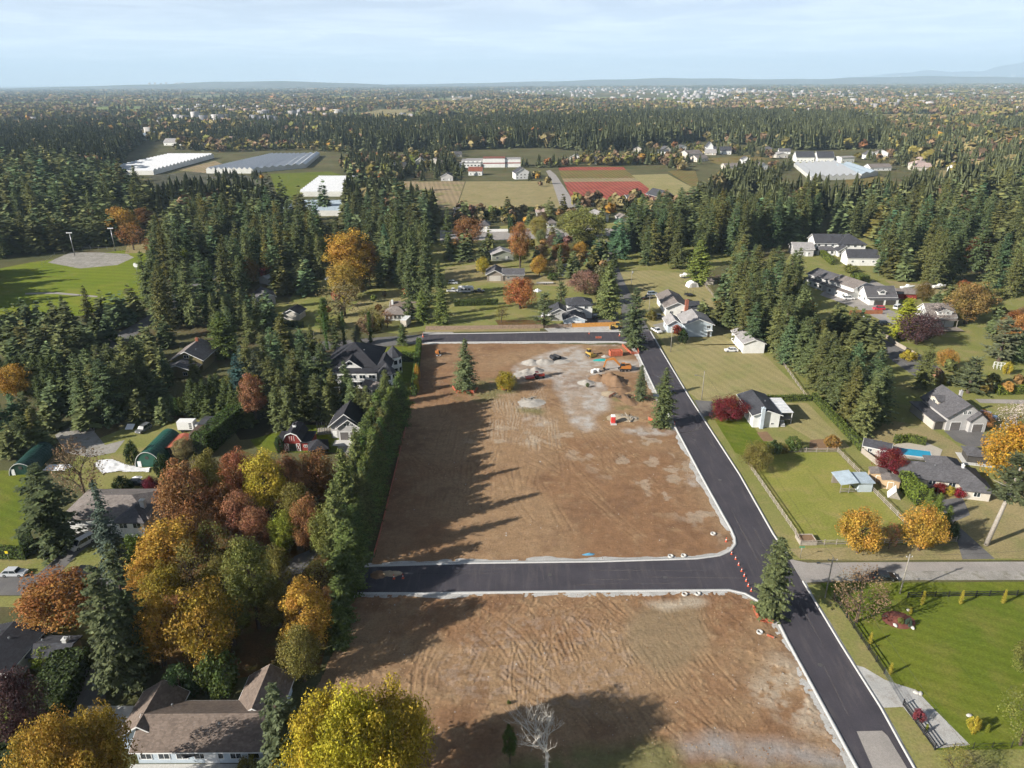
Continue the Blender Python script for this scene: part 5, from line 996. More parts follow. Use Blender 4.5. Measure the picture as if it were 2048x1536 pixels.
h.wins(1, 'S', 2, 3.1, 1.6, 1.2).wins(1, 'W', 1, 3.1, 1.2, 1.1).wins(0, 'S', 3, 3.1, 1.3, 1.1).chimney(7.5, -3.6, 6.9, 'pale_siding', .9, 4).vent(-4, 1, 5.4).vent(-2, 1.5, 5.2).door(-3, -6, 'S', 2.6, 2.2, 'door_grey').door(6, -7.6, 'S', 1.6, 2.0); h.box('balcony', 'white_siding', .5, -7.8, 2.2, 3.2, -6, 2.45)
h = House('house', 'black-roofed white house cut by the picture edge beside the old street', -86.3, 92)
h.wing(-5, -4.8, 5, 4.8, 3.3, 1.2, 'y', 'roof_black', 'wall_white', .5).wins(0, 'S', 3, 2.0, 1.4, 1.0).vent(1.5, 1.5, 4.2).vent(-1.5, -.5, 4.3).vent(-.8, 2.8, 4.5).vent(.3, -1.5, 4.5); h.box('deck', 'wall_taupe', -5, -8.2, 1.6, 5, -5.4, 1.8)
h = House('outbuilding', 'low grey flat-roofed annexe with pale chimney next to the black roof', -77.5, 93.3, 0, 'annexe')
h.wing(-3, -2.2, 3, 2.2, 2.7, .5, 'x', 'roof_dark', 'wall_taupe', .4, trim=False).chimney(1.8, .4, 4.0, 'pale_siding', .7, 2).vent(-1.6, -1, 3.1).vent(-2.3, .8, 3.2).vent(2.0, 1.5, 3.1)
def quonset(label, x, y, r, L, ht, m, rz=0):
    o = empty('arched_hut', (x, y, 0), rz, label, 'shed'); b = MB(); n = 16; pts = [(math.cos(math.pi*i/n)*r, math.sin(math.pi*i/n)*ht) for i in range(n+1)]
    vs = [(a, yy, c) for yy in (0, L) for a, c in pts]+[(a*.975, yy, c*.975-.02) for yy in (0, L) for a, c in pts]; k = n+1
    fs = [(i, i+1, k+i+1, k+i) for i in range(n)]+[(2*k+i, 3*k+i, 3*k+i+1, 2*k+i+1) for i in range(n)]+[(i, 2*k+i, 2*k+i+1, i+1) for i in range(n)]+[(k+i, k+i+1, 3*k+i+1, 3*k+i) for i in range(n)]
    b.add(vs, fs).build('roof', MATS[m], o, smooth=False)
    for yy, nm in ((.12, 'front_wall'), (L-.2, 'back_wall')): w = MB(); w.prism([(p[0]*.97, p[1]*.97) for p in pts], 'y', yy, yy+.08); w.build(nm, MATS[m], o)
    e = MB()
    for i in range(n): e.tube((pts[i][0], -.03, pts[i][1]), (pts[i+1][0], -.03, pts[i+1][1]), .09, .09, 4)
    e.build('arch_trim', MATS['pale_siding'], o); d = MB(); d.b2(-r*.8, .03, 0, -r*.52, .11, 1.7); d.build('door', MATS['white_trim'], o); wv = MB(); wv.lathe([(.5, 0), (.5, .05)], (0, .05, ht*.62), 12, 'y'); wv.build('vent', MATS['wall_dark'], o)
    for i in range(1, 12):
        rb = MB()
        for j in range(n): rb.tube((pts[j][0]*1.004, L*i/12, pts[j][1]*1.004), (pts[j+1][0]*1.004, L*i/12, pts[j+1][1]*1.004), .045, .045, 4)
        rb.build('rib', MATS[m], o)
    return o
quonset('green arched metal hut with pale rim beside the white tarpaulin', -92.9, 159, 3.3, 13.5, 4.3, 'metal_green')
quonset('dark green arched hut in deep shade at the picture edge', -123, 155.5, 2.9, 12, 3.2, 'metal_green_dark', .12)
h = House('shed', 'open shed with orange-red metal roof against the green arched hut', -88.4, 168, 0, 'shed'); h.wing(-1.9, -3.7, 2.0, 3.7, 2.7, .35, 'y', 'metal_orange', 'wall_dark', .2, trim=False)
h = House('shed', 'long brown flat-roofed shed behind the orange roof', -83.5, 176, 0, 'shed'); h.wing(-3.6, -7, 3.8, 1.0, 2.7, .25, 'x', 'metal_rust', 'wall_taupe', .2, trim=False).wing(-3.4, 1.2, 3.6, 6, 3.1, .25, 'x', 'roof_dark', 'wall_taupe', .2, trim=False)
h = House('house', 'olive chalet with steep pale roof and brick chimney among dark trees', -110, 229)
h.wing(-5, -4, 5, 8, 4.4, 2.8, 'y', 'roof_taupe', 'wall_olive', .9).wing(-6, -10, 4, -4.1, 2.6, 1.9, 'y', 'roof_grey', 'wall_olive', .7).chimney(0, 6, 8.2, 'brick', .9, 5).vent(1.8, 0, 6.1); h.wins(1, 'S', 2, 1.4).win(0, -4, 5.2, 'S', 1.6, 1.0)
# mansion
h = House('house', 'large dark-roofed white mansion with two turrets behind the conifers', -52, 216)
h.wing(-8, -2, 8, 15, 6.0, 4.8, 'y', 'roof_black', 'wall_white', .7, hip=True).wing(-9, -7, 9, -2.3, 5.4, 0.0, 'x', 'roof_black', 'wall_white', .3).wing(8.05, -3, 12.5, 9, 5.4, 1.8, 'x', 'roof_black', 'wall_white', .4, hip=True).wing(-20, 2, -8.1, 11, 3.4, 2.4, 'x', 'roof_dark', 'wall_white', .6)
h.wins(1, 'S', 6, 4.0, 1.9, 1.3).wins(1, 'S', 6, 1.5, 1.9, 1.5); h.wing(-3.2, -3.2, 3.2, 3, 6.0, 2.3, 'y', 'roof_black', 'wall_white', .5); h.win(0, -3.2, 7.0, 'S', 1.6, .8); h.wins(3, 'S', 2, 1.7, 2.2, 1.4); h.vent(3.4, 4, 8.8); h.box('balcony', 'white_trim', -9, -8.3, 2.75, 9, -7.1, 2.95)
for k in range(7): h.box('column', 'white_trim', -8.9+k*2.93, -8.25, 0, -8.7+k*2.93, -8.05, 5.3)
for k in range(2): h.box('rail', 'white_trim', -9, -8.3, 3.4+.5*k, 9, -8.2, 3.48+.5*k)
for tx, ty, tr_, th, tc in ((12.3, -6.5, 2.5, 5.6, 3.0), (12.4, 6.8, 2.6, 6.2, 3.4)):
    MB().lathe([(tr_, 0), (tr_, th)], (tx, ty, 0), 8).build('turret', MATS['wall_white'], h.o); MB().lathe([(tr_+.45, -.1), (tr_+.4, .15), (.05, tc)], (tx, ty, th), 8).build('turret_roof', MATS['roof_dark'], h.o)
    for a in range(8):
        an = math.pi/8+a*math.pi/4; c = tr_*math.cos(math.pi/8)+.04
        for zz in (1.5, 4.3):
            w_ = MB(); w_.box((tx+math.cos(an)*c, ty+math.sin(an)*c, zz), (.08, 1.1, 1.4), an); w_.build('turret_window', MATS['glass'], h.o)
h = House('garden_house', 'low white and grey conservatory in front of the mansion turret', -42, 205, rad(-28), 'conservatory')
h.wing(-4.5, -2.2, 1, 2.2, 2.6, 1.2, 'x', 'roof_taupe', 'wall_white', .3).wing(1.1, -1.8, 5.5, 1.8, 2.2, .9, 'x', 'roof_pale', 'wall_white', .25); h.wins(0, 'S', 3, 1.3, 1.2, 1.1); h.wins(1, 'S', 2, 1.2, 1.2, 1.0)
h = House('garage', 'grey garage with black gabled roof and two dark doors', -45.5, 179, 0, 'garage')
h.wing(-4.2, -4.4, 4.0, 5.2, 4.0, 3.4, 'y', 'roof_black', 'wall_grey', .6).wing(-2, -5.6, 4.0, -4.5, 3.9, 2.3, 'y', 'roof_black', 'wall_grey', .5)
h.door(-.35, -5.6, 'S', 2.3, 2.4, 'door_grey', 'garage_door').door(2.4, -5.6, 'S', 2.3, 2.4, 'door_grey', 'garage_door'); [h.win(.1+k*.9, -5.6, 4.6, 'S', .7, .9) for k in range(3)]; h.door(-3.2, -4.4, 'S', 1.0); h.box('slab', 'concrete', -3, -9, -.2, 4.2, -5.7, .06)
# red barn
h = House('barn', 'small red barn with white crossed doors and dark gambrel roof', -58.3, 170, 0, 'barn')
h.wing(-4.6, -2.6, -2.2, 4, 2.3, 0, 'x', 'roof_black', 'wall_red', .2).wing(2.2, -2.6, 4.6, 4, 2.3, 0, 'x', 'roof_black', 'wall_red', .2)
gam = [(-2.2, 0), (2.2, 0), (2.2, 3.2), (1.3, 4.6), (0, 5.2), (-1.3, 4.6), (-2.2, 3.2)]; MB().prism(gam, 'y', -2.6, 4).build('wall', MATS['wall_red'], h.o)
out = [(-2.6, 2.9), (-1.5, 4.85), (0, 5.5), (1.5, 4.85), (2.6, 2.9), (2.4, 2.85), (1.35, 4.65), (0, 5.22), (-1.35, 4.65), (-2.4, 2.85)]; MB().prism(out, 'y', -2.9, 4.3).build('roof', MATS['roof_black'], h.o); MB().prism(out, 'y', -3.0, -2.92).build('fascia', MATS['white_trim'], h.o)
h.box('entrance_shade_panel', 'wall_dark', -1, -2.68, 0, 1, -2.61, 2.1)  # dark panel on the solid wall paints the shade inside the barn entrance
for sx in (-1.55, 1.55):
    d = MB(); d.b2(sx-.55, -2.72, 0, sx+.55, -2.62, 2.2); dd = d.build('door', MATS['wall_red'], h.o); x_ = MB()
    for p, q in (((sx-.5, 0), (sx+.5, 2.2)), ((sx-.5, 2.2), (sx+.5, 0)), ((sx-.5, 0), (sx-.5, 2.2)), ((sx+.5, 0), (sx+.5, 2.2)), ((sx-.5, .05), (sx+.5, .05)), ((sx-.5, 2.15), (sx+.5, 2.15))): x_.tube((p[0], -2.76, p[1]), (q[0], -2.76, q[1]), .06, .06, 4)
    x_.build('brace', MATS['white_trim'], dd); h.win(sx*2.2, -2.6, 1.4, 'S', .8, .5)
h.box('loft_door', 'wall_red', -.5, -2.66, 3.0, .5, -2.61, 4.3); [h.box('trim_board', 'white_trim', a, -2.69, 2.9, a+.1, -2.61, 4.4) for a in (-.65, -.05, .55)]; MB().b2(-.4, .5, 5.4, .4, 1.3, 6.1).build('cupola', MATS['white_trim'], h.o); MB().lathe([(.65, 0), (.05, .6)], (0, .9, 6.1), 4).build('cupola_roof', MATS['roof_black'], h.o)
h = House('gazebo', 'small pyramid-roofed dark pavilion beside the red barn', -51.2, 166.5, .3, 'pavilion'); h.wing(-2.2, -2.2, 2.2, 2.2, 2.2, 1.5, 'x', 'roof_black', 'wall_dark', .5, hip=True)
h = House('greenhouse', 'small dark glass garden dome frame beside the grey garage', -52.5, 178.5, .2, 'greenhouse'); h.box('base', 'wood_pole', -2, -1.8, 0, 2, 1.8, .5)
for k in range(7): b = MB(); a = -2+k*.66; b.tube((a, -1.8, .4), (a, 0, 3), .05); b.tube((a, 1.8, .4), (a, 0, 3), .05); b.build('rib', MATS['black_rail'], h.o)
# behind the back road
h = House('house', 'brown-roofed bungalow behind the columnar cypresses and back road', -46, 284)
h.wing(-6, -4.6, 2.5, 2.0, 3.0, 2.0, 'x', 'roof_taupe', 'wall_white', .7, hip=True).wing(-4.5, 2.1, 8, 9, 3.3, 1.9, 'x', 'roof_brown', 'wall_cream', .7).wing(2.6, -3, 9.5, 2.0, 2.8, 1.2, 'x', 'roof_brown', 'wall_white', .5).wins(0, 'S', 5, 1.5, .9, 1.5).wins(2, 'S', 2, 1.4).chimney(-4, 4, 6, 'white_siding', .8, 3).vent(2, 5, 4.9)
h = House('house', 'white two-storey house with grey hipped roof behind the bushy conifer', 25, 280)
h.wing(-2, 1, 8.2, 9.5, 5.9, 1.9, 'x', 'roof_dark', 'wall_white', .6, hip=True).wing(-9, -2, -2.1, 6.5, 3.4, 1.7, 'y', 'roof_dark', 'wall_grey', .5).wing(-4, -10, 4.2, -2.1, 3.0, 1.7, 'y', 'roof_dark', 'wall_blue', .6).wing(-2, -2, 4, .9, 4.2, .9, 'y', 'roof_dark', 'wall_white', .4)
h.wins(0, 'E', 2, 4.4).wins(0, 'S', 2, 4.6).wins(2, 'S', 1, 1.6, 1.2, 1.0).door(1.5, -10, 'S', 2.6, 2.2).vent(0, 4, 7.3).vent(5, 3, 6.9); h.box('white_awning', 'white_trim', -13, -4, 2.7, -9.6, 0, 2.85); [h.box('post', 'white_trim', a, c, 0, a+.12, c+.12, 2.7) for a in (-12.9, -9.9) for c in (-3.9, -.2)]
h = House('house', 'white house with tall brick chimney and grey roof beside the old road', 70, 292)
h.wing(-6, -9, 3, 10, 4.0, 2.0, 'y', 'roof_taupe', 'wall_white', .8).wing(3.1, -10, 9.5, 0, 3.6, 0, 'x', 'roof_dark', 'wall_white', .4).chimney(2.2, -9.6, 7.0, 'brick', 1.3).wins(0, 'W', 4, 2.3).wins(0, 'S', 2, 1.6).wins(1, 'S', 2, 2.2, 1.8, 1.1, 'dark_metal'); h.box('balcony', 'wall_dark', 3.1, -11.5, 1.7, 9.5, -10.1, 2.6)
h = House('house', 'pale blue-grey house with wide light roof above the shadow of the corner fir', 70.5, 263)
h.wing(-4.6, -6, 5.8, 6, 5.0, 2.1, 'y', 'roof_pale', 'wall_blue', .7).wing(-10, -1, -4.7, 7, 3.5, 1.6, 'y', 'roof_pale', 'wall_blue', .6).door(-7.4, -1, 'S', 2.4, 2.1).door(4.6, -6, 'S', 1.0, 2.1, 'wall_dark'); h.win(4.4, -6, 3.9, 'S', 1.3, 1.1); h.win(-4.6, 2, 3.6, 'W'); h.win(-10, 3, 1.8, 'W'); h.box('porch', 'white_trim', 3.6, -7.0, 2.6, 5.8, -6.1, 2.8)
h = House('shed', 'plain white metal shed with light grey roof on the mown field', 86.5, 245.7, 0, 'shed'); h.wing(-3.8, -7, 3.8, 7.4, 3.7, 1.5, 'y', 'roof_pale', 'wall_white', .4); h.win(-3.8, -2, 2.2, 'W', .8, .7); h.door(-3.8, 4, 'W', 1.0)
h = House('house', 'white bungalow with dark roof and white patio cover beside the crimson maple', 71.3, 186)
h.wing(-3.7, -6.5, 3.7, 7.2, 4.0, 1.3, 'y', 'roof_dark', 'wall_white', .6).chimney(-1.4, -7.0, 6.2, 'wall_blue', .9).vent(1.4, 0, 5.0); h.win(1.8, -6.5, 1.2, 'S', .7, .5); h.wins(0, 'W', 3, 2.7, 1.5, 1.1); h.door(-3.7, -3, 'W', 1.0)
c_ = MB(); c_.b2(3.9, -4.5, 3.55, 8.2, 5.5, 3.68); pc = c_.build('patio_cover', MATS['metal_white'], h.o); h.box('deck', 'wall_taupe', 3.9, -5, 1.7, 7.8, 4, 1.9)
for a in range(6): h.box('roof_rib', 'white_trim', 3.95, -4.4+a*1.95, 3.7, 8.15, -4.3+a*1.95, 3.76)
for yy in (-4.3, .3, 5.2): h.box('post', 'white_trim', 7.9, yy, 0, 8.05, yy+.14, 3.55)
for k in range(5): h.box('step', 'white_trim', 4.4, -5.2-.3*k, 1.4-.3*k, 5.6, -4.95-.3*k, 1.5-.3*k)
h = House('house', 'grey house with dark gabled roof, dormer and double garage doors', 125.5, 183)
h.wing(-5, -6, 5, 7, 4.3, 3.6, 'y', 'roof_grey', 'wall_grey', .6, trim=False).wing(-8.2, -5.4, -5.1, 6.8, 2.7, 0.0, 'x', 'roof_grey', 'wall_stone', .5).wing(.6, -7.3, 5.2, -6.1, 3.6, 2.1, 'y', 'roof_grey', 'wall_grey', .4, trim=False).wing(-4.4, .5, -.4, 4.5, 6.0, .7, 'x', 'roof_grey', 'wall_cream', .4, trim=False)
h.door(-2.4, -6, 'S', 2.7, 2.5, 'door_grey', 'garage_door').door(2.9, -7.3, 'S', 2.7, 2.5, 'door_grey', 'garage_door'); h.win(-.6, -6, 5.4, 'S', .8, 1.0); h.win(.6, -6, 5.4, 'S', .8, 1.0); h.win(-4.4, 2.5, 5.2, 'W', 1.2, .8); h.box('carport_shade_panel', 'wall_dark', -7.8, -5.5, 0, -5.6, -5.41, 2.3); h.chimney(3, 3, 7.9, 'wall_grey', .7, 4)  # carport front is solid; a dark panel paints the shade inside it
h = House('house', 'long low grey-roofed bungalow with hipped ends beside the swimming pool', 103.2, 149.6, rad(-15))
h.wing(-8.6, -3.6, 8.4, 3.8, 2.7, 2.0, 'x', 'roof_grey', 'wall_cream', .7, hip=True).wing(-1, 1, 5.5, 8, 2.72, 1.9, 'y', 'roof_grey', 'wall_cream', .7, hip=True).wing(3.6, -7, 9.0, -1, 2.72, 1.7, 'y', 'roof_grey', 'wall_cream', .6, hip=True)
h.wins(0, 'S', 4, 1.5, 1.4, 1.1); h.wins(2, 'S', 1, 1.5, 1.3, 1.1); h.vent(-1.5, -.6, 4.3).chimney(4.5, -.2, 5.3, 'white_siding', .5, 4)
h = House('pavilion', 'small open garden pavilion with dark roof under the orange tree', 118.6, 160.5, rad(-15), 'pavilion'); h.wing(-2.2, -2.2, 2.2, 2.2, 2.3, 1.0, 'x', 'roof_grey', 'wall_dark', .5, hip=True); h.box('slab', 'concrete', -3.4, -3.6, -.2, 3.2, 3, .1)
h = House('stable', 'open stable shelter with pale blue metal roof in the paddock', 81.2, 147.2, 0, 'stable')
h.wing(.6, -2.2, 3.9, 2.3, 2.5, .0, 'x', 'metal_blue', 'wall_blue', .35); rf = MB(); rf.add([(-4, -2.9, 2.35), (.1, -2.9, 2.9), (.1, 2.8, 3.1), (-4, 2.8, 2.5), (-4, -2.9, 2.5), (.1, -2.9, 3.05), (.1, 2.8, 3.25), (-4, 2.8, 2.65)], [(3,2,1,0),(4,5,6,7),(0,1,5,4),(1,2,6,5),(2,3,7,6),(3,0,4,7)]).build('lean_to_roof', MATS['metal_blue'], h.o)
[h.box('post', 'wood_pole', a, c, 0, a+.15, c+.15, 2.4) for a in (-3.8, -1.8) for c in (-2.6, 2.2)]; [h.box('rail', 'wood_pole', -3.8, -2.65, z, -.2, -2.55, z+.12) for z in (.4, .8, 1.2)]; h.box('back_wall', 'wall_taupe', -3.7, 2.0, 0, .5, 2.1, 2.4)
for i, (x, y, lb) in enumerate(((89.0, 150.6, 'tan garden shed with brown flat roof, the farther of two'), (90.4, 147.6, 'tan garden shed with brown flat roof nearest the trampoline box'))): h = House('shed', lb, x, y, rad(-18), 'shed'); h.wing(-1.9, -1.5, 1.9, 1.5, 2.3, .35, 'y', 'roof_taupe', 'wall_tan', .15, trim=False); h.door(0, -1.5, 'S', 1.1, 1.9, 'wall_tan')
x, y = (94.92,164.48); h = House('shed', 'grey-roofed pool shed behind the burgundy maple', x, y, rad(-30), 'shed'); h.wing(-2.6, -2, 3.4, 2, 2.4, 1.0, 'x', 'roof_dark', 'wall_stone', .4); h.wins(0, 'S', 2, 1.4, .9, .8).vent(1, .6, 3.0)
x, y = (89.68,143.22); h = House('hen_house', 'white tent-shaped hen house on the grass strip by the fence', x, y, rad(-25), 'hen house'); MB().prism([(-1.3, 0), (1.3, 0), (0, 2.0)], 'y', -1.4, 1.4).build('wall', MATS['wood_pole'], h.o); MB().add([(-1.45, -1.5, -.02), (.05, -1.5, 2.1), (.05, 1.5, 2.1), (-1.45, 1.5, -.02), (-1.52, -1.5, .05), (-.02, -1.5, 2.2), (-.02, 1.5, 2.2), (-1.52, 1.5, .05)], [(3,2,1,0),(4,5,6,7),(0,1,5,4),(1,2,6,5),(2,3,7,6),(3,0,4,7)]).build('roof', MATS['white_trim'], h.o)
# the white houses of the side street
h = House('house', 'white house with grey roof and white gable ends, farther of the terrace-like pair', 150.5, 330, rad(19)); h.wing(-6, -7.5, 5.5, 7, 4.6, 2.0, 'y', 'roof_grey', 'wall_white', .6).wing(-9, -7, -6.1, 6, 3, 0, 'x', 'roof_grey', 'wall_white', .5).wins(0, 'W', 4, 3.8, 1.2, .8).wins(1, 'W', 4, 1.5); h.door(0, -7.5, 'S', 1.1)
h = House('house', 'white house with taupe roof joined in front of the farther one', 155.3, 315, rad(19)); h.wing(-6, -7, 6, 7.4, 5.0, 2.0, 'y', 'roof_taupe', 'wall_white', .6).wing(-9, -7, -6.1, 6, 3, 0, 'x', 'roof_taupe', 'wall_white', .5).wins(0, 'S', 2, 4.2).wins(1, 'W', 3, 1.5).chimney(-4, 5, 7.4, 'wall_grey', .7, 4)
h = House('garage', 'white gabled garage with small dormer and open bays facing the street', 161.5, 303.8, rad(0), 'garage'); h.wing(-6.5, -4.5, 6, 4.5, 3.2, 3.4, 'x', 'roof_grey', 'wall_white', .5).wing(-1.4, -4.0, 1.4, -1, 5.2, .8, 'y', 'roof_grey', 'wall_white', .3).wing(-6.5, -7, 6, -4.6, 2.5, 0, 'x', 'roof_grey', 'wall_white', .3); h.win(0, -4.0, 4.9, 'S', 1.5, .8); h.box('bay_shade_panel', 'wall_dark', -4.5, -7.1, 0, -.5, -7.02, 2.2); h.box('bay_shade_panel', 'wall_dark', .5, -7.1, 0, 4.8, -7.02, 2.2); h.wins(0, 'W', 2, 1.6)  # dark panels on the solid front paint the shade inside the bays
h = House('shed', 'brown-roofed carport beside the white gabled garage', 175.5, 309, rad(-8), 'shed'); h.wing(-5, -3, 5, 3.4, 2.6, 1.3, 'x', 'roof_taupe', 'wall_red', .6, trim=False)
h = House('house', 'white-gabled house with brown roof and dark solar dormer behind the purple tree', 169.2, 272); h.wing(-5, -5, 5.2, 5.5, 4.2, 3.8, 'x', 'roof_taupe', 'wall_white', .6).wing(-1.8, -4.6, 3.8, 1.5, 6.0, 1.0, 'y', 'roof_black', 'wall_white', .3); [h.win(-5, -2.4+k*1.3, 5.4, 'W', .7, 1.3) for k in range(4)]; [h.win(-.9+k*1.5, -4.6, 5.6, 'S', .9, .6) for k in range(3)]
h.box('porch_roof', 'roof_taupe', -5, -7.6, 3.3, 5.2, -5.1, 3.5); [h.box('post', 'wood_pole', a, -7.5, 0, a+.2, -7.3, 3.3) for a in (-4.8, -.2, 4.8)]; h.box('deck', 'wall_taupe', -5, -12, .6, 5.2, -7.7, .8)
h = House('house', 'large white house with dark many-hipped roof among the right-hand firs', 184, 402, rad(-4)); h.wing(-13, -6, 2, 7, 6.2, 3.6, 'x', 'roof_dark', 'wall_white', .6).wing(-1, -7, 14, 8, 6.0, 4.2, 'x', 'roof_dark', 'wall_white', .7, hip=True).wing(-2.5, -13, 5, -6, 3.2, 2.6, 'y', 'roof_dark', 'wall_white', .6).wing(-12.5, -9.5, -3, -6.1, 3.2, 1.4, 'x', 'roof_grey', 'wall_white', .5, hip=True)
h.wins(0, 'S', 4, 4.9, 1.3, 1.2).wins(0, 'W', 2, 4.6).wins(3, 'S', 3, 1.6, 1.4, 1.5).wins(1, 'S', 4, 4.7).wins(0, 'W', 2, 1.6); h.box('porch_shade_panel', 'wall_dark', -1.6, -13.1, 0, 4.2, -13.02, 2.7)  # porch wing is solid; its dark front panel stands for the shade within
h = House('barn', 'tall white barn with dark gambrel roof below the large dark-roofed house', 184, 373, rad(-4), 'barn'); h.wing(-7, -4.6, 9, 4.6, 4.2, 3.4, 'x', 'roof_dark', 'wall_white', .4); h.wins(0, 'S', 3, 2.2, 1.0, .8); h.door(-7, 0, 'W', 2.6, 2.6)
h = House('house', 'grey-brown gabled workshop with stone trim behind the orange maple', -4, 346.5); h.wing(-8, -5, 0, 6, 3.4, 2.0, 'y', 'roof_grey', 'wall_taupe', .6).wing(.05, -4.6, 10, 3.2, 3.2, 1.9, 'x', 'roof_grey', 'wall_taupe', .6); h.wins(1, 'S', 2, 1.6, 1.2, 1.0); h.box('panel_door', 'wall_stone', -6.8, -5.08, 0, -1.2, -5.02, 2.7)

def qh(label, gl, gr, depth, h_, rise, ridge='x', wall='wall_white', roof='roof_grey', hip=False, n=3, name='house', z=1.6, two=False, over=.5):
    """a simpler house whose near wall runs from gl to gr"""
    w = math.dist(gl, gr); rz = math.atan2(gr[1]-gl[1], gr[0]-gl[0]); h = House(name, label, (gl[0]+gr[0])/2, (gl[1]+gr[1])/2, rz, name.split('_')[-1]); h.wing(-w/2, 0, w/2, depth, h_, rise, ridge, roof, wall, over, hip)
    if n:
        h.wins(0, 'S', n, z, 1.3, 1.1)
        if two: h.wins(0, 'S', n, z+2.8, 1.3, 1.1)
        h.wins(0, 'W', 2, z, 1.2, 1.0); h.wins(0, 'E', 1, z, 1.2, 1.0); h.door(w*.18, 0, 'S', 1.0)
    return h
qh('sage green gabled house with patio umbrella by the far yard', (-10.52,384.14), (1.24,386.21), 9, 3.6, 2.0, 'y', 'wall_sage', 'roof_pale', n=2)
qh('small blue-white house half hidden by a brown bare tree', (24.43,349.63), (32.03,350.44), 10, 3.2, 2.0, 'x', 'wall_blue', 'roof_dark', n=2)
qh('dark-roofed long house at the edge of the dry field', (-39.65,518.75), (-23.93,522.33), 14, 3.6, 2.6, 'x', 'wall_cream', 'roof_grey', n=3)
qh('hip-roofed small house beside the white garden wall', (-20.55,472.97), (-14.26,472.77), 9, 3.2, 2.2, 'x', 'wall_cream', 'roof_grey', True, 2)
qh('grey-roofed garage on the far crossroads', (23.8,428.92), (32.35,430.12), 8, 3.0, 2.2, 'x', 'wall_white', 'roof_grey', n=1, name='garage')
qh('pink-roofed low house beyond the dark lone fir', (18.25,525.03), (25.89,524.76), 10, 2.8, 1.8, 'x', 'wall_white', 'roof_pink', n=2)
qh('tan hipped-roof house at the far crossroads', (24.47,480.29), (30.94,481.87), 9, 2.9, 2.2, 'x', 'wall_white', 'roof_taupe', True, 2)
qh('white gabled house at the corner of the red berry field', (67.59,561.34), (78.25,565.75), 12, 3.4, 2.0, 'y', 'wall_white', 'roof_grey', n=2)
qh('plain white garage with low roof below the berry field', (58.26,497.62), (68.07,501.13), 12, 4.6, 2.2, 'y', 'wall_white', 'roof_pale', n=1, name='garage')
qh('small grey shed beside the plain white garage', (75.79,498.94), (81.62,500.67), 8, 3.0, 1.8, 'y', 'wall_grey', 'roof_taupe', n=0, name='shed')
qh('white house with dark roof at the edge of the berry field', (92.59,572.57), (103.22,574.66), 14, 4.4, 2.4, 'x', 'wall_white', 'roof_grey', n=3)
qh('dark red barn-like house with white gable edge', (118.09,571.59), (129.72,576.15), 22, 6.0, 4.0, 'y', 'wall_maroon', 'roof_dark', n=1, name='barn')
qh('white two-storey farmhouse with wide dark roof by the school', (4.76,736.67), (19.9,739.93), 14, 6.2, 4.6, 'y', 'wall_white', 'roof_dark', n=4, two=True)
qh('half-timbered house with red roof below the school', (-44.31,772.32), (-30.12,771.6), 12, 4.4, 3.6, 'x', 'wall_white', 'roof_red', n=3)
qh('grey shaded house beside two orange trees', (-69.24,728.45), (-57.28,727.88), 14, 4.2, 2.8, 'y', 'wall_grey', 'roof_dark', n=2)
qh('red-roofed low house among the firs near the mown field', (144.85,425.39), (157.33,425.02), 10, 3.0, 1.8, 'x', 'wall_cream', 'roof_red', n=3)
qh('weathered grey shed with pale roof near the firs', (156.84,391.74), (167.38,390.23), 12, 4.0, 2.4, 'x', 'wall_grey', 'roof_pale', n=2, name='shed')
qh('tan shed with dark pitched roof on the shaded lawn', (-94.08,281.07), (-87.45,280.27), 7, 2.9, 1.6, 'y', 'wall_stone', 'roof_black', n=0, name='shed')
qh('grey-roofed house half hidden by pines near the shaded lawn', (-112.35,301.42), (-104.67,305.09), 9, 3.4, 2.4, 'y', 'wall_grey', 'roof_grey', n=2)
qh('white-roofed outbuilding beside the crimson bush', (-117.15,336.67), (-113.03,344.11), 7, 2.8, 1.2, 'x', 'wall_white', 'metal_white', n=0, name='shed')
qh('tan-roofed house at the far corner beside the nursery', (222.27,929.78), (242.67,941.26), 16, 5.5, 4, 'x', 'wall_cream', 'roof_taupe', n=3)
qh('brown-roofed house in front of the white turreted house', (224.73,893.31), (240.77,904.15), 12, 4, 3, 'x', 'wall_cream', 'roof_taupe', n=2)
qh('white turreted house with steep gable by the dark wood', (261.24,994.5), (270.44,993.9), 12, 9, 6, 'y', 'wall_white', 'roof_dark', n=2, two=True)
qh('white farmhouse wing joined to the turreted house', (269.25,986.85), (292.05,985.37), 12, 5, 4.5, 'x', 'wall_white', 'roof_dark', n=5)
qh('small white house with orange gable beside the orchard', (272.43,873.39), (282.28,872.82), 10, 4.4, 3, 'y', 'wall_white', 'roof_grey', n=2)
qh('low tan house along the nursery lane', (236.1,812.8), (253.8,816.73), 10, 3.5, 2.5, 'x', 'wall_cream', 'roof_taupe', n=3)
qh('brown gabled house beside the yellow poplar', (269.24,806.18), (282.64,810.29), 10, 4, 3.4, 'y', 'wall_white', 'roof_taupe', n=2)
qh('large white house with dark gabled roof, left half of a pair behind the nursery', (341.57,886.42), (362.62,885.17), 15, 5.5, 6, 'x', 'wall_white', 'roof_dark', n=5)
qh('large white house with dark gabled roof, right half of a pair behind the nursery', (363.9,879.36), (383.03,878.24), 15, 5.5, 6.5, 'x', 'wall_white', 'roof_dark', n=5)
qh('white flat-roofed house next to the nursery greenhouse', (389.35,872.21), (406.73,876.85), 13, 6, .9, 'x', 'wall_white', 'roof_pale', n=3)
qh('white-walled house beside an orange tree beyond the nursery', (435.85,910.52), (447.19,909.83), 12, 5.5, 4, 'y', 'wall_white', 'roof_grey', n=2)
qh('cream house with taupe roof beyond the nursery sheds', (385.47,790.52), (409.68,793.92), 12, 3.6, 3, 'x', 'wall_white', 'roof_taupe', n=4)
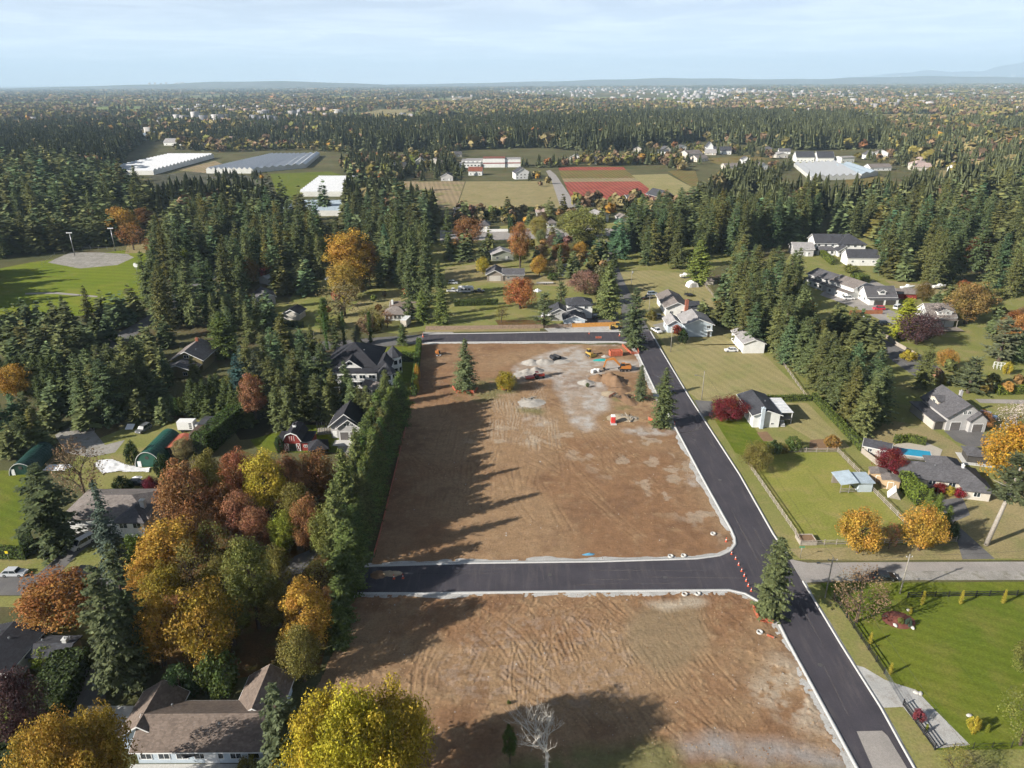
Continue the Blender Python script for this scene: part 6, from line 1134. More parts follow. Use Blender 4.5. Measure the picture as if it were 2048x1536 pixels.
qh('pink-roofed house at the edge of the thick right-hand wood', (432.74,792.69), (451.55,791.68), 12, 4, 3.2, 'x', 'wall_cream', 'roof_pink', n=3)
qh('white bungalow far behind the dark left-hand wood', (-628.29,919.7), (-608.98,918.58), 20, 5, 3, 'x', 'wall_white', 'metal_white', n=3)
qh('long grey-roofed barn far behind the greenhouses', (-661.16,1307.53), (-653.69,1419.15), 30, 5, 3, 'x', 'wall_cream', 'metal_blue', n=0, name='barn')
qh('white-roofed farm building far behind the greenhouses', (-552.52,1193.39), (-524.53,1191.31), 18, 5, 5, 'x', 'wall_white', 'roof_pale', n=3)
qh('low white farm bungalow beside the dark-green pines', (-482.32,1124.05), (-457.99,1131.07), 18, 4, 3, 'x', 'wall_white', 'roof_pale', n=3)
qh('red farmhouse gable beyond the orchard', (-756.73,1514.52), (-746.51,1528.95), 16, 5, 4, 'x', 'wall_red', 'roof_pink', n=2)
qh('row house with orange walls by the far yard', (-358.29,1141.75), (-345.8,1140.85), 12, 4, 3, 'x', 'wall_tan', 'roof_red', n=2)
# school with a red band
x, y = (-22.55,847); h = House('school', 'long white flat-roofed school with a dark red band', x, y, 0, 'school')
h.wing(-34, 8, -8, 26, 7, 0, 'x', 'roof_pale', 'wall_white', .3).wing(-9, 0, 16, 22, 10, 0, 'x', 'roof_red', 'wall_white', .3).wing(16.2, 1.5, 34, 20, 9, 0, 'x', 'roof_pale', 'wall_white', .3).wing(-36, -2, -12, 7.8, 5, 0, 'x', 'roof_pale', 'wall_white', .3).wing(-30, 30, 30, 44, 6, 0, 'x', 'roof_pale', 'wall_white', .3)
h.box('red_band', 'wall_red', -9.1, -.12, 4.2, 16.1, -.01, 5.3); h.box('red_band', 'wall_red', 16.1, 1.35, 4.2, 34.1, 1.48, 5.3); h.wins(3, 'S', 6, 2.5, 2, 1.4); h.wins(0, 'S', 5, 5.2, 2, 1.4)
# ---------------------------------------------------------------- greenhouses: saw-tooth rows of white bays
def greenhouse(label, p0, p1, p2, nb, eave, rise, roof='metal_white'):
    """p0-p1: near wall across the bays; p1-p2: along the bays"""
    u = Vector(p1)-Vector(p0); v = Vector(p2)-Vector(p1); W_ = u.length; L = v.length; rz = math.atan2(u.y, u.x); o = empty('greenhouse', (p0[0], p0[1], 0), rz, label, 'greenhouse')
    sk = Vector((v.x*math.cos(rz)+v.y*math.sin(rz), -v.x*math.sin(rz)+v.y*math.cos(rz))); bw = W_/nb; bay = MB(); sx, sy = sk.x, sk.y
    pr = [(0, eave), (bw/2, eave+rise), (bw, eave), (bw, eave-.25), (bw/2, eave+rise-.3), (0, eave-.25)]
    bay.add([(a, 0, c) for a, c in pr]+[(a+sx, sy, c) for a, c in pr], [tuple(range(5, -1, -1)), tuple(range(6, 12))]+[(i, (i+1) % 6, (i+1) % 6+6, i+6) for i in range(6)]); me = bay.mesh('bay'); me.materials.append(MATS[roof])
    ga = MB(); ga.add([(0, .05, 0), (bw, .05, 0), (bw, .05, eave), (bw/2, .05, eave+rise-.1), (0, .05, eave)], [(0, 1, 2, 3, 4)]); gm = ga.mesh('gable_wall'); gm.materials.append(MATS['poly_wall'])
    for k in range(nb): q = obj('bay', me, None, o, (k*bw, 0, 0)); obj('gable_wall', gm, None, q)
    for a in (0, W_): w = MB(); w.add([(a-.1, 0, 0), (a+.1, 0, 0), (a+.1+sx, sy, 0), (a-.1+sx, sy, 0), (a-.1, 0, eave), (a+.1, 0, eave), (a+.1+sx, sy, eave), (a-.1+sx, sy, eave)], [(3,2,1,0),(4,5,6,7),(0,1,5,4),(1,2,6,5),(2,3,7,6),(3,0,4,7)]); w.build('side_wall', MATS['poly_wall'], o)
mat('poly_wall', (.62, .62, .58), .5, .1, .2)
greenhouse('wide white greenhouse with many roof ridges behind the dark wood', (-391.23,980.65), (-384.28,793.94), (-444.07,796.97), 18, 4.5, 2.0)
greenhouse('low white greenhouse across the lane with scalloped gables', (-332.03,804.89), (-280.39,802.23), (-262.53,972.65), 9, 4.5, 2.2)
greenhouse('longer half of the white greenhouse beside the bare brown tree', (-280.84,806.87), (-236.3,853.59), (-256.08,999.58), 7, 4.2, 2.0)
greenhouse('white greenhouse roof in front of the green field', (-190.76,734.24), (-181.76,629.25), (-138.62,627.47), 10, 4.2, 1.6)
greenhouse('pale greenhouse nearest the tall firs', (-172.76,582.76), (-170.4,531.68), (-118.38,529.84), 5, 4, .8, 'metal_blue')
greenhouse('white plastic nursery tunnels on the far right', (291.3,711.25), (344.67,724.12), (374.55,851.1), 7, 3.5, 2.4, 'poly_white')
greenhouse('grey nursery greenhouse with low pitched roof', (347.39,727.94), (374.8,751.15), (385.73,839.87), 2, 4, 1.6, 'metal_blue')

# scattered houses beyond the berry field
rh = random.Random(8); spots = []; BX = [(52.1,869.44),(117.15,1033.76),(284.55,1121.99),(381.31,1015.93),(351.8,934.48),(273.15,902.22),(220.13,859.88)]; BX2 = [(419.95,917.66),(505.49,964.55),(578.25,883.98),(506.98,770.44),(429.73,744.19),(433.46,821.82)]; BX3 = [(-206.75,956.09),(-161.09,993.52),(-73.11,1078.52),(-58.2,848.97),(-120.59,803.18),(-164.6,805.48)]
for poly, n_, where in ((BX, 11, 'in the settlement behind the berry field'), (BX2, 7, 'among trees beyond the nursery'), (BX3, 7, 'near the far school')):
    xs = [p[0] for p in poly]; ys = [p[1] for p in poly]; got = []
    while len(got) < n_:
        x, y = rh.uniform(min(xs), max(xs)), rh.uniform(min(ys), max(ys))
        if in_poly([x], [y], poly)[0] and all(math.dist((x, y), q) > 24 for q in got): got.append((x, y))
    for i, (x, y) in enumerate(sorted(got, key=lambda q: q[0]/q[1])):
        w = rh.uniform(11, 18); rn, rc = rh.choice((('grey', 'roof_grey'), ('dark', 'roof_dark'), ('tan', 'roof_taupe'), ('pale', 'roof_pale'), ('pink', 'roof_pink'))); spots.append((x, y))
        qh('small %s-roofed house %s, %s' % (rn, where, 'leftmost' if i == 0 else 'rightmost' if i == n_-1 else 'second third fourth fifth sixth seventh eighth ninth tenth'.split()[i-1]+' from left'), (x-w/2, y), (x+w/2, y+rh.uniform(-4, 4)), rh.uniform(9, 13), rh.uniform(3, 5.5), rh.uniform(2.2, 3.8), rh.choice('xy'), rh.choice(('wall_white', 'wall_cream', 'wall_white', 'wall_stone')), rc, rh.random() < .3, 2)

mat('steel_dark', (.10, .095, .09), .5, .2, 3, metal=.3)
# ---------------------------------------------------------------- hedges
def hedge(label, pts, w, hgt, tint, leaf=.22, dens=16, name='hedge', wob=.25):
    g = np.random.default_rng(int(abs(pts[0][0]*13)+abs(pts[0][1]*7))); C, U, V, T = [], [], [], []; core = MB(); o = empty(name, (pts[0][0], pts[0][1], 0), 0, label, 'hedge')
    for a, b in zip(pts[:-1], pts[1:]):
        a, b = Vector(a), Vector(b); L = (b-a).length; d = (b-a)/L; sd = Vector((-d.y, d.x)); m_ = (a+b)/2; core.box((m_.x-pts[0][0], m_.y-pts[0][1], hgt*.45), (L, w*.78, hgt*.88), math.atan2(d.y, d.x))
        for n, f in ((int(L*hgt*dens), 's'), (int(L*hgt*dens), 't'), (int(L*w*dens), 'u'), (int(w*hgt*dens), 'e0'), (int(w*hgt*dens), 'e1')):
            u_ = g.random(n)*L; r = g.random(n)
            if f == 'u': off, z, nn = (r-.5)*w, np.full(n, hgt), (0, 0, 1)
            elif f in 'st': k = 1 if f == 's' else -1; off, z, nn = np.full(n, k*w/2), r*hgt, (sd.x*k, sd.y*k, 0)
            else: k = -1 if f == 'e0' else 1; u_ = np.full(n, 0 if k < 0 else L); off, z, nn = (r-.5)*w, g.random(n)*hgt, (d.x*k, d.y*k, 0)
            bulge = wob*(np.sin(u_*1.9)+np.sin(u_*.7+1))*.25; c = np.c_[a.x-pts[0][0]+d.x*u_+sd.x*off, a.y-pts[0][1]+d.y*u_+sd.y*off, z+bulge*(z/hgt)]+g.normal(0, .07, (n, 3)); N_ = unit(np.array(nn)+g.normal(0, .5, (n, 3)))
            q = unit(np.cross(N_, g.normal(0, 1, (n, 3)))); s = leaf*g.uniform(.6, 1.3, n); C.append(c); U.append(q*s[:, None]); V.append(np.cross(N_, q)*(s*.6)[:, None]); T.append(np.clip(g.normal(1, .22, n), .5, 1.6))
    T = np.concatenate(T); c = obj('foliage', leaf_mesh('foliage', np.concatenate(C), np.concatenate(U), np.concatenate(V), T, np.full(len(T), .5)), MATS['leaves'], o); c.color = (*tint, 1)
    core.build('stems', MATS['hedge_core'], o); return o
mat('hedge_core', (.03, .04, .015), .95)
GRN, LIM, DRK = (.085, .125, .028), (.17, .20, .03), (.042, .066, .02)
hedge('long clipped cypress hedge running down beside the tall fir screen', [(92.29,198.71),(92.11,165.32)], 1.5, 2.2, (.12, .15, .03)); hedge('clipped hedge between the mown field and the white bungalow', [(77.19,197.08),(90.95,197.62)], 1.3, 1.9, (.11, .14, .03))
hedge('tall clipped hedge on the boundary of the upper dirt lot', [(-34.25,248.55),(-30.6,202.82)], 1.6, 3.2, (.10, .15, .03)); hedge('dark clipped hedge across the mansion lawn', [(-38.78,233.21),(-33.32,233.11)], 1.8, 3.2, GRN)
hedge('bright green tall hedge in front of the long bungalow', [(93.58,147.67),(93.61,138.9)], 2.6, 4.2, (.14, .18, .03), .26); hedge('massive dark hedge behind the autumn trees near the barn', [(-81.59,164.79),(-78.21,187.04)], 4.2, 6.0, (.06, .095, .02), .3, 10)
hedge('low clipped hedge on the front lawn at the picture edge', [(-108.41,121.88),(-100.27,121.47)], 1.6, 2.6, (.10, .14, .03)); hedge('dark hedge corner below the wide dark fir', [(-104.42,127.43),(-100.07,122.14)], 2.2, 3.4, DRK); hedge('row of clipped bushes behind the parked caravan', [(-24.94,299.58),(-5.94,301.45)], 2.0, 2.6, (.09, .12, .03), .26, 10)
hedge('bright clipped hedge at the right edge of the picture', [(150.26,201.63),(161.23,202.24)], 2.2, 2.4, LIM); hedge('clipped hedge around the pool garden', [(102.85,169.69),(106.62,170.22),(110.39,168.45)], 1.3, 2.2, (.14, .17, .03)); hedge('thick dark hedge along the driveway of the brown-roofed house', [(-70.98,70.48),(-71.79,82.6),(-73.61,91.38)], 5.5, 4.2, (.05, .07, .02), .32, 9)
hedge('dark hedge along the edge of the dry field', [(-24.47,526.54),(4.78,527.62)], 3, 3.5, DRK, .5, 4); hedge('tall dark hedge beside the white-pillared garden', [(-0.37,462.18),(-0.71,543.06)], 2.5, 4.5, DRK, .5, 4); hedge('hedge of young conifers edging the dry field', [(4.95,545.1),(29.56,546.46)], 2.5, 3.0, (.08, .11, .03), .5, 4)
hedge('narrow hedge beside the lane leading to the big white house', [(174.95,406.6),(169.86,370.26)], 2.2, 3, (.14, .17, .03), .4, 6); hedge('green hedge between the lawn and the shaded road', [(-93.39,273.21),(-83.55,271.11)], 2, 2.2, DRK, .3, 8); hedge('rounded hedge behind the white terrace-like houses', [(166.64,337.48),(168.92,331.85)], 6, 4, (.11, .14, .03), .4, 6)
# conifers of the bungalow front
for i, tr in enumerate(((92.95,132.27,7.69,1.66), (92.1,127.21,7.77,1.71), (92.78,135.22,7.15,1.35))): P('cedar', tr, (.12, .155, .03), ('pointed green conifer beyond the bright hedge, middle of three', 'pointed green conifer nearest the asphalt driveway', 'pointed green conifer touching the bright hedge')[i])

# ---------------------------------------------------------------- fences, posts and safety mesh
def fence(label, pts, hgt, gap, rails, m='wood_pole', post=.14, rail=(.05, .14), infill=None, name='fence', cat='fence'):
    o = empty(name, (pts[0][0], pts[0][1], 0), 0, label, cat); ox, oy = pts[0]; pm = MB().b2(-post/2, -post/2, -.2, post/2, post/2, hgt+.08).mesh('post'); pm.materials.append(MATS[m]); first = True
    for a, b in zip(pts[:-1], pts[1:]):
        L = math.dist(a, b); n = max(1, round(L/gap)); an = math.atan2(b[1]-a[1], b[0]-a[0]); st = L/n; rm = MB().b2(0, -rail[0]/2, -rail[1]/2, st, rail[0]/2, rail[1]/2).mesh('rail'); rm.materials.append(MATS[m])
        for i in range(n):
            x, y = a[0]+(b[0]-a[0])*i/n-ox, a[1]+(b[1]-a[1])*i/n-oy; obj('post', pm, None, o, (x, y, 0), an)
            for k in range(rails): obj('rail', rm, None, o, (x, y, hgt*(k+.65)/rails*.95), an)
            if infill: q = MB(); q.b2(.02, -.03, .06, st-.02, .03, hgt*.96); q.build(infill[0], MATS[infill[1]], o, (x, y, 0), an)
        obj('post', pm, None, o, (b[0]-ox, b[1]-oy, 0), an)
    return o
mat('grey_wood', (.34, .30, .25), .9, .25, 2); mat('fence_board', (.30, .22, .16), .9, .3, 1.5); mat('new_board', (.55, .27, .07), .8, .2, 2); mat('red_board', (.30, .12, .06), .85, .25, 1.5)
m, t, b = nodes('orange_mesh'); b.inputs['Base Color'].default_value = (.50, .12, .06, 1); b.inputs['Roughness'].default_value = .6; p = wpos(t)
vz = N(t, 'ShaderNodeTexVoronoi', {'Vector': p, 'Scale': 9.0}); tr_ = N(t, 'ShaderNodeBsdfTransparent'); rp_ = N(t, 'ShaderNodeMath', {0: vz.outputs['Distance'], 1: .5}, operation='LESS_THAN'); fa = N(t, 'ShaderNodeMath', {0: rp_.outputs[0], 1: .85}, operation='MULTIPLY')
ms_ = N(t, 'ShaderNodeMixShader', {0: fa.outputs[0], 1: b.outputs[0], 2: tr_.outputs[0]}); t.links.new(ms_.outputs[0], t.nodes['Material Output'].inputs['Surface'])
fence('wooden three-rail paddock fence beside the new road and along the lane', [(59.91,158.27),(60.8,128.27),(60.33,124.14),(93.63,125.03)], 1.35, 2.6, 3, 'grey_wood'); fence('weathered rail fence across the top of the paddock', [(65.91,164.56),(85.46,164.85),(85.96,153.45)], 1.35, 2.8, 3, 'grey_wood'); fence('rail fence down the side of the paddock past the stable', [(85.43,145.94),(86.27,132.15),(85.44,124.94)], 1.35, 2.6, 3, 'grey_wood')
fence('board fence beside the tan sheds and the bright hedge', [(91.36,164.23),(92.28,157.88),(93.07,149.3),(93.23,140.8)], 1.7, 2.4, 1, 'grey_wood', infill=('board_panel', 'grey_wood'))
fence('long black rail fence along the verge of the large lawn', [(60.39,107.48),(60.92,88.89)], 1.3, 2.5, 3, 'black_rail'); fence('black rail fence below the field gate beside the gravel pad', [(60.78,82.47),(61.28,74.42)], 1.3, 2.4, 4, 'black_rail'); fence('black rail fence across the far side of the large lawn', [(74.43,107.63),(97.8,107.98)], 1.3, 2.6, 3, 'black_rail')
fence('thin black mesh fence along the bottom of the large lawn', [(61.28,74.42),(75.43,74.75)], 1.3, 2.6, 2, 'black_rail', .07, (.03, .04)); fence('grey metal double field gate across the gravel entry', [(60.92,88.89),(60.78,82.47)], 1.3, 3.4, 5, 'steel', .1, (.04, .05), name='gate', cat='gate')
fence('brown board fence behind the new back road', [(-33.86,267.05),(-14.5,267.3),(9.25,268.08),(23.61,269.05)], 1.7, 2.4, 1, 'fence_board', infill=('board_panel', 'fence_board')); fence('new orange-yellow board fence at the end of the back road', [(24,269.04),(42.52,270.58)], 1.8, 2.4, 1, 'new_board', infill=('board_panel', 'new_board'))
fence('red-brown board fence in front of the white gabled garage', [(140.9,283.86),(154.65,284.27)], 1.8, 2.4, 1, 'red_board', infill=('board_panel', 'red_board')); fence('white picket-like garden wall on the far street', [(-20.94,466.16),(-0.37,467.2)], 1.8, 3, 1, 'white_trim', infill=('wall_panel', 'white_trim')); fence('board fence along the lane beyond the purple tree', [(142.4,263.69),(141.25,246.49),(142.62,235.03)], 1.5, 2.6, 1, 'grey_wood', infill=('board_panel', 'grey_wood'))
fence('low grey fence between the sage house and the dry yard', [(-35.5,375.55),(-19.72,382.04),(0.95,382.67)], 1.4, 3, 2, 'grey_wood'); fence('weathered boundary fence along the mown field', [(94.57,242),(90.59,199.86)], 1.2, 3, 2, 'grey_wood'); fence('low fence beside the small blue pool', [(92.26,331.81),(91.23,306.36)], 1.2, 3, 2, 'grey_wood')
fence('grey sports fence around the ball field infield', [(-252.43,377.74),(-260.62,403.07),(-253.53,418.64),(-238.53,418.21),(-220.99,408.41)], 2.4, 6, 1, 'steel', .08, (.04, .05))
def mesh_fence(label, pts, hgt=1.1): return fence(label, pts, hgt, 2.2, 1, 'wood_pole', .07, (.04, .05), ('mesh_panel', 'orange_mesh'), 'safety_fence', 'safety fence')
mesh_fence('orange safety mesh around the lone conifer in the dirt lot', [(-19.05,208.95),(-17.65,204.95),(-11.96,204.47),(-10.85,208.02)]); mesh_fence('orange safety mesh around the small yellow-leaved tree', [(-4.51,210.35),(-2.87,206.7),(-0.33,207.06)]); mesh_fence('orange safety mesh pen round the fir at the corner of the back road', [(40.73,247.21),(42.66,238.27),(45.6,238.73),(45.8,246.58)]); mesh_fence('orange safety mesh at the foot of the broad dark fir', [(39.19,184.73),(41.85,182.08)])
mesh_fence('orange safety mesh at the foot of the slim fir', [(37.64,200.28),(39.72,198),(41.82,199.46)]); mesh_fence('orange safety mesh round the leaning fir on the junction corner', [(44.33,104.99),(44.29,101.41),(46.78,100.74),(47.39,102.82)]); mesh_fence('long orange mesh line down the side of the upper dirt lot', [(-30.25,190.44),(-29.73,166.05),(-29.21,147.26),(-28.75,128.83),(-28.74,121.43)], .9); mesh_fence('orange mesh line beside the lower dirt lot in the shade', [(-32.03,107.9),(-30.94,101.16),(-30.64,95.02)], .9)
mesh_fence('short orange barrier on the kerb of the back road', [(31.88,255.72),(34.16,255.68)], .9); mesh_fence('fallen orange mesh near the lower lot kerb', [(44.53,97.75),(45.59,97.01)], .5); mesh_fence('orange mesh and red board by the gravel heap', [(29.78,200.39),(32.36,203.42)], .8)

# ---------------------------------------------------------------- poles and signs
def pole(label, x, y, hgt, arm=0, lamp=False, m='wood_pole', r=.15, rz=0.0, trans=False, name='utility_pole'):
    o = empty(name, (x, y, 0), rz, label, 'pole'); b = MB(); b.tube((0, 0, -.2), (0, 0, hgt), r, r*.65, 8); b.build('shaft', MATS[m], o, smooth=True)
    if arm: b = MB(); b.b2(-arm/2, -.06, hgt-.75, arm/2, .06, hgt-.6); c = b.build('crossarm', MATS[m], o); [MB().lathe([(.05, 0), (.07, .1), (.03, .2)], (a, 0, hgt-.6), 6).build('insulator', MATS['pale_siding'], c) for a in (-arm*.45, 0, arm*.45)]
    if lamp: b = MB(); b.tube((0, 0, hgt*.8), (-2.2, 0, hgt*.86), .05); c = b.build('lamp_arm', MATS['steel'], o); MB().box((-2.5, 0, hgt*.86), (.7, .25, .16)).build('lamp_head', MATS['steel'], c)
    if trans: MB().lathe([(.28, 0), (.28, .8), (.1, .9)], (.35, 0, hgt*.78), 10).build('transformer', MATS['steel'], o, smooth=True)
    return o
def PL(label, g, h_, **k): return pole(label, g[0], g[1], h_, **k)
PLS = [PL('utility pole with transformer at the edge of the mown field', (57.28,240.58), 9.48, arm=1.6, trans=True), PL('utility pole with street lamp beside the driveway of the white bungalow', (58.04,198.47), 9.58, lamp=True), PL('pale leaning utility pole behind the parked dark car', (73.59,108.78), 9.09, arm=1.2),
       PL('utility pole with crossarm next to the brown-leaved tree', (58.91,107.77), 9.27, arm=1.8, lamp=True), PL('utility pole beside the white house with the brick chimney', (56.65,281.44), 9.61, arm=2.0), PL('utility pole on the far corner of the mown field', (56.3,325.47), 9.57, trans=True), PL('utility pole at the bend of the old road', (56.31,373.19), 8.04, arm=1.6),
       PL('pale pole in front of the shaded road by the mansion', (-73.78,251.45), 5.13, m='pale_bark'), PL('wooden pole behind the columnar cypresses', (-69.05,275.3), 5.49)]
for lb, g0, h_ in (('ball field floodlight mast at the outer end of the infield', (-249.02,402.75), 13.09), ('ball field floodlight mast beside the orange-brown tree', (-232.33,415.34), 13.13)):
    o = pole(lb, g0[0], g0[1], h_, r=.22, m='steel', name='floodlight_mast'); c = MB().b2(-1.6, -.08, h_-.2, 1.6, .08, h_-.05).build('lamp_bar', MATS['steel'], o); [MB().box((-1.3+k*.86, -.2, h_+.15), (.6, .35, .5)).build('lamp', MATS['white_trim'], c) for k in range(4)]
o = pole('scoreboard post with round white disc by the ball field', *(-190.46,355.86), 5.69, r=.12, m='steel', name='sign_post'); MB().lathe([(1.2, -.06), (1.2, .06)], (0, -.2, 5.69), 14, 'y').build('disc', MATS['white_trim'], o)
o = pole('green street name sign on the corner of the lane', *(58.67,119.73), 3.0, r=.05, m='steel', name='street_sign'); mat('sign_green', (.04, .25, .14), .4); MB().b2(-.55, -.03, 2.7, .55, .03, 2.95).build('sign_plate', MATS['sign_green'], o)
o = pole('yellow diamond road sign beside the low front hedge', *(-103.47,120.5), 2.2, r=.05, m='steel', name='road_sign'); mat('sign_yellow', (.75, .60, .03), .4); MB().box((0, -.08, 2.2), (.6, .04, .6)).build('sign_plate', MATS['sign_yellow'], o)
def wire(label, pts, sag=.8):
    b = MB()
    for p, q in zip(pts[:-1], pts[1:]):
        pr = None
        for i in range(13):
            f = i/12; c = (p[0]+(q[0]-p[0])*f, p[1]+(q[1]-p[1])*f, p[2]+(q[2]-p[2])*f-sag*4*f*(1-f)); pr and b.tube(pr, c, .022, .022, 3); pr = c
    tag(b.build('power_line', MATS['dark_metal']), label, 'power line')
pt = [(o.location.x, o.location.y) for o in PLS]; top = [9.48, 9.58, 9.09, 9.27, 9.61, 9.57, 8.04]
wire('power line strung along the new road over the paddock', [(*pt[6], top[6]), (*pt[5], top[5]), (*pt[4], top[4]), (*pt[0], top[0]), (*pt[1], top[1]), (*pt[3], top[3]), (60, 60, 9)]); wire('power line across the side lane to the pale leaning pole', [(*pt[3], top[3]-.3), (*pt[2], top[2]-.2), (110, 112, 9)])

# ---------------------------------------------------------------- vehicles
CARS = {}
def car_meshes(kind):
    if kind in CARS: return CARS[kind]
    L, W_, H_ = dict(sedan=(4.7, 1.8, 1.45), suv=(4.7, 1.9, 1.75), van=(5.0, 1.95, 1.85), pickup=(5.6, 1.95, 1.8))[kind]; hl = L/2
    body = {'sedan': [(-hl, .28), (-hl, .78), (-hl+.25, .95), (hl-1.1, .93), (hl-.1, .72), (hl, .55), (hl, .28)], 'suv': [(-hl, .32), (-hl, 1.0), (hl-1.15, 1.02), (hl-.08, .9), (hl, .6), (hl, .32)],
            'van': [(-hl, .3), (-hl, 1.05), (hl-1.0, 1.02), (hl-.05, .82), (hl, .55), (hl, .3)], 'pickup': [(-hl, .42), (-hl, 1.05), (-.45, 1.05), (-.45, 1.06), (hl-1.5, 1.08), (hl-.06, 1.0), (hl, .65), (hl, .42)]}[kind]
    cab = {'sedan': [(-hl+.35, .93), (-hl+1.05, H_), (.55, H_), (hl-1.35, .92)], 'suv': [(-hl+.1, .99), (-hl+.35, H_), (.55, H_), (hl-1.25, 1.0)], 'van': [(-hl+.06, 1.03), (-hl+.2, H_), (.75, H_), (hl-.9, 1.0)], 'pickup': [(-.5, 1.04), (-.3, H_), (.85, H_), (hl-1.35, 1.06)]}[kind]
    def solid(prof, w0, w1, n=None):
        b = MB(); zs = [p[1] for p in prof]; z0, z1 = min(zs), max(zs); wf = lambda z: (w0+(w1-w0)*(z-z0)/(z1-z0))/2; k = len(prof); vs = [(p[0], -wf(p[1]), p[1]) for p in prof]+[(p[0], wf(p[1]), p[1]) for p in prof]
        return b.add(vs, [tuple(range(k)), tuple(range(2*k-1, k-1, -1))]+[(i, i+k, (i+1) % k+k, (i+1) % k) for i in range(k)])
    bd = solid(body, W_, W_*.97); gl = solid(cab, W_*.95, W_*.76); x0, x1 = cab[1][0], cab[2][0]; rf = MB().b2(x0-.05, -W_*.39, H_-.02, x1+.08, W_*.39, H_+.05)
    for a, c in ((cab[0], cab[1]), (cab[3], cab[2])):
        for s in (-1, 1): rf.tube((a[0], s*W_*.47, a[1]), (c[0], s*W_*.375, c[1]), .045, .045, 4)
    for s in (-1, 1): xm = (x0+x1)/2-.1; rf.tube((xm, s*W_*.475, .95), (xm, s*W_*.385, H_), .05, .05, 4)
    if kind == 'pickup': bedm = MB().b2(-hl+.12, -W_*.42, 1.0, -.6, W_*.42, 1.065)
    r = .34 if kind != 'pickup' else .4; wh = MB().lathe([(r*.6, -.11), (r, -.09), (r, .09), (r*.6, .11)], (0, 0, 0), 14, 'y'); rm = MB().lathe([(r*.58, -.115), (r*.2, -.135), (r*.2, .135), (r*.58, .115)], (0, 0, 0), 10, 'y'); lt = MB().box((0, 0, 0), (.08, .36, .14))
    CARS[kind] = dict(body=bd.mesh('body'), glass=gl.mesh('windows'), roof=rf.mesh('cabin_roof'), wheel=wh.mesh('wheel'), rim=rm.mesh('rim'), light=lt.mesh('headlight'), tail=lt.mesh('tail_light'), bed=bedm.mesh('cargo_bed') if kind == 'pickup' else None, L=L, W=W_, r=r); return CARS[kind]
def car(kind, x, y, rz, colr, label, z=.06, cat='car', name='parked_car'):
    c = car_meshes(kind); o = empty(name, (x, y, z), rz, label, cat); pm = paint('paint_%d_%d_%d' % tuple(int(q*255) for q in colr), colr)
    def part(nm, me, m, loc=(0, 0, 0), par=o):
        q = bpy.data.objects.new(nm, me.copy() if len(me.materials) == 0 and nm in ('body', 'cabin_roof') else me)
        if nm in ('body', 'cabin_roof'): q.data.materials.clear(); q.data.materials.append(m)
        elif len(me.materials) == 0: me.materials.append(m)
        q.location = loc; return put(q, par)
    part('body', c['body'], pm); part('windows', c['glass'], MATS['glass']); part('cabin_roof', c['roof'], pm)
    if c['bed']: part('cargo_bed', c['bed'], MATS['dark_metal'])
    for sx in (-1, 1):
        for sy in (-1, 1): w = part('wheel', c['wheel'], MATS['tyre'], (sx*c['L']*.31, sy*(c['W']/2-.08), c['r'])); part('rim', c['rim'], MATS['steel'], (0, 0, 0), w)
    for sy in (-1, 1): part('headlight', c['light'], MATS['white_trim'], (c['L']/2-.02, sy*c['W']*.36, .68)); part('tail_light', c['tail'], paint('lamp_red', (.35, .01, .01)), (-c['L']/2+.02, sy*c['W']*.36, .78))
    return o
WH, SV, BK, GY, BL = (.75, .75, .74), (.52, .54, .56), (.018, .019, .022), (.14, .145, .15), (.20, .33, .48)
for k, g0, az, cl, lb in (('sedan', (-99.43,115.95), 0, SV, 'silver sedan parked on the old street at the picture edge'), ('sedan', (-85.94,116.29), math.pi, BK, 'black sedan parked on the old street beside the driveway'), ('pickup', (-93.67,126.42), rad(-118), WH, 'white pickup on the driveway beside a white van'), ('van', (-91.23,125.68), rad(-118), WH, 'white van on the driveway next to the spruce'),
        ('suv', (-103.87,179.64), rad(-105), GY, 'dark grey car on the grass behind the green arched hut'), ('sedan', (-91.67,150.3), 0, BK, 'dark old car with white bonnet in the shade behind the white house'), ('sedan', (79.15,240.71), math.pi, WH, 'white car beside the plain white shed'), ('pickup', (56.45,262.9), rad(-70), WH, 'white pickup in front of the pale blue-grey house'),
        ('sedan', (72.43,113.08), 0, BK, 'black car parked on the gravel edge of the side lane'), ('suv', (60.72,280.01), 0, GY, 'grey car on the gravel beside the pole and pale house'), ('pickup', (60.85,308.61), rad(30), BK, 'dark pickup beside the white chimney house'), ('pickup', (-27.5,322.16), 0, WH, 'white pickup parked behind the caravan'), ('suv', (-28.32,336.46), 0, SV, 'pale car parked farther back near the caravan'),
        ('pickup', (-15.32,321.03), 0, BK, 'dark pickup in front of the caravan'), ('suv', (155.87,289.91), math.pi, (.55, .015, .04), 'red car parked in front of the white gabled garage'), ('sedan', (143.71,276.36), rad(20), WH, 'white car in the turning circle below the red car'), ('suv', (148.47,269.79), 0, BK, 'black car beside the bright yellow-green cypress'), ('suv', (150.12,305.87), 0, WH, 'white car beside the white houses'),
        ('suv', (137.01,184.68), rad(-35), BL, 'blue car behind the double garage'), ('sedan', (34.49,281.21), rad(80), BK, 'black car in the shade beside the two-storey house'), ('van', (164.94,291.89), rad(40), WH, 'white van half behind the yellow-green cypress'), ('suv', (64.5,315.04), rad(10), (.30, .36, .42), 'blue-grey van beside the dark pickup'), ('sedan', (-90.09,345.5), 0, SV, 'pale car under the firs near the golden maple')): car(k, g0[0], g0[1], az, cl, lb)
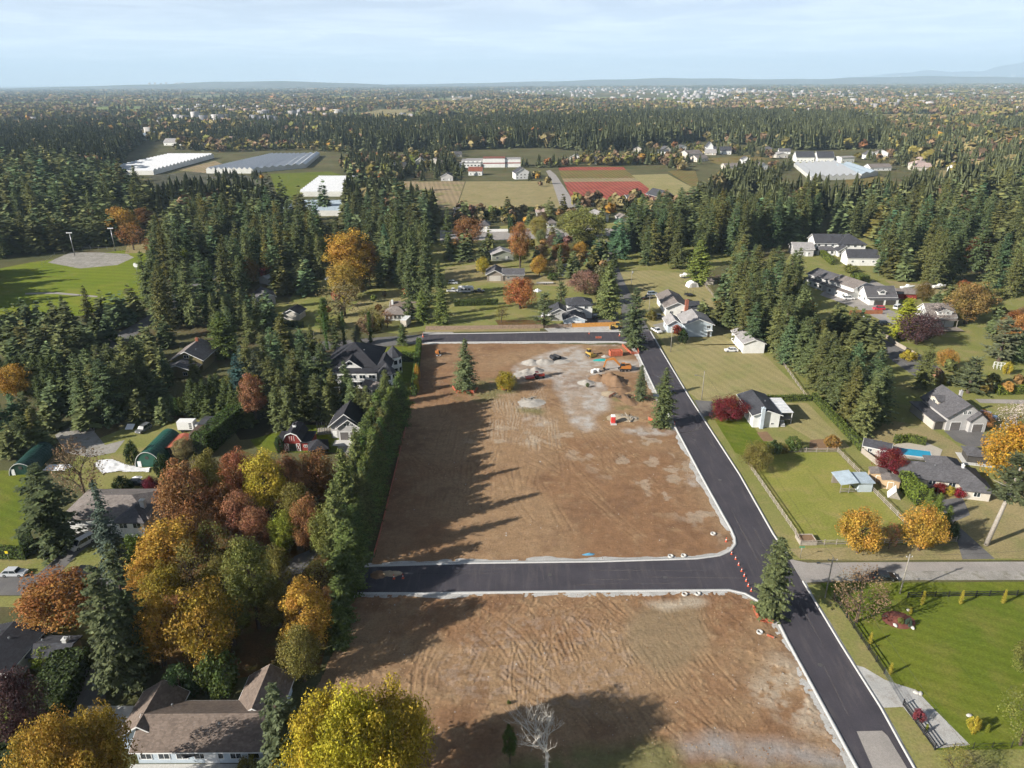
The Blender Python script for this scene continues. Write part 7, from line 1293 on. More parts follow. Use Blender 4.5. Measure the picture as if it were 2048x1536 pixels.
# caravan, box truck, boats
x, y = (-21.14,321.16); o = empty('caravan', (x, y, 0), 0, 'long white caravan parked on the yard behind the hedge of clipped bushes', 'caravan'); MB().prism([(-3.6, .5), (-3.6, 3.0), (3.0, 3.0), (3.6, 2.2), (3.6, 1.2), (2.2, 1.1), (2.2, .5)], 'y', -1.2, 1.2).build('body', MATS['white_siding'], o, bevel=.08)
for a in (-2.2, -.6, 1.0): MB().b2(a, -1.24, 1.6, a+1.1, -1.2, 2.2).build('window', MATS['glass'], o)
for a in (-1.2, -.4): [MB().lathe([(.2, -.1), (.36, -.08), (.36, .08), (.2, .1)], (a, s*1.1, .36), 12, 'y').build('wheel', MATS['tyre'], o) for s in (-1, 1)]
MB().b2(-3.65, -1.22, 1.3, 2.2, -1.205, 1.45).build('stripe', MATS['door_grey'], o)
x, y = (-90.82,179.46); o = empty('box_truck', (x, y, 0), 0, 'white box truck parked beside the brown flat shed', 'truck'); MB().b2(-2.8, -1.2, .9, 1.8, 1.2, 3.4).build('cargo_box', MATS['white_siding'], o, bevel=.04); MB().prism([(1.9, .5), (1.9, 2.4), (2.8, 2.4), (3.3, 1.6), (3.9, 1.4), (3.9, .5)], 'y', -1.0, 1.0).build('cab', MATS['white_siding'], o, bevel=.06); MB().b2(2.75, -.85, 1.65, 3.25, .85, 2.2).build('windscreen', MATS['glass'], o)
for a in (-1.6, 3.0): [MB().lathe([(.2, -.12), (.42, -.1), (.42, .1), (.2, .12)], (a, s*1.0, .42), 12, 'y').build('wheel', MATS['tyre'], o) for s in (-1, 1)]
for k in range(3): MB().b2(.6, -1.23, 1.3+k*.65, 1.3, -1.205, 1.7+k*.65).build('decal', MATS['dark_metal'], o)
MB().b2(-2.8, -.8, .5, 3.6, .8, .8).build('chassis', MATS['dark_metal'], o)
def boat(label, g0, rz, L=6.0, cl='white_trim'):
    o = empty('boat', (g0[0], g0[1], 0), rz, label, 'boat'); n = 9; v = []; f = []
    for i in range(n):
        s = i/(n-1); x = -L/2+L*s; w = 1.1*(1-max(0, (s-.45)/.55)**2.2); v += [(x, -w, 1.7+.25*s), (x, -w*.75, .8+.3*s*s), (x, 0, .5+.5*s**3), (x, w*.75, .8+.3*s*s), (x, w, 1.7+.25*s)]
    for i in range(n-1): f += [(i*5+k, i*5+k+1, i*5+k+6, i*5+k+5) for k in range(4)]+[(i*5+4, i*5, i*5+5, i*5+9)]
    MB().add(v, f+[(0, 4, 3, 2, 1)]).build('hull', MATS[cl], o); MB().prism([(-1.0, 1.75), (-.7, 2.6), (.4, 2.6), (1.2, 1.85)], 'y', -.7, .7).build('cabin', MATS['white_trim'], o); MB().prism([(.42, 2.5), (.5, 2.5), (1.25, 1.9), (1.15, 1.88)], 'y', -.68, .68).build('windscreen', MATS['glass'], o); MB().b2(-L*.4, -.6, .35, L*.4, .6, .5).build('trailer', MATS['steel'], o); [MB().lathe([(.15, -.1), (.3, -.08), (.3, .08), (.15, .1)], (-.6, q*.9, .3), 10, 'y').build('wheel', MATS['tyre'], o) for q in (-1, 1)]
boat('white motor boat on a trailer, nearest the grey driveway', (184.1,320.82), .2, 7); boat('white covered boat in the middle of the row behind the white-gabled house', (194.21,323.2), .3, 6); boat('cream boat at the end of the row behind the white-gabled house', (199.5,322.21), .1, 6.5); boat('small white boat lying at the end of the mown field', (86.18,345.17), 0, 5)

# ---------------------------------------------------------------- building site: machines, heaps, cones
YEL, ORG = paint('machine_yellow', (.50, .32, .07), .55), paint('machine_orange', (.48, .18, .035), .55)
def track(o, y, L=3.6, h_=.8, w=.5):
    n = 7; pr = [(-L/2+h_/2+math.cos(a)*h_/2, h_/2+math.sin(a)*h_/2) for a in np.linspace(math.pi/2, 1.5*math.pi, n)]+[(L/2-h_/2+math.cos(a)*h_/2, h_/2+math.sin(a)*h_/2) for a in np.linspace(-math.pi/2, math.pi/2, n)]
    q = MB().prism(pr, 'y', y-w/2, y+w/2).build('track', MATS['dark_metal'], o); [MB().lathe([(.28, -w/2-.03), (.28, w/2+.03)], (a, y, .4), 10, 'y').build('track_wheel', MATS['steel'], q) for a in (-L/2+.5, 0, L/2-.5)]
def digger(label, g0, rz, m, sc=1.0, turn=0.0, pose=((1.2, 1.6), (3.6, 4.2), (6.2, 3.6), (6.9, .9)), blade=False):
    o = empty('excavator', (g0[0], g0[1], .06), rz, label, 'excavator'); o.scale = (sc,)*3; [track(o, s*1.15) for s in (-1, 1)]; MB().b2(-1, -.9, .45, 1, .9, .85).build('undercarriage', MATS['dark_metal'], o)
    u = empty_child('upper_body', o, turn); MB().prism([(-2.2, .95), (-2.3, 2.0), (-1.4, 2.15), (1.2, 2.0), (1.4, .95)], 'y', -1.25, 1.25).build('engine_house', m, u, bevel=.06); MB().prism([(-.1, 1.9), (-.1, 2.95), (1.0, 2.95), (1.5, 2.2), (1.5, 1.2), (-.1, 1.2)], 'y', .3, 1.22).build('cab', MATS['glass'], u, bevel=.04); MB().b2(-.15, .27, 2.93, 1.05, 1.25, 3.03).build('cab_roof', m, u); MB().b2(-2.4, -1.2, 1.0, -2.15, 1.2, 1.8).build('counterweight', MATS['dark_metal'], u)
    p = [Vector((a, -.2, c)) for a, c in pose]
    def beam(nm, a, b, w0, w1, wd):
        d = (b-a).normalized(); n_ = Vector((-d.z, 0, d.x)); vs = [a+n_*w0+Vector((0, s, 0)) for s in (-wd, wd)]+[a-n_*w0+Vector((0, s, 0)) for s in (-wd, wd)]+[b+n_*w1+Vector((0, s, 0)) for s in (-wd, wd)]+[b-n_*w1+Vector((0, s, 0)) for s in (-wd, wd)]
        return MB().add(vs, [(0, 1, 3, 2), (4, 6, 7, 5), (0, 4, 5, 1), (2, 3, 7, 6), (0, 2, 6, 4), (1, 5, 7, 3)]).build(nm, m, u)
    beam('boom', p[0], p[1], .25, .4, .2); beam('boom', p[1]+Vector((0, 0, .02)), p[2], .38, .22, .19); beam('stick', p[2]+Vector((-.2, 0, .35)), p[3], .26, .16, .16); e = p[3]; MB().prism([(e.x-.1, e.z+.3), (e.x+.25, e.z-.2), (e.x-.1, e.z-.75), (e.x-.8, e.z-.7), (e.x-.55, e.z-.35)], 'y', -.75, .35).build('bucket', MATS['dark_metal'], u)
    r = MB(); r.tube((.9, -.2, 1.4), tuple(p[1]*.7+p[0]*.3+Vector((0, 0, -.2))), .09); r.build('boom_ram', MATS['steel'], u)
    if blade: MB().b2(2.1, -1.3, .1, 2.3, 1.3, .8).build('dozer_blade', MATS['white_trim'], o)
    return o
def empty_child(name, par, rz=0.0): e = bpy.data.objects.new(name, None); e.rotation_euler = (0, 0, rz); return put(e, par)
def flat_digger(*a, **k):
    o = digger(*a, **k); u = [c for c in o.children if c.name.startswith('upper_body')][0]   # the turning upper body's pieces are parts of the machine itself
    M_ = Matrix.Rotation(u.rotation_euler.z, 4, 'Z')
    for c in list(u.children): c.data.transform(M_); c.parent = o
    bpy.data.objects.remove(u); return o
flat_digger('large orange excavator with raised boom on the gravel of the dirt lot', (37.9,223.01), rad(8), ORG, 1.0, rad(170)); flat_digger('small orange digger in the far corner of the dirt lot', (-26.49,238.96), rad(-75), ORG, .62, 0, ((.9, 1.4), (1.2, 3.6), (2.6, 3.9), (3.6, 1.4)), True)
def loader(label, g0, rz, m, sc=1.0, tracks=True):
    o = empty('bulldozer' if tracks else 'wheel_loader', (g0[0], g0[1], .06), rz, label, 'bulldozer' if tracks else 'loader'); o.scale = (sc,)*3
    if tracks: [track(o, s*.95, 3.2, .9, .45) for s in (-1, 1)]
    else: [MB().lathe([(.3, -.25), (.75, -.2), (.75, .2), (.3, .25)], (a, s*1.0, .75), 14, 'y').build('wheel', MATS['tyre'], o) for a in (-1.3, 1.3) for s in (-1, 1)]
    MB().prism([(-1.8, .7), (-1.8, 1.5), (.2, 1.6), (1.6, 1.5), (1.7, .7)], 'y', -.7, .7).build('hull', m, o, bevel=.05); MB().b2(-1.2, -.62, 1.5, .2, .62, 2.7).build('cab', MATS['glass'], o, bevel=.04); MB().b2(-1.3, -.7, 2.7, .3, .7, 2.85).build('cab_roof', m, o); MB().prism([(2.2, .1), (2.6, .5), (2.5, 1.3), (2.35, 1.3), (2.4, .55), (2.0, .15)], 'y', -1.5, 1.5).build('blade', m, o)
    for s in (-1, 1): b = MB(); b.tube((0, s*.85, .9), (2.25, s*.85, .6), .1); b.build('push_arm', m, o)
    b = MB(); b.tube((1.0, 0, 1.5), (1.0, 0, 2.2), .07); b.build('exhaust', MATS['dark_metal'], o); return o
loader('yellow bulldozer on the bare soil near the back road', (27.67,237.01), rad(-60), YEL, .9); loader('yellow wheel loader parked at the end of the orange board fence', (41.21,266.85), rad(175), YEL, 1.0, False)
x, y = (36.99,237.36); o = empty('skip', (x, y, .06), rad(8), 'orange-red steel skip bin beside the safety mesh pen', 'skip'); mat('skip_red', (.48, .13, .07), .6, .3, 2)
for b6 in ((-2.2, -1.2, .2, 2.2, -1.1, 2.0), (-2.2, 1.1, .2, 2.2, 1.2, 2.0), (-2.2, -1.1, .2, -2.1, 1.1, 2.0), (2.1, -1.1, .2, 2.2, 1.1, 2.0), (-2.2, -1.2, .1, 2.2, 1.2, .2)): MB().b2(*b6).build('side', MATS['skip_red'], o)
MB().b2(-2.05, -1.05, 1.5, 2.05, 1.05, 1.75).build('load', MATS['skip_red'], o); [MB().b2(-2.2+k*.86, -1.28, .2, -2.1+k*.86, -1.2, 2.0).build('rib', MATS['skip_red'], o) for k in range(6)]
x, y = (8.58,216.43); o = empty('tractor', (x, y, .06), rad(15), 'red tractor with a trailed implement beside the pale gravel heaps', 'tractor'); RD_ = paint('tractor_red', (.45, .05, .03), .5)
MB().b2(.2, -.4, .7, 2.2, .4, 1.5).build('bonnet', RD_, o, bevel=.06); MB().b2(-1.0, -.7, .8, .1, .7, 1.3).build('platform', RD_, o); MB().b2(-.9, -.6, 2.3, .1, .6, 2.4).build('canopy', RD_, o); [MB().b2(a, c, 1.3, a+.08, c+.08, 2.3).build('canopy_post', MATS['dark_metal'], o) for a in (-.85, 0) for c in (-.58, .5)]
[MB().lathe([(.3, -.2), (.75, -.16), (.75, .16), (.3, .2)], (-.6, s*.9, .75), 14, 'y').build('rear_wheel', MATS['tyre'], o) for s in (-1, 1)]; [MB().lathe([(.15, -.12), (.42, -.1), (.42, .1), (.15, .12)], (1.7, s*.6, .42), 12, 'y').build('front_wheel', MATS['tyre'], o) for s in (-1, 1)]; MB().b2(-4.2, -.9, .5, -1.4, .9, 1.0).build('implement', RD_, o)
# portable toilet
x, y = (28.84,182.91); o = empty('portable_toilet', (x, y, .06), 0, 'red portable toilet with white roof on the dirt lot', 'toilet'); TR_ = paint('toilet_red', (.62, .05, .04), .5); MB().b2(-.6, -.6, .1, .6, .6, 2.1).build('cabin', TR_, o, bevel=.04); MB().prism([(-.66, 2.1), (.66, 2.1), (.5, 2.4), (-.5, 2.4)], 'y', -.62, .62).build('roof', MATS['white_trim'], o); MB().b2(-.42, -.64, .2, .42, -.6, 1.95).build('door', TR_, o); MB().b2(-.8, -1.6, .0, .9, .7, .1).build('skid', MATS['concrete'], o)
# cones
def cone_mesh():
    b = MB(); b.b2(-.22, -.22, 0, .22, .22, .05); b.lathe([(.16, .05), (.09, .55), (.05, .95), (.03, 1.0)], (0, 0, 0), 10); return b.mesh('cone')
mat('cone_orange', (.62, .11, .05), .6); cm = cone_mesh(); cm.materials.append(MATS['cone_orange']); bdm = MB().lathe([(.112, .42), (.094, .62)], (0, 0, 0), 10).mesh('reflective_band'); bdm.materials.append(MATS['white_trim'])
CN = [(45.08,121.2),(45.42,119.53),(45.46,117.57),(45.49,115.66),(45.52,114.1),(45.44,112.58),(45.38,111.08),(45.5,109.62)]; NTH = ('first, at the upper kerb', 'second from the upper kerb', 'third from the upper kerb', 'fourth from the upper kerb', 'fifth from the upper kerb', 'sixth from the upper kerb', 'seventh from the upper kerb', 'last, at the lower kerb')
def cone(p, lb, gr=None, sc=.85): o = obj('traffic_cone', cm, None, None, (p[0], p[1], .06)); o.scale = (sc,)*3; tag(o, lb, 'cone', gr); obj('reflective_band', bdm, None, o)
for p, n_ in zip(CN, NTH): cone(p, 'orange traffic cone in the row across the junction, '+n_, 'cones closing the new road at the junction')
for p, lb in (((-23.49,113.99), 'orange cone beside the sand heap on the shaded road end'), ((-21.73,114.13), 'orange cone farther along from the sand heap'), ((46.13,181.38), 'pink-red cone on the kerb at the gravel entry'), ((29.95,261.01), 'orange cone on the new back road'), ((-34.1,258.67), 'tall orange cone at the end of the back road'), ((41.4,258.44), 'red barrel cone at the corner of the back road'), ((45.16,125.53), 'fallen orange cone inside the rounded kerb')): cone(p, lb, None, 1.4 if 'tall' in lb or 'barrel' in lb else 1.1)
# heaps
def heap(label, g0, rx, ry, hgt, m, rz=0.0, seed=1, name='soil_heap', peaks=1):
    n = 26; g = np.random.default_rng(seed); X, Y = np.meshgrid(np.linspace(-1.15, 1.15, n), np.linspace(-1.15, 1.15, n)); Z = np.zeros_like(X)
    for k in range(peaks): cx, cy_ = (g.uniform(-.35, .35), g.uniform(-.3, .3)) if peaks > 1 else (0, 0); r = np.hypot(X-cx, Y-cy_)*(1+.3*(peaks > 1)); Z = np.maximum(Z, np.clip(1-r, 0, 1)**1.15*g.uniform(.7, 1))
    Z = Z*hgt*(1+.35*(fbm(X*4+seed*9, Y*4, 1, seed)-.5))+.25*hgt*(fbm(X*6+seed, Y*6, .6, seed+4)-.55)*(Z > .02)-.04; idx = np.arange(n*n).reshape(n, n); f = np.stack([idx[:-1, :-1], idx[:-1, 1:], idx[1:, 1:], idx[1:, :-1]], -1).reshape(-1, 4)
    o = obj(name, np_mesh(name, np.stack([X*rx, Y*ry, Z], -1).reshape(-1, 3), f, smooth=True), MATS[m], None, (g0[0], g0[1], .05), rz); return tag(o, label, 'heap')
mat('heap_brown', (.21, .13, .075), .95, .25, .8, bmp=.6, fine=3); mat('heap_grey', (.36, .335, .30), .95, .18, .8, bmp=.5, fine=3); mat('heap_sand', (.36, .29, .20), .95, .18, .8, bmp=.5, fine=3)
heap('pale grey gravel heap, leftmost by the tractor', (6.65,230.51), 3.6, 3.0, 2.0, 'heap_grey', 0, 2, 'gravel_heap'); heap('pale grey gravel heap with twin tops behind the pipes', (11.56,231.39), 4.8, 3.0, 1.7, 'heap_grey', .2, 3, 'gravel_heap', 2); heap('grey gravel heap just above the red tractor', (6.43,222.17), 4.6, 3.0, 1.8, 'heap_grey', .3, 4, 'gravel_heap', 2); heap('small grey heap on the open gravel', (24.01,212.38), 3.2, 2.6, 1.2, 'heap_grey', 0, 5, 'gravel_heap')
heap('large brown soil mound beside the slim fir', (33.19,213.07), 5.2, 7.0, 3.4, 'heap_brown', .25, 6, 'soil_heap', 2); heap('brown soil mound behind the white drums', (28.33,216.11), 3.4, 3.0, 2.0, 'heap_brown', 0, 7); heap('low rubble heap with stumps near the grassy patch', (5.73,196.3), 5.0, 4.0, .9, 'heap_grey', 0, 8, 'rubble_heap', 3); heap('low ragged soil bank at the foot of the fir', (34.65,198.82), 3.2, 6, .9, 'heap_brown', .3, 9, 'soil_heap', 3)
heap('pale sand heap on the shaded end of the front road', (-24.54,115.7), 2.4, 1.3, .8, 'heap_sand', .1, 10, 'sand_heap', 2); heap('dark soil heap next to the sand on the shaded road end', (-26.76,115.26), 1.8, 1.5, 1.0, 'heap_brown', 0, 11); heap('heap of cut stumps and soil near the portable toilet', (32.04,186.16), 5.0, 3.0, .9, 'heap_sand', .2, 12, 'rubble_heap', 4)
heap('broken brown earth spilling from the large mound', (33.78,205.74), 4.5, 4, 1.2, 'heap_brown', .4, 61, 'soil_heap', 5); heap('rough clods and roots below the large mound', (30.95,203.44), 3.5, 2.6, .7, 'heap_sand', 0, 62, 'rubble_heap', 5); heap('whitish crushed rock beside the pipes', (16.79,231.3), 4.0, 2.4, .8, 'heap_grey', .1, 63, 'gravel_heap', 4); heap('broken rock strewn before the gravel heaps', (3.7,220.43), 4.2, 2.6, .8, 'heap_grey', .5, 64, 'rubble_heap', 5)
def rocks(label, pts, s, m, name='boulder', z=.0):
    for i, (p, l) in enumerate(zip(pts, label)):
        g = random.Random(i*5+int(abs(p[0]))); b = MB(); b.lathe([(s*.55, -.1), (s, s*.25), (s*.85, s*.6), (s*.35, s*.85)], (0, 0, 0), 7); o = b.build(name, MATS[m], None, (p[0], p[1], z), g.uniform(0, 6)); o.scale = (1, g.uniform(.6, .9), g.uniform(.7, 1.1)); tag(o, l, 'boulder')
mat('pale_rock', (.48, .46, .42), .8, .15, 3)
rocks(['white boulder beside the gravel pad, nearer the gate', 'white boulder beside the gravel pad, farther from the gate', 'flat white boulder at the edge of the mulch bed', 'white boulder at the lower rim of the mulch bed', 'white boulder at the upper rim of the mulch bed', 'long white boulder by the yellow shrub'], [(64.1,84.91),(64.7,84.71),(68.29,100.04),(71.08,99.39),(72.8,103.92),(69.87,80.4)], .5, 'pale_rock')
rt2 = random.Random(3)
def log_pile(label, g0, n, L, m='pale_bark'):
    o = empty('debris_pile', (g0[0], g0[1], 0), 0, label, 'debris')
    for i in range(n): b = MB(); a = rt2.uniform(0, 3.1); l = L*rt2.uniform(.4, 1); cx, cy_ = rt2.uniform(-L, L), rt2.uniform(-L*.5, L*.5); z = rt2.uniform(.1, .5); b.tube((cx-math.cos(a)*l/2, cy_-math.sin(a)*l/2, z), (cx+math.cos(a)*l/2, cy_+math.sin(a)*l/2, z+rt2.uniform(0, .4)), rt2.uniform(.08, .25), rt2.uniform(.06, .2), 6); b.build('log', MATS[m], o)
log_pile('scattered pale logs and roots by the portable toilet', (32.23,185.49), 16, 3.0); log_pile('broken timber beside the stump heap', (34.15,200.71), 12, 2.4, 'bark'); log_pile('tangle of stumps on the low rubble heap', (5.81,199.25), 12, 2.4); log_pile('firewood lengths at the edge of the gravel drive', (-120.18,181.11), 12, 2.6, 'pale_bark')
def drum(label, g0, m, r=.45, h_=.9, n=1):
    o = tag(MB().lathe([(r*.95, 0), (r, .05), (r, h_-.05), (r*.9, h_)], (0, 0, 0), 12).build('drum', MATS[m], None, (g0[0], g0[1], .06), smooth=False), label, 'drum')
drum('white drum beside the brown soil mound, first of three', (27.03,220.94), 'white_trim', .6, 1.1); drum('white drum beside the brown soil mound, middle of three', (27.97,221.82), 'white_trim', .6, 1.1); drum('white drum beside the brown soil mound, last of three', (28.97,221.81), 'white_trim', .6, 1.1)
for i, (p, l) in enumerate(zip([(14.46,233.28),(15.93,234.23)], ('black culvert pipe lying behind the gravel heap, left one', 'black culvert pipe lying behind the gravel heap, right one'))): b = MB(); b.lathe([(.75, -1.5), (.75, 1.5), (.6, 1.5), (.6, -1.5)], (0, 0, .8), 14, 'y'); tag(b.build('culvert_pipe', MATS['dark_metal'], None, (p[0], p[1], .05), .4+i*.3), l, 'pipe')
for p, l in zip([(32.57,108.73),(35.07,108.85),(32.35,120.49),(35.05,120.63),(43.12,128.27),(43.54,98.5)], ('concrete ring beside the lower kerb, left of two', 'concrete ring beside the lower kerb, right of two', 'concrete ring beside the upper kerb, left of two', 'concrete ring beside the upper kerb, right of two', 'square concrete drain cover inside the rounded kerb', 'broken concrete drain on the lower lot')): b = MB(); b.lathe([(.55, 0), (.55, .28), (.36, .28), (.36, .02)], (0, 0, 0), 12); tag(b.build('drain_ring', MATS['concrete'], None, (p[0], p[1], .1)), l, 'drain ring')
mat('teal_tarp', (.03, .38, .36), .5); mat('bag_blue', (.10, .28, .42), .5); heap('teal tarpaulin lying beside the skip', (31.3,232.99), 3.2, 1.4, .5, 'teal_tarp', .2, 21, 'tarpaulin'); heap('blue and white rubbish bags on the kerb of the front road', (15.5,121.49), 1.6, .5, .5, 'bag_blue', 0, 22, 'rubbish_bags', 3); heap('grey building waste beside the teal tarpaulin', (33.42,235.92), 2.0, 1.2, .9, 'heap_grey', 0, 23, 'rubble_heap', 3)
mat('tarp_white', (.72, .72, .72), .6); PTS = [(-107.7,160.34),(-107.28,162.7),(-104.15,162.92),(-99.55,160.24),(-94.17,158.38),(-92.25,158.35),(-91.56,156.33),(-95.11,156.37),(-99.67,156.68),(-102.95,155.72)]
cx = sum(p[0] for p in PTS)/10; cy_ = sum(p[1] for p in PTS)/10; gx = np.linspace(min(p[0] for p in PTS), max(p[0] for p in PTS), 60); gy = np.linspace(min(p[1] for p in PTS), max(p[1] for p in PTS), 30); X, Y = np.meshgrid(gx, gy); Z = .12+.5*fbm(X, Y, 1.6, 33)*fbm(X, Y, .7, 34); idx = np.arange(X.size).reshape(X.shape)
ins = in_poly((X[:-1, :-1]+X[1:, 1:])/2, (Y[:-1, :-1]+Y[1:, 1:])/2, PTS); f = np.stack([idx[:-1, :-1], idx[:-1, 1:], idx[1:, 1:], idx[1:, :-1]], -1)[ins]; tag(obj('tarpaulin', np_mesh('tarpaulin', np.stack([X, Y, Z], -1).reshape(-1, 3), f, smooth=True), MATS['tarp_white']), 'large crumpled white tarpaulin on the grass before the green hut', 'tarpaulin')
heap('crumpled white sheet beside the dark green hut', (-115.88,159.15), 3.0, 1.4, .6, 'tarp_white', 0, 41, 'tarpaulin', 2); heap('small white sheet behind the dark old car', (-93.65,153.9), 1.6, 1.0, .5, 'tarp_white', 0, 42, 'tarpaulin', 2)
x, y = (-108.32,180.95); tag(MB().add([(-1.1, -.9, .3), (1.1, -.9, .3), (1.1, .9, 1.1), (-1.1, .9, 1.1), (-1.1, -.9, .38), (1.1, -.9, .38), (1.1, .9, 1.18), (-1.1, .9, 1.18)], [(3,2,1,0),(4,5,6,7),(0,1,5,4),(1,2,6,5),(2,3,7,6),(3,0,4,7)]).build('board', MATS['white_siding'], None, (x, y, 0)), 'pale board propped up beside the dark grey car', 'board')
for p, c, l in zip([(-96.33,121.26),(-95.81,121.26),(-95.49,121.42),(-95.07,121.58)], ('wall_dark', 'dark_metal', 'wall_dark', 'sign_green'), ('dark wheelie bin at the driveway, leftmost of four', 'dark wheelie bin, second of four at the driveway', 'dark wheelie bin, third of four at the driveway', 'green wheelie bin at the driveway, rightmost of four')):
    o = empty('wheelie_bin', (p[0], p[1], 0), .1, l, 'bin'); MB().prism([(-.28, .05), (.28, .05), (.36, 1.0), (-.32, 1.0)], 'y', -.28, .28).build('body', MATS[c], o); MB().b2(-.36, -.32, 1.0, .4, .32, 1.1).build('lid', MATS[c], o); [MB().lathe([(.05, -.04), (.12, -.03), (.12, .03), (.05, .04)], (-.28, s*.26, .12), 8, 'y').build('wheel', MATS['tyre'], o) for s in (-1, 1)]
# mulch bed, planter, pools
heap('round reddish mulch bed with boulders on the large lawn', (69.68,101.57), 2.9, 2.4, .8, 'mulch', 0, 51, 'mulch_bed') if 'mulch' in MATS else (mat('mulch', (.16, .055, .04), .95, .25, 2, bmp=.5, fine=6), heap('round reddish mulch bed with boulders on the large lawn', (69.68,101.57), 2.9, 2.4, .8, 'mulch', 0, 51, 'mulch_bed'))
P('bush', (69.44,100.54,1.47,0.54), 'oliveg', 'small green bush on the round mulch bed'); P('bush', (70.6,100.02,1.81,0.54), 'bluegreen', 'silvery bush at the rim of the round mulch bed')
x, y = (60.33,124.14); w_ = 3.56; o = empty('planter', (x, y, 0), 0, 'raised wooden planter of bark at the corner of the paddock', 'planter'); [MB().b2(*b6).build('board', MATS['grey_wood'], o) for b6 in ((0, 0, 0, w_, .12, .9), (0, 2.8, 0, w_, 2.92, .9), (0, .12, 0, .12, 2.8, .9), (w_-.12, .12, 0, w_, 2.8, .9))]; MB().b2(.13, .13, 0, w_-.13, 2.79, .7).build('bark_fill', MATS['heap_brown'], o)
m, t, b = nodes('pool_water'); b.inputs['Base Color'].default_value = (.015, .28, .45, 1); b.inputs['Roughness'].default_value = .08; bump(t, b, noise(t, wpos(t), 2.0, 3), .08, .05)
mat('pool_deck', (.42, .38, .32), .85, .12, .8, fine=4)
def pool(label, poly, deck):
    o = empty('swimming_pool', (poly[0][0], poly[0][1], 0), 0, label, 'pool'); ox, oy = poly[0]
    for nm, pl, z0, z1, m in (('deck', deck, 0, .09, 'pool_deck'), ('coping', [(x+(x-sum(p[0] for p in poly)/len(poly))*.06, y+(y-sum(p[1] for p in poly)/len(poly))*.1) for x, y in poly], .05, .17, 'concrete'), ('water', poly, .1, .185, 'pool_water')): MB().prism([(p[0]-ox, p[1]-oy) for p in pl], 'z', z0, z1).build(nm, MATS[m], o)
pool('blue rectangular swimming pool behind the long grey bungalow', [(102.11,166.86),(109.61,164.55),(108.11,161.06),(100.72,163.3)], [(101.34,167.71),(104.61,170.24),(111.31,170.16),(113.48,165.6),(108.49,158.96),(99.65,161.7)]); pool('small turquoise pool in the garden beside the firs', [(94.49,316.88),(98.38,317.64),(97.45,312.67),(93.85,311.11)], [(94.25,319.42),(100.48,320.99),(98.8,311),(92.09,307.93)])
# garden bits
x, y = (85.91,329.24); o = empty('tent', (x, y, 0), .2, 'small grey and white storage tent on the mown field', 'tent'); MB().prism([(-2.6, 0), (2.6, 0), (1.9, 1.9), (0, 2.7), (-1.9, 1.9)], 'y', -2, 2).build('cover', MATS['white_siding'], o); MB().b2(-1.2, -2.04, 0, 1.2, -2.01, 1.9).build('flap', MATS['wall_grey'], o)
x, y = (94.87,333.58); h = House('gazebo', 'small tan gazebo with pointed roof behind the egg-shaped cedar', x, y, 0, 'gazebo'); h.wing(-1.8, -1.6, 1.8, 1.6, 2.2, 1.4, 'x', 'roof_taupe', 'wall_cream', .4, hip=True)
x, y = (80.5,313.04); o = empty('trampoline', (x, y, 0), 0, 'round black netted trampoline beside the chimney house', 'trampoline'); MB().lathe([(2.1, .8), (2.1, .9), (1.9, .92)], (0, 0, 0), 18).build('mat', MATS['dark_metal'], o); [MB().tube((2.05*math.cos(a), 2.05*math.sin(a), 0), (2.05*math.cos(a), 2.05*math.sin(a), 2.6), .04).build('pole', MATS['dark_metal'], o) for a in np.linspace(0, 2*math.pi, 7)[:-1]]
x, y = (164.61,222.29); o = empty('cold_frame', (x, y, 0), -.5, 'white-framed glass garden greenhouse by the yellow bush', 'greenhouse')
for k in range(5): b = MB(); a = -2+k; b.tube((a, -1, 0), (a, -1, 1.6), .06); b.tube((a, -1, 1.6), (a, 0, 2.3), .06); b.tube((a, 0, 2.3), (a, 1, 1.6), .06); b.tube((a, 1, 1.6), (a, 1, 0), .06); b.build('frame_rib', MATS['white_trim'], o)
for p, q in (((-2, -1, 1.6), (2, -1, 1.6)), ((-2, 0, 2.3), (2, 0, 2.3)), ((-2, 1, 1.6), (2, 1, 1.6))): MB().tube(p, q, .06).build('purlin', MATS['white_trim'], o)
for lb, pl in (('square vegetable bed in the garden of the white bungalow', [(67.85,176.39),(70.95,176.96),(71.06,171.56),(68.03,171.02)]), ('second vegetable bed by the fence', [(80.9,171.72),(85.87,172.24),(85.24,166.52),(78.22,165.5)])): o = sheet('vegetable_bed', pl, .05, MATS['heap_brown'], None, None); tag(o, lb, 'vegetable bed', None)
x, y = (-42.46,272.22); o = empty('trailer', (x, y, 0), rad(80), 'tall pale wooden trailer beside the bungalow drive', 'trailer'); MB().b2(-3, -1.2, .7, 3, 1.2, 3.3).build('box', MATS['wall_cream'], o); MB().b2(-3.1, -1.25, 3.3, 3.1, 1.25, 3.4).build('lid', MATS['white_siding'], o); [MB().lathe([(.2, -.1), (.4, -.08), (.4, .08), (.2, .1)], (a, s*1.1, .4), 10, 'y').build('wheel', MATS['tyre'], o) for a in (-1, 0) for s in (-1, 1)]
x, y = (16.26,335.41); o = empty('trailer', (x, y, 0), 0, 'flat grey utility trailer on the yard beside the orange maple', 'trailer'); MB().b2(-4, -1.1, .6, 4, 1.1, .8).build('bed', MATS['wall_stone'], o); [MB().lathe([(.2, -.1), (.36, -.08), (.36, .08), (.2, .1)], (a, s*1.1, .36), 10, 'y').build('wheel', MATS['tyre'], o) for a in (-.5, .5) for s in (-1, 1)]
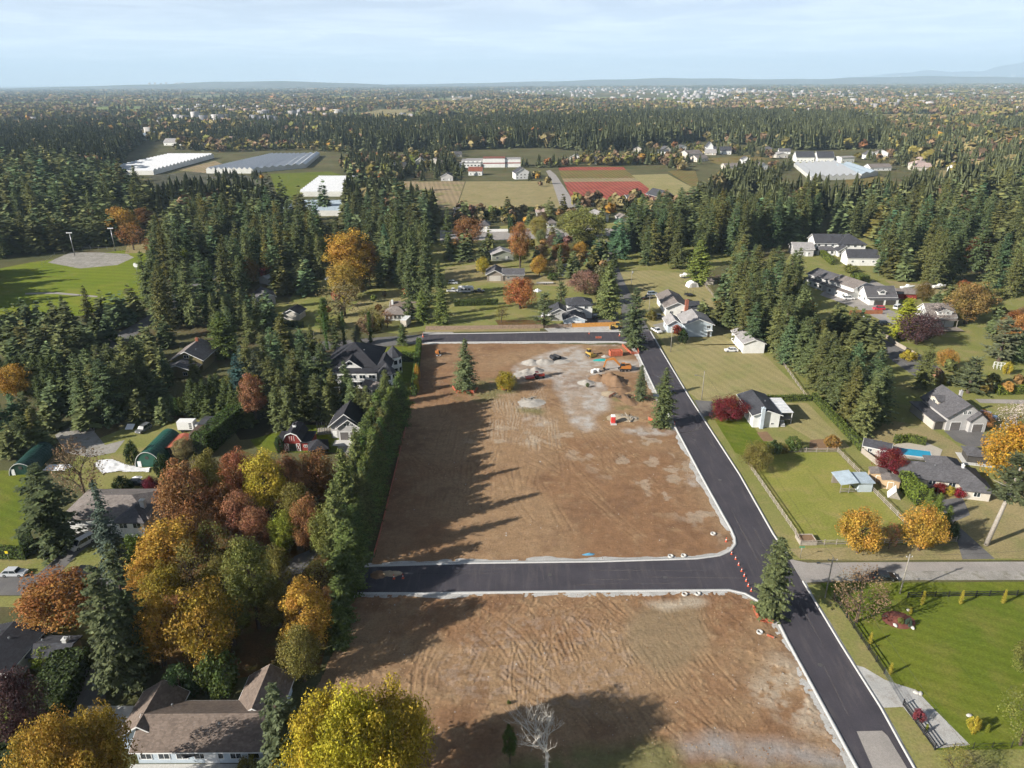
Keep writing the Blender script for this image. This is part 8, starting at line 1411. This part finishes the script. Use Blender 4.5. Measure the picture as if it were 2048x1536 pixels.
x, y = (11.92,315.38); h = House('gazebo', 'small white pop-up canopy on the yard behind the bushy conifer', x, y, 0, 'canopy'); MB().lathe([(2.2, 2.1), (1.9, 2.35), (.05, 3.3)], (0, 0, 0), 4).build('canopy_top', MATS['white_trim'], h.o); [h.box('post', 'steel', a, c, 0, a+.06, c+.06, 2.2) for a in (-1.4, 1.4) for c in (-1.4, 1.4)]
x, y = (-46.01,74.51); o = empty('patio_umbrella', (x-.5, y-1, 0), 0, 'dark closed patio umbrella outside the brown-roofed house', 'umbrella'); MB().tube((0, 0, 0), (0, 0, 2.5), .04).build('pole', MATS['dark_metal'], o); MB().lathe([(1.4, 2.0), (1.35, 2.05), (.05, 2.7)], (0, 0, 0), 8).build('canopy', MATS['dark_metal'], o)

for p, l in zip([(29.91,113.94),(7.3,114.93),(49.75,110.01),(51.21,90.93),(50.8,150.98),(49.74,172.13)], ('manhole cover on the front road near the junction', 'manhole cover in the middle of the front road', 'manhole cover on the junction', 'manhole cover on the new road beside the lower lot', 'manhole cover on the new road beside the paddock', 'manhole cover on the new road near the gravel entry')): tag(MB().lathe([(.4, 0), (.4, .025), (.3, .028)], (0, 0, 0), 14).build('manhole_cover', MATS['steel_dark'], None, (p[0], p[1], .045)), l, 'manhole cover')

# ---------------------------------------------------------------- stand the largest candidates singly; the rest become woods
CAND.sort(key=lambda c: -c[0])
single = {}; rest = []; chosen = []
for c in CAND:
    fam = NAMES[c[1]]
    lim = 290 if fam == 'fir_tree' else 200
    if single.get(fam, 0) < lim and c[0] > .02: single[fam] = single.get(fam, 0)+1; chosen.append(c)
    else: rest.append(c)
ORD = 'first second third fourth fifth sixth seventh eighth ninth tenth eleventh twelfth thirteenth fourteenth fifteenth sixteenth seventeenth eighteenth nineteenth twentieth'.split()
BAND = ('front band', 'second band', 'third band', 'fourth band', 'fifth band', 'sixth band')
for area in dict.fromkeys(c[7] for c in chosen):
    mem = sorted((c for c in chosen if c[7] == area), key=lambda c: c[3]); n_ = len(mem); nb = max(1, math.ceil(n_/20)); per = math.ceil(n_/nb)
    for k in range(nb):
        row = sorted(mem[k*per:(k+1)*per], key=lambda c: c[2]/c[3])
        for i, c in enumerate(row):
            lb = area+(', '+BAND[k] if nb > 1 else '')
            if len(row) > 1: lb += ', '+('leftmost' if i == 0 else 'rightmost' if i == len(row)-1 else ORD[i]+' from left')
            plant(c[1], c[2], c[3], c[4], c[5], c[6], lb, 'trees: '+area.split(' in the ')[-1] if n_ > 1 else None)
# low-detail trees for the woods that read as one mass
def lod(kind, seed, n, size):
    g = np.random.default_rng(seed)
    if kind == 'con':
        f = 1-np.sqrt(g.random(n)); z = .06+.93*f; r = .155*((1-f)**.8)*g.uniform(.55, 1.1, n)+.008; a = g.uniform(0, 6.283, n)
        d = np.c_[np.cos(a), np.sin(a), -.25+.5*f]; c = np.c_[np.cos(a)*r, np.sin(a)*r, z]; u = unit(d+g.normal(0, .15, (n, 3))); w = unit(np.cross(u, g.normal(0, .5, (n, 3))+[0, 0, 1]))
        s = size*(.5+.6*(1-f)); U, V = u*s[:, None], w*(s*.55)[:, None]
    else:
        d = unit(g.normal(0, 1, (n, 3))); q = g.uniform(.55, 1.0, n)*(1+.18*np.sin(d[:, 0]*5+seed)*np.cos(d[:, 1]*4)); c = d*q[:, None]*[.34, .34, .40]+[0, 0, .56]
        nn = unit(d+g.normal(0, .5, (n, 3))); u = unit(np.cross(nn, g.normal(0, 1, (n, 3)))); s = np.full(n, size*1.25); U, V = u*s[:, None], np.cross(nn, u)*(s*.8)[:, None]
    v, F = kites(c, U, V)
    if kind == 'con' and n < 100:   # a few upright blades keep the spire outline of small far trees
        k = 4 if n > 20 else 3; sp = []
        for i in range(k): a_ = i*math.pi/k+seed; w_ = .17*g.uniform(.75, 1.25); dx, dy = math.cos(a_)*w_, math.sin(a_)*w_; sp += [(0, 0, .03), (dx, dy, .16+.08*g.random()), (0, 0, 1.0), (-dx, -dy, .16+.08*g.random())]
        v = np.concatenate([v[:max(1, n-k)*4]*[.8, .8, .92], np.array(sp, np.float32)]); n = max(1, n-k)+k; F = np.arange(n*4, dtype=np.int32).reshape(n, 4)
    return v, F, np.repeat(np.clip(g.normal(1, .24, n), .45, 1.7), 4)
LOD = {}
for lv, n_, sz in ((0, 200, .105), (1, 64, .155), (2, 26, .21), (3, 12, .29), (4, 7, .40)):
    LOD[('con', lv)] = [lod('con', 1+10*lv+i, n_, sz) for i in range(5)]; LOD[('dec', lv)] = [lod('dec', 101+10*lv+i, int(n_*.85), sz) for i in range(5)]
class Mass:
    def __init__(s): s.v = []; s.f = []; s.c = []; s.n = 0
    def many(s, kind, l, x, y, h, wr, col, g):
        """x, y, h, wr arrays; col (n,3)"""
        if len(x) == 0: return
        pr = g.integers(len(LOD[(kind, l)]), size=len(x)); a = g.uniform(0, 6.283, len(x))
        for k, (v, F, t_) in enumerate(LOD[(kind, l)]):
            i = np.nonzero(pr == k)[0]; n = len(i)
            if n == 0: continue
            co, si = (np.cos(a[i])*h[i]*wr[i])[:, None], (np.sin(a[i])*h[i]*wr[i])[:, None]; V = np.empty((n, len(v), 3), np.float32)
            V[..., 0] = v[:, 0]*co-v[:, 1]*si+x[i][:, None]; V[..., 1] = v[:, 0]*si+v[:, 1]*co+y[i][:, None]; V[..., 2] = v[:, 2]*h[i][:, None]
            s.v.append(V.reshape(-1, 3)); s.f.append((F[None]+(np.arange(n)*len(v))[:, None, None]+s.n).reshape(-1, 4)); s.n += n*len(v)
            s.c.append((t_[None, :, None]*col[i][:, None, :]).reshape(-1, 3))
    def build(s, name, label):
        if not s.v: return
        me = np_mesh(name, np.concatenate(s.v), np.concatenate(s.f), np.concatenate(s.c)); return tag(obj(name, me, MATS['mass_foliage']), label, 'forest', None, 'stuff')
gN = np.random.default_rng(99)
ms = Mass()
for kd in ('con', 'dec'):
    rs = [c for c in rest if (c[1] in CONIF) == (kd == 'con')]
    if rs: ms.many(kd, 0, *(np.array([c[k] for c in rs]) for k in (2, 3, 4)), np.array([c[5]/c[4]/(.155 if kd == 'con' else .34) for c in rs]), np.array([c[6] for c in rs]), gN)
ms.build('forest', 'dark fir woods in the middle distance on both sides of the site')
FIRC, DECC = (.115, .128, .060), [C_[k] for k in ('olive', 'beige', 'brown', 'gold', 'rust', 'oliveg', 'orange')]
def belt(ms, poly, spacing, l, hr, dec, g, excl=(), bias=None, wr=1.15, clump=0):
    """trees over a polygon; dec = share of broadleaves"""
    xs = [p[0] for p in poly]; ys = [p[1] for p in poly]; nx = int((max(xs)-min(xs))/spacing)+1; ny = int((max(ys)-min(ys))/spacing)+1
    X, Y = np.meshgrid(np.arange(nx)*spacing+min(xs), np.arange(ny)*spacing+min(ys)); X = X.ravel()+g.uniform(-.5, .5, X.size)*spacing; Y = Y.ravel()+g.uniform(-.5, .5, Y.size)*spacing
    ok = in_poly(X, Y, poly)
    for e in excl: ok &= ~in_poly(X, Y, e)
    X, Y = X[ok], Y[ok]; q = fbm(X, Y, spacing*9, 301); ok = g.random(len(X)) < np.clip((q-.34)*clump+.5, 0, 1) if clump else np.ones(len(X), bool)
    X, Y, q = X[ok], Y[ok], fbm(X[ok]+500, Y[ok], spacing*12, 311, 3)
    n = len(X); h = g.uniform(*hr, n); isd = g.random(n) < np.clip(dec+(q-.5)*4.4*min(dec, 1-dec), 0, 1)
    dc = np.array(DECC)[g.choice(len(DECC), size=n, p=[.30, .31, .26, .015, .02, .09, .005])] if bias is None else np.tile(bias, (n, 1))
    d, e = isd, ~isd
    ms.many('dec', l, X[d], Y[d], h[d]*.72, np.full(d.sum(), wr*1.15), dc[d]*g.uniform(.65, 1.05, (d.sum(), 1)), g)
    ms.many('con', l, X[e], Y[e], h[e], np.full(e.sum(), wr*1.1), np.array(FIRC)*g.uniform(.7, 1.3, (e.sum(), 1)), g)
m1 = Mass()
FX = [[(-83.3,555.19),(-111.66,758.66),(-50.96,823.36),(-11.18,766.34),(45.94,763.47),(40.41,539.34)], [(27.35,539.81),(36.12,838.63),(168.36,862.83),(196.67,764.44),(153.97,590.68),(109.86,571.91),(57.92,527.86)],
      [(-179.91,515.48),(-242.42,640.65),(-280.67,562.47),(-347.82,676.7),(-495.5,960.82),(-521.16,1126.79),(-287.63,1127.75),(-170.89,783.1),(-114.94,513.25)], [(-52.97,768.44),(-76.74,1078.78),(43.54,1104.05),(33,764.12)], [(218.21,588.13),(343.91,947.96),(487.55,1039.59),(491.46,889.17),(434.23,752.38),(325.45,583.88)], [(176.81,756.89),(250.95,1089.21),(341.25,1136.17),(376.05,1001.42),(275.44,751.94)],
      [(-131.57,803.75),(-165.6,1045.09),(-116.8,1081.56),(-87.73,801.47)], [(-653.4,1191.21),(-806.67,1489.16),(-787.71,1649.94),(-652.49,1379.62)], [(354.82,615.7),(465.89,820.03),(492.81,818.54),(375.49,614.83)], [(-309.91,1047.05),(-359.45,1250.11),(-299.98,1245.43),(-252.94,1074.63)]]
belt(m1, [(-747.65,835.9),(-929.71,1138.02),(-681.22,1421.56),(-534.13,1031.8),(-427.42,796.13)], 8.5, 1, (20, 30), .06, gN, FX)
belt(m1, [(125.88,505.02),(158.61,609.56),(225.63,722.07),(234.19,587.5),(254.99,542.71),(216.07,501.93),(151.29,450.95)], 9.5, 1, (18, 27), .12, gN, FX, clump=4)
belt(m1, [(245.53,521.2),(276.29,591.12),(344.93,646.42),(363.49,601.18),(655.05,785.48),(440.47,494.25),(316.51,518.68),(264.21,500.28)], 10, 1, (18, 30), .14, gN, FX, clump=4)
belt(m1, [(385.25,746.43),(473.98,902.12),(900.8,1094.22),(680.57,784.11),(363.49,601.18)], 11, 2, (16, 28), .25, gN, FX, clump=4)
belt(m1, [(-176.26,783.38),(-197.67,912.3),(-146.38,939.68),(-122.67,780.65),(-84.47,770.02),(-68.86,876.32),(-57.73,799.9),(-81.02,736.84),(-110.21,730.4)], 9, 1, (14, 22), .3, gN, FX)
belt(m1, [(90.79,845.92),(103.81,912.34),(237.09,928.87),(323.3,1004.93),(322.95,923.61),(243.03,858.58),(202.06,786.35)], 11, 1, (10, 18), .55, gN, FX)
belt(m1, [(-211.68,776.41),(-223.43,832.62),(-197.7,883.65),(-175.65,806.05)], 8, 1, (12, 18), .7, gN, FX)
belt(m1, [(-186.27,558.99),(-232.75,625.55),(-286.35,574.65),(-267.92,535.11),(-212.35,506.71),(-179.91,515.48)], 8, 1, (18, 26), .08, gN)
belt(m1, [(-114.94,513.25),(-135.81,594.2),(-92.45,605.87),(-80.6,555.09),(-52.37,531.77),(-53.1,501.36)], 8, 1, (18, 25), .12, gN)
belt(m1, [(57.92,527.86),(50.4,569.25),(112.14,584.49),(151.2,596.12),(134.22,525.15),(104.92,505.73)], 12, 1, (9, 16), .55, gN)
belt(m1, [(-41.14,482.42),(-49.59,542.6),(32.95,539.61),(30.02,489.18)], 14, 1, (6, 12), .6, gN)
belt(m1, [(-513.26,1109.09),(-450.57,1139.41),(-301.57,1184.36),(-234.46,1089.73),(-221.28,1026.15),(-306.58,1086.46),(-413.77,1061.71)], 11, 2, (9, 16), .7, gN)
belt(m1, [(-169.06,774.27),(-124.02,827.28),(-52.75,853.89),(-45.35,727.31),(-109.1,722.66),(-147.9,695.14)], 13, 1, (8, 16), .5, gN, clump=4)
belt(m1, [(-17.55,703.49),(9.64,765.29),(41.21,772.33),(40.32,708.14),(17.03,648.04),(-9.55,642.98)], 12, 1, (6, 11), .6, gN, clump=4)
belt(m1, [(-317.27,790.53),(-265.29,779.1),(-241.51,736.66),(-298.72,755.44)], 9, 1, (6, 10), .5, gN, clump=4)
belt(m1, [(-94.52,866.87),(-70.03,1031.09),(-75.32,1112.55),(-112.64,1041.54)], 12, 1, (10, 18), .4, gN)
belt(m1, [(10.6,840.03),(37.44,870.27),(97.7,912.71),(97.63,856.07),(44.09,828.12)], 11, 1, (9, 17), .55, gN)
belt(m1, [(248.35,817.03),(322.66,854.05),(301.55,781.16),(235.12,753.97)], 12, 1, (7, 13), .6, gN, clump=4)
belt(m1, [(268.28,591.44),(321.57,600.13),(364.54,658.47),(384.13,714.43),(412.61,713.06),(340.08,588.57),(263.1,561.15)], 11, 1, (9, 17), .45, gN, clump=4)
HX = [[(x-9, y-22), (x+9, y-22), (x+9, y+12), (x-9, y+12)] for x, y in spots]
for poly in (BX, BX2, BX3): belt(m1, poly, 15, 1, (7, 15), .6, gN, FX[3:4]+HX, clump=4)
m1.build('forest', 'fir and autumn woods round the farm fields and greenhouses')
m2 = Mass()
belt(m2, [(-1258.18,1160.83),(-1678.53,1666.84),(-906.15,1777.91),(-754.03,1577.71),(-662.05,1380.43),(-691.44,1121.47)], 13, 2, (18, 27), .25, gN, FX)
belt(m2, [(-580.38,1205.26),(-754.03,1577.71),(-406.75,1611.65),(-234.46,1089.73),(-296.77,1164.89),(-359.45,1250.11),(-459.78,1105.38)], 15, 2, (14, 22), .45, gN, FX, clump=3)
belt(m2, [(-287.63,1127.75),(-415.82,1648.49),(-23.76,1723.24),(89.62,1710.78),(58.27,1102.99),(-76.74,1078.78),(-115.1,1065.2),(-167.94,1037.61)], 11, 2, (20, 30), .12, gN, FX)
belt(m2, [(43.54,1104.05),(65.54,1673.57),(290,1916.35),(626.36,1980.95),(829.8,1849.21),(705.72,1436.97),(557.34,1067.28),(400.21,1029.93),(308.27,1218.51),(122.29,1018.3)], 11, 2, (16, 33), .08, gN, FX)
belt(m2, [(456.02,915.45),(757.54,1545.21),(1334.83,1573.96),(1071.78,1081.41),(783.27,946.58)], 13, 2, (15, 28), .4, gN, FX)
m2.build('forest', 'long dark belt of firs behind the red berry field')
def ring(y0, y1, x0=-.95, x1=.95, w=0): return [(x0*y0, y0), (x1*y0, y0), (x1*y1, y1), (x0*y1, y1)]
TOWN = [(345.16,4080.55),(-84.18,6319.51),(-126.61,9546.62),(2011.33,11074.86),(2492.37,7990.66),(1243.06,4331.49),(543.38,3620.58)]
FLD = [[(345.96,2515.02),(658.18,2508.11),(879.23,2306.55),(962.11,2149.95),(793.27,1879.02),(536.22,1937.81),(386.82,2101.7)], [(2314.56,8096.3),(2419.1,6410.36),(1689.95,4987.3),(1526.73,5453.1)], [(3126.2,5516.12),(3209.37,5239.11),(2707.9,4462.56),(2615.22,4662.5)], [(2003.82,5494.5),(2429.1,5326.46),(1952.06,4400.04),(1616.31,4506.06)]]
rf = random.Random(21); RF = []
for i in range(90):
    y_ = 1400*(5.2**rf.random()); x_ = rf.uniform(-.74, .74)*y_; w_, d_ = rf.uniform(60, 190)*(y_/2200)**.6, rf.uniform(70, 170)*(y_/2200)**.9; pl = [(x_-w_, y_-d_), (x_+w_, y_-d_), (x_+w_*rf.uniform(.7, 1.1), y_+d_), (x_-w_*rf.uniform(.7, 1.1), y_+d_)]; RF.append(pl); sheet('field', pl, .2+.012*i, MATS[rf.choice(('far_green', 'far_green', 'far_tan', 'grass_dry', 'crop_olive'))])
FLD += RF
m3 = Mass()
belt(m3, ring(1500, 2300), 18, 3, (15, 26), .55, gN, FLD, clump=5)
belt(m3, ring(2300, 4000), 28, 3, (15, 24), .68, gN, FLD, clump=4)
m3.build('forest', 'mixed autumn and fir woods on the plain')
m4 = Mass()
belt(m4, ring(4000, 7500), 50, 4, (18, 28), .6, gN, [TOWN]+FLD, clump=4, wr=2.0)
belt(m4, ring(7500, 15000), 95, 4, (20, 32), .5, gN, [TOWN]+RF, clump=3, wr=3.0)
m4.build('forest', 'far bluish woods below the horizon')

# ---------------------------------------------------------------- far hills, mountains and the air between
def ridge_mesh(name, y, x0, x1, prof, depth, n=160, seed=1, m='hill_green'):
    """a long hill: crest heights prof(x) at distance y, falling to the plain on both sides"""
    xs = np.linspace(x0, x1, n); rows = [(-1, 0), (-.55, .45), (-.25, .8), (0, 1), (.5, .7), (1, 0)]; v = []
    for dy, k in rows:
        for x in xs: v.append((x, y+dy*depth+.06*depth*math.sin(x/depth*1.7+seed), max(-2, prof(x)*k*(1+.10*math.sin(x/900+dy*5+seed)+.05*math.sin(x/260+dy*9))-2)))
    f = [(r*n+i, r*n+i+1, (r+1)*n+i+1, (r+1)*n+i) for r in range(len(rows)-1) for i in range(n-1)]
    o = obj(name, np_mesh(name, v, f, smooth=True), MATS[m]); o['kind'] = 'structure'; return o
grass('hill_green', (.05, .06, .035), (.10, .10, .06), (.16, .15, .12), .0012, None, .012, .1); mat('mountain_rock', (.10, .12, .13), .9, .2, .0006)
def bump1(x, c, w, h): return h*math.exp(-((x-c)/w)**2)
ridge_mesh('hills', 15500, -16000, 1500, lambda x: bump1(x, -7800, 2600, 70)+bump1(x, -5200, 2000, 85)+bump1(x, -3300, 1500, 60), 2200)
ridge_mesh('hills', 19000, -3000, 22000, lambda x: 70+bump1(x, 2500, 2500, 40)+bump1(x, 9000, 5000, 90)+18*math.sin(x/1700), 2500, seed=3)
ridge_mesh('mountains', 34000, 12000, 36000, lambda x: bump1(x, 23500, 3300, 950)+bump1(x, 29000, 3500, 820)+bump1(x, 17500, 2300, 380)+40*math.sin(x/700)+60*math.sin(x/1900), 3000, seed=5, m='mountain_rock')
# pale roofs and blocks of the far towns
gt = random.Random(31); tv, tf, tcl = [], [], []
def block(x, y, w, d, h_):
    n = len(tv); a = gt.uniform(0, 1.57); co, si = math.cos(a), math.sin(a); k = gt.choice(((.42, .40, .39), (.32, .30, .30), (.30, .28, .27), (.34, .25, .21), (.42, .40, .37), (.25, .25, .26)))
    for z in (0, h_):
        for u, v in ((-w/2, -d/2), (w/2, -d/2), (w/2, d/2), (-w/2, d/2)): tv.append((x+u*co-v*si, y+u*si+v*co, z)); tcl.append(k)
    tf.extend([(n+4, n+5, n+6, n+7), (n, n+1, n+5, n+4), (n+1, n+2, n+6, n+5), (n+2, n+3, n+7, n+6), (n+3, n, n+4, n+7)])
for _ in range(520): y_ = gt.uniform(3600, 11500); block(gt.gauss(.16, .18)*y_, y_, gt.uniform(10, 34), gt.uniform(10, 24), gt.uniform(6, 15))
for _ in range(420): y_ = gt.uniform(2600, 9500); block(gt.uniform(.22, .85)*y_, y_, gt.uniform(10, 40), gt.uniform(10, 26), gt.uniform(8, 20))
for _ in range(70): y_ = gt.uniform(1900, 3400); block(gt.uniform(-.44, -.22)*y_, y_, gt.uniform(9, 30), gt.uniform(9, 22), gt.uniform(8, 17))
for _ in range(90): y_ = gt.uniform(1200, 2600); block(gt.uniform(-.75, .75)*y_, y_, gt.uniform(9, 20), gt.uniform(8, 14), gt.uniform(6, 12))
mat('town_roof', (.45, .44, .43), .8, .3, .02)
tag(obj('distant_town', np_mesh('distant_town', tv, tf, np.array(tcl)), MATS['mixed_paint']), 'pale roofs and blocks of the distant towns on the plain', 'town', None, 'stuff')
tw = MB()
for _ in range(34): x_ = gt.uniform(.42, .66)*30000; tw.b2(x_-25, 29990, 0, x_+25, 30020, gt.uniform(120, 250))
for _ in range(9): x_ = gt.uniform(-.47, -.42)*15500; tw.b2(x_-18, 15490, 40, x_+18, 15510, gt.uniform(95, 135))
tag(tw.build('distant_towers', MATS['town_roof']), 'tiny towers of a far city on the horizon', 'towers', None, 'stuff')
hz = MB(); hz.b2(-55000, -2500, -1.5, 55000, 50000, 1300)
m = bpy.data.materials.new('haze'); m.use_nodes = True; t = m.node_tree; t.nodes.clear(); ou = t.nodes.new('ShaderNodeOutputMaterial'); pv = t.nodes.new('ShaderNodeVolumePrincipled')
pv.inputs['Color'].default_value = (.60, .80, 1.0, 1); pv.inputs['Density'].default_value = 6e-5; pv.inputs['Anisotropy'].default_value = 0.0; t.links.new(pv.outputs[0], ou.inputs['Volume'])
tag(hz.build('haze', m), 'pale blue haze filling the air over the whole plain', 'haze', None, 'stuff')
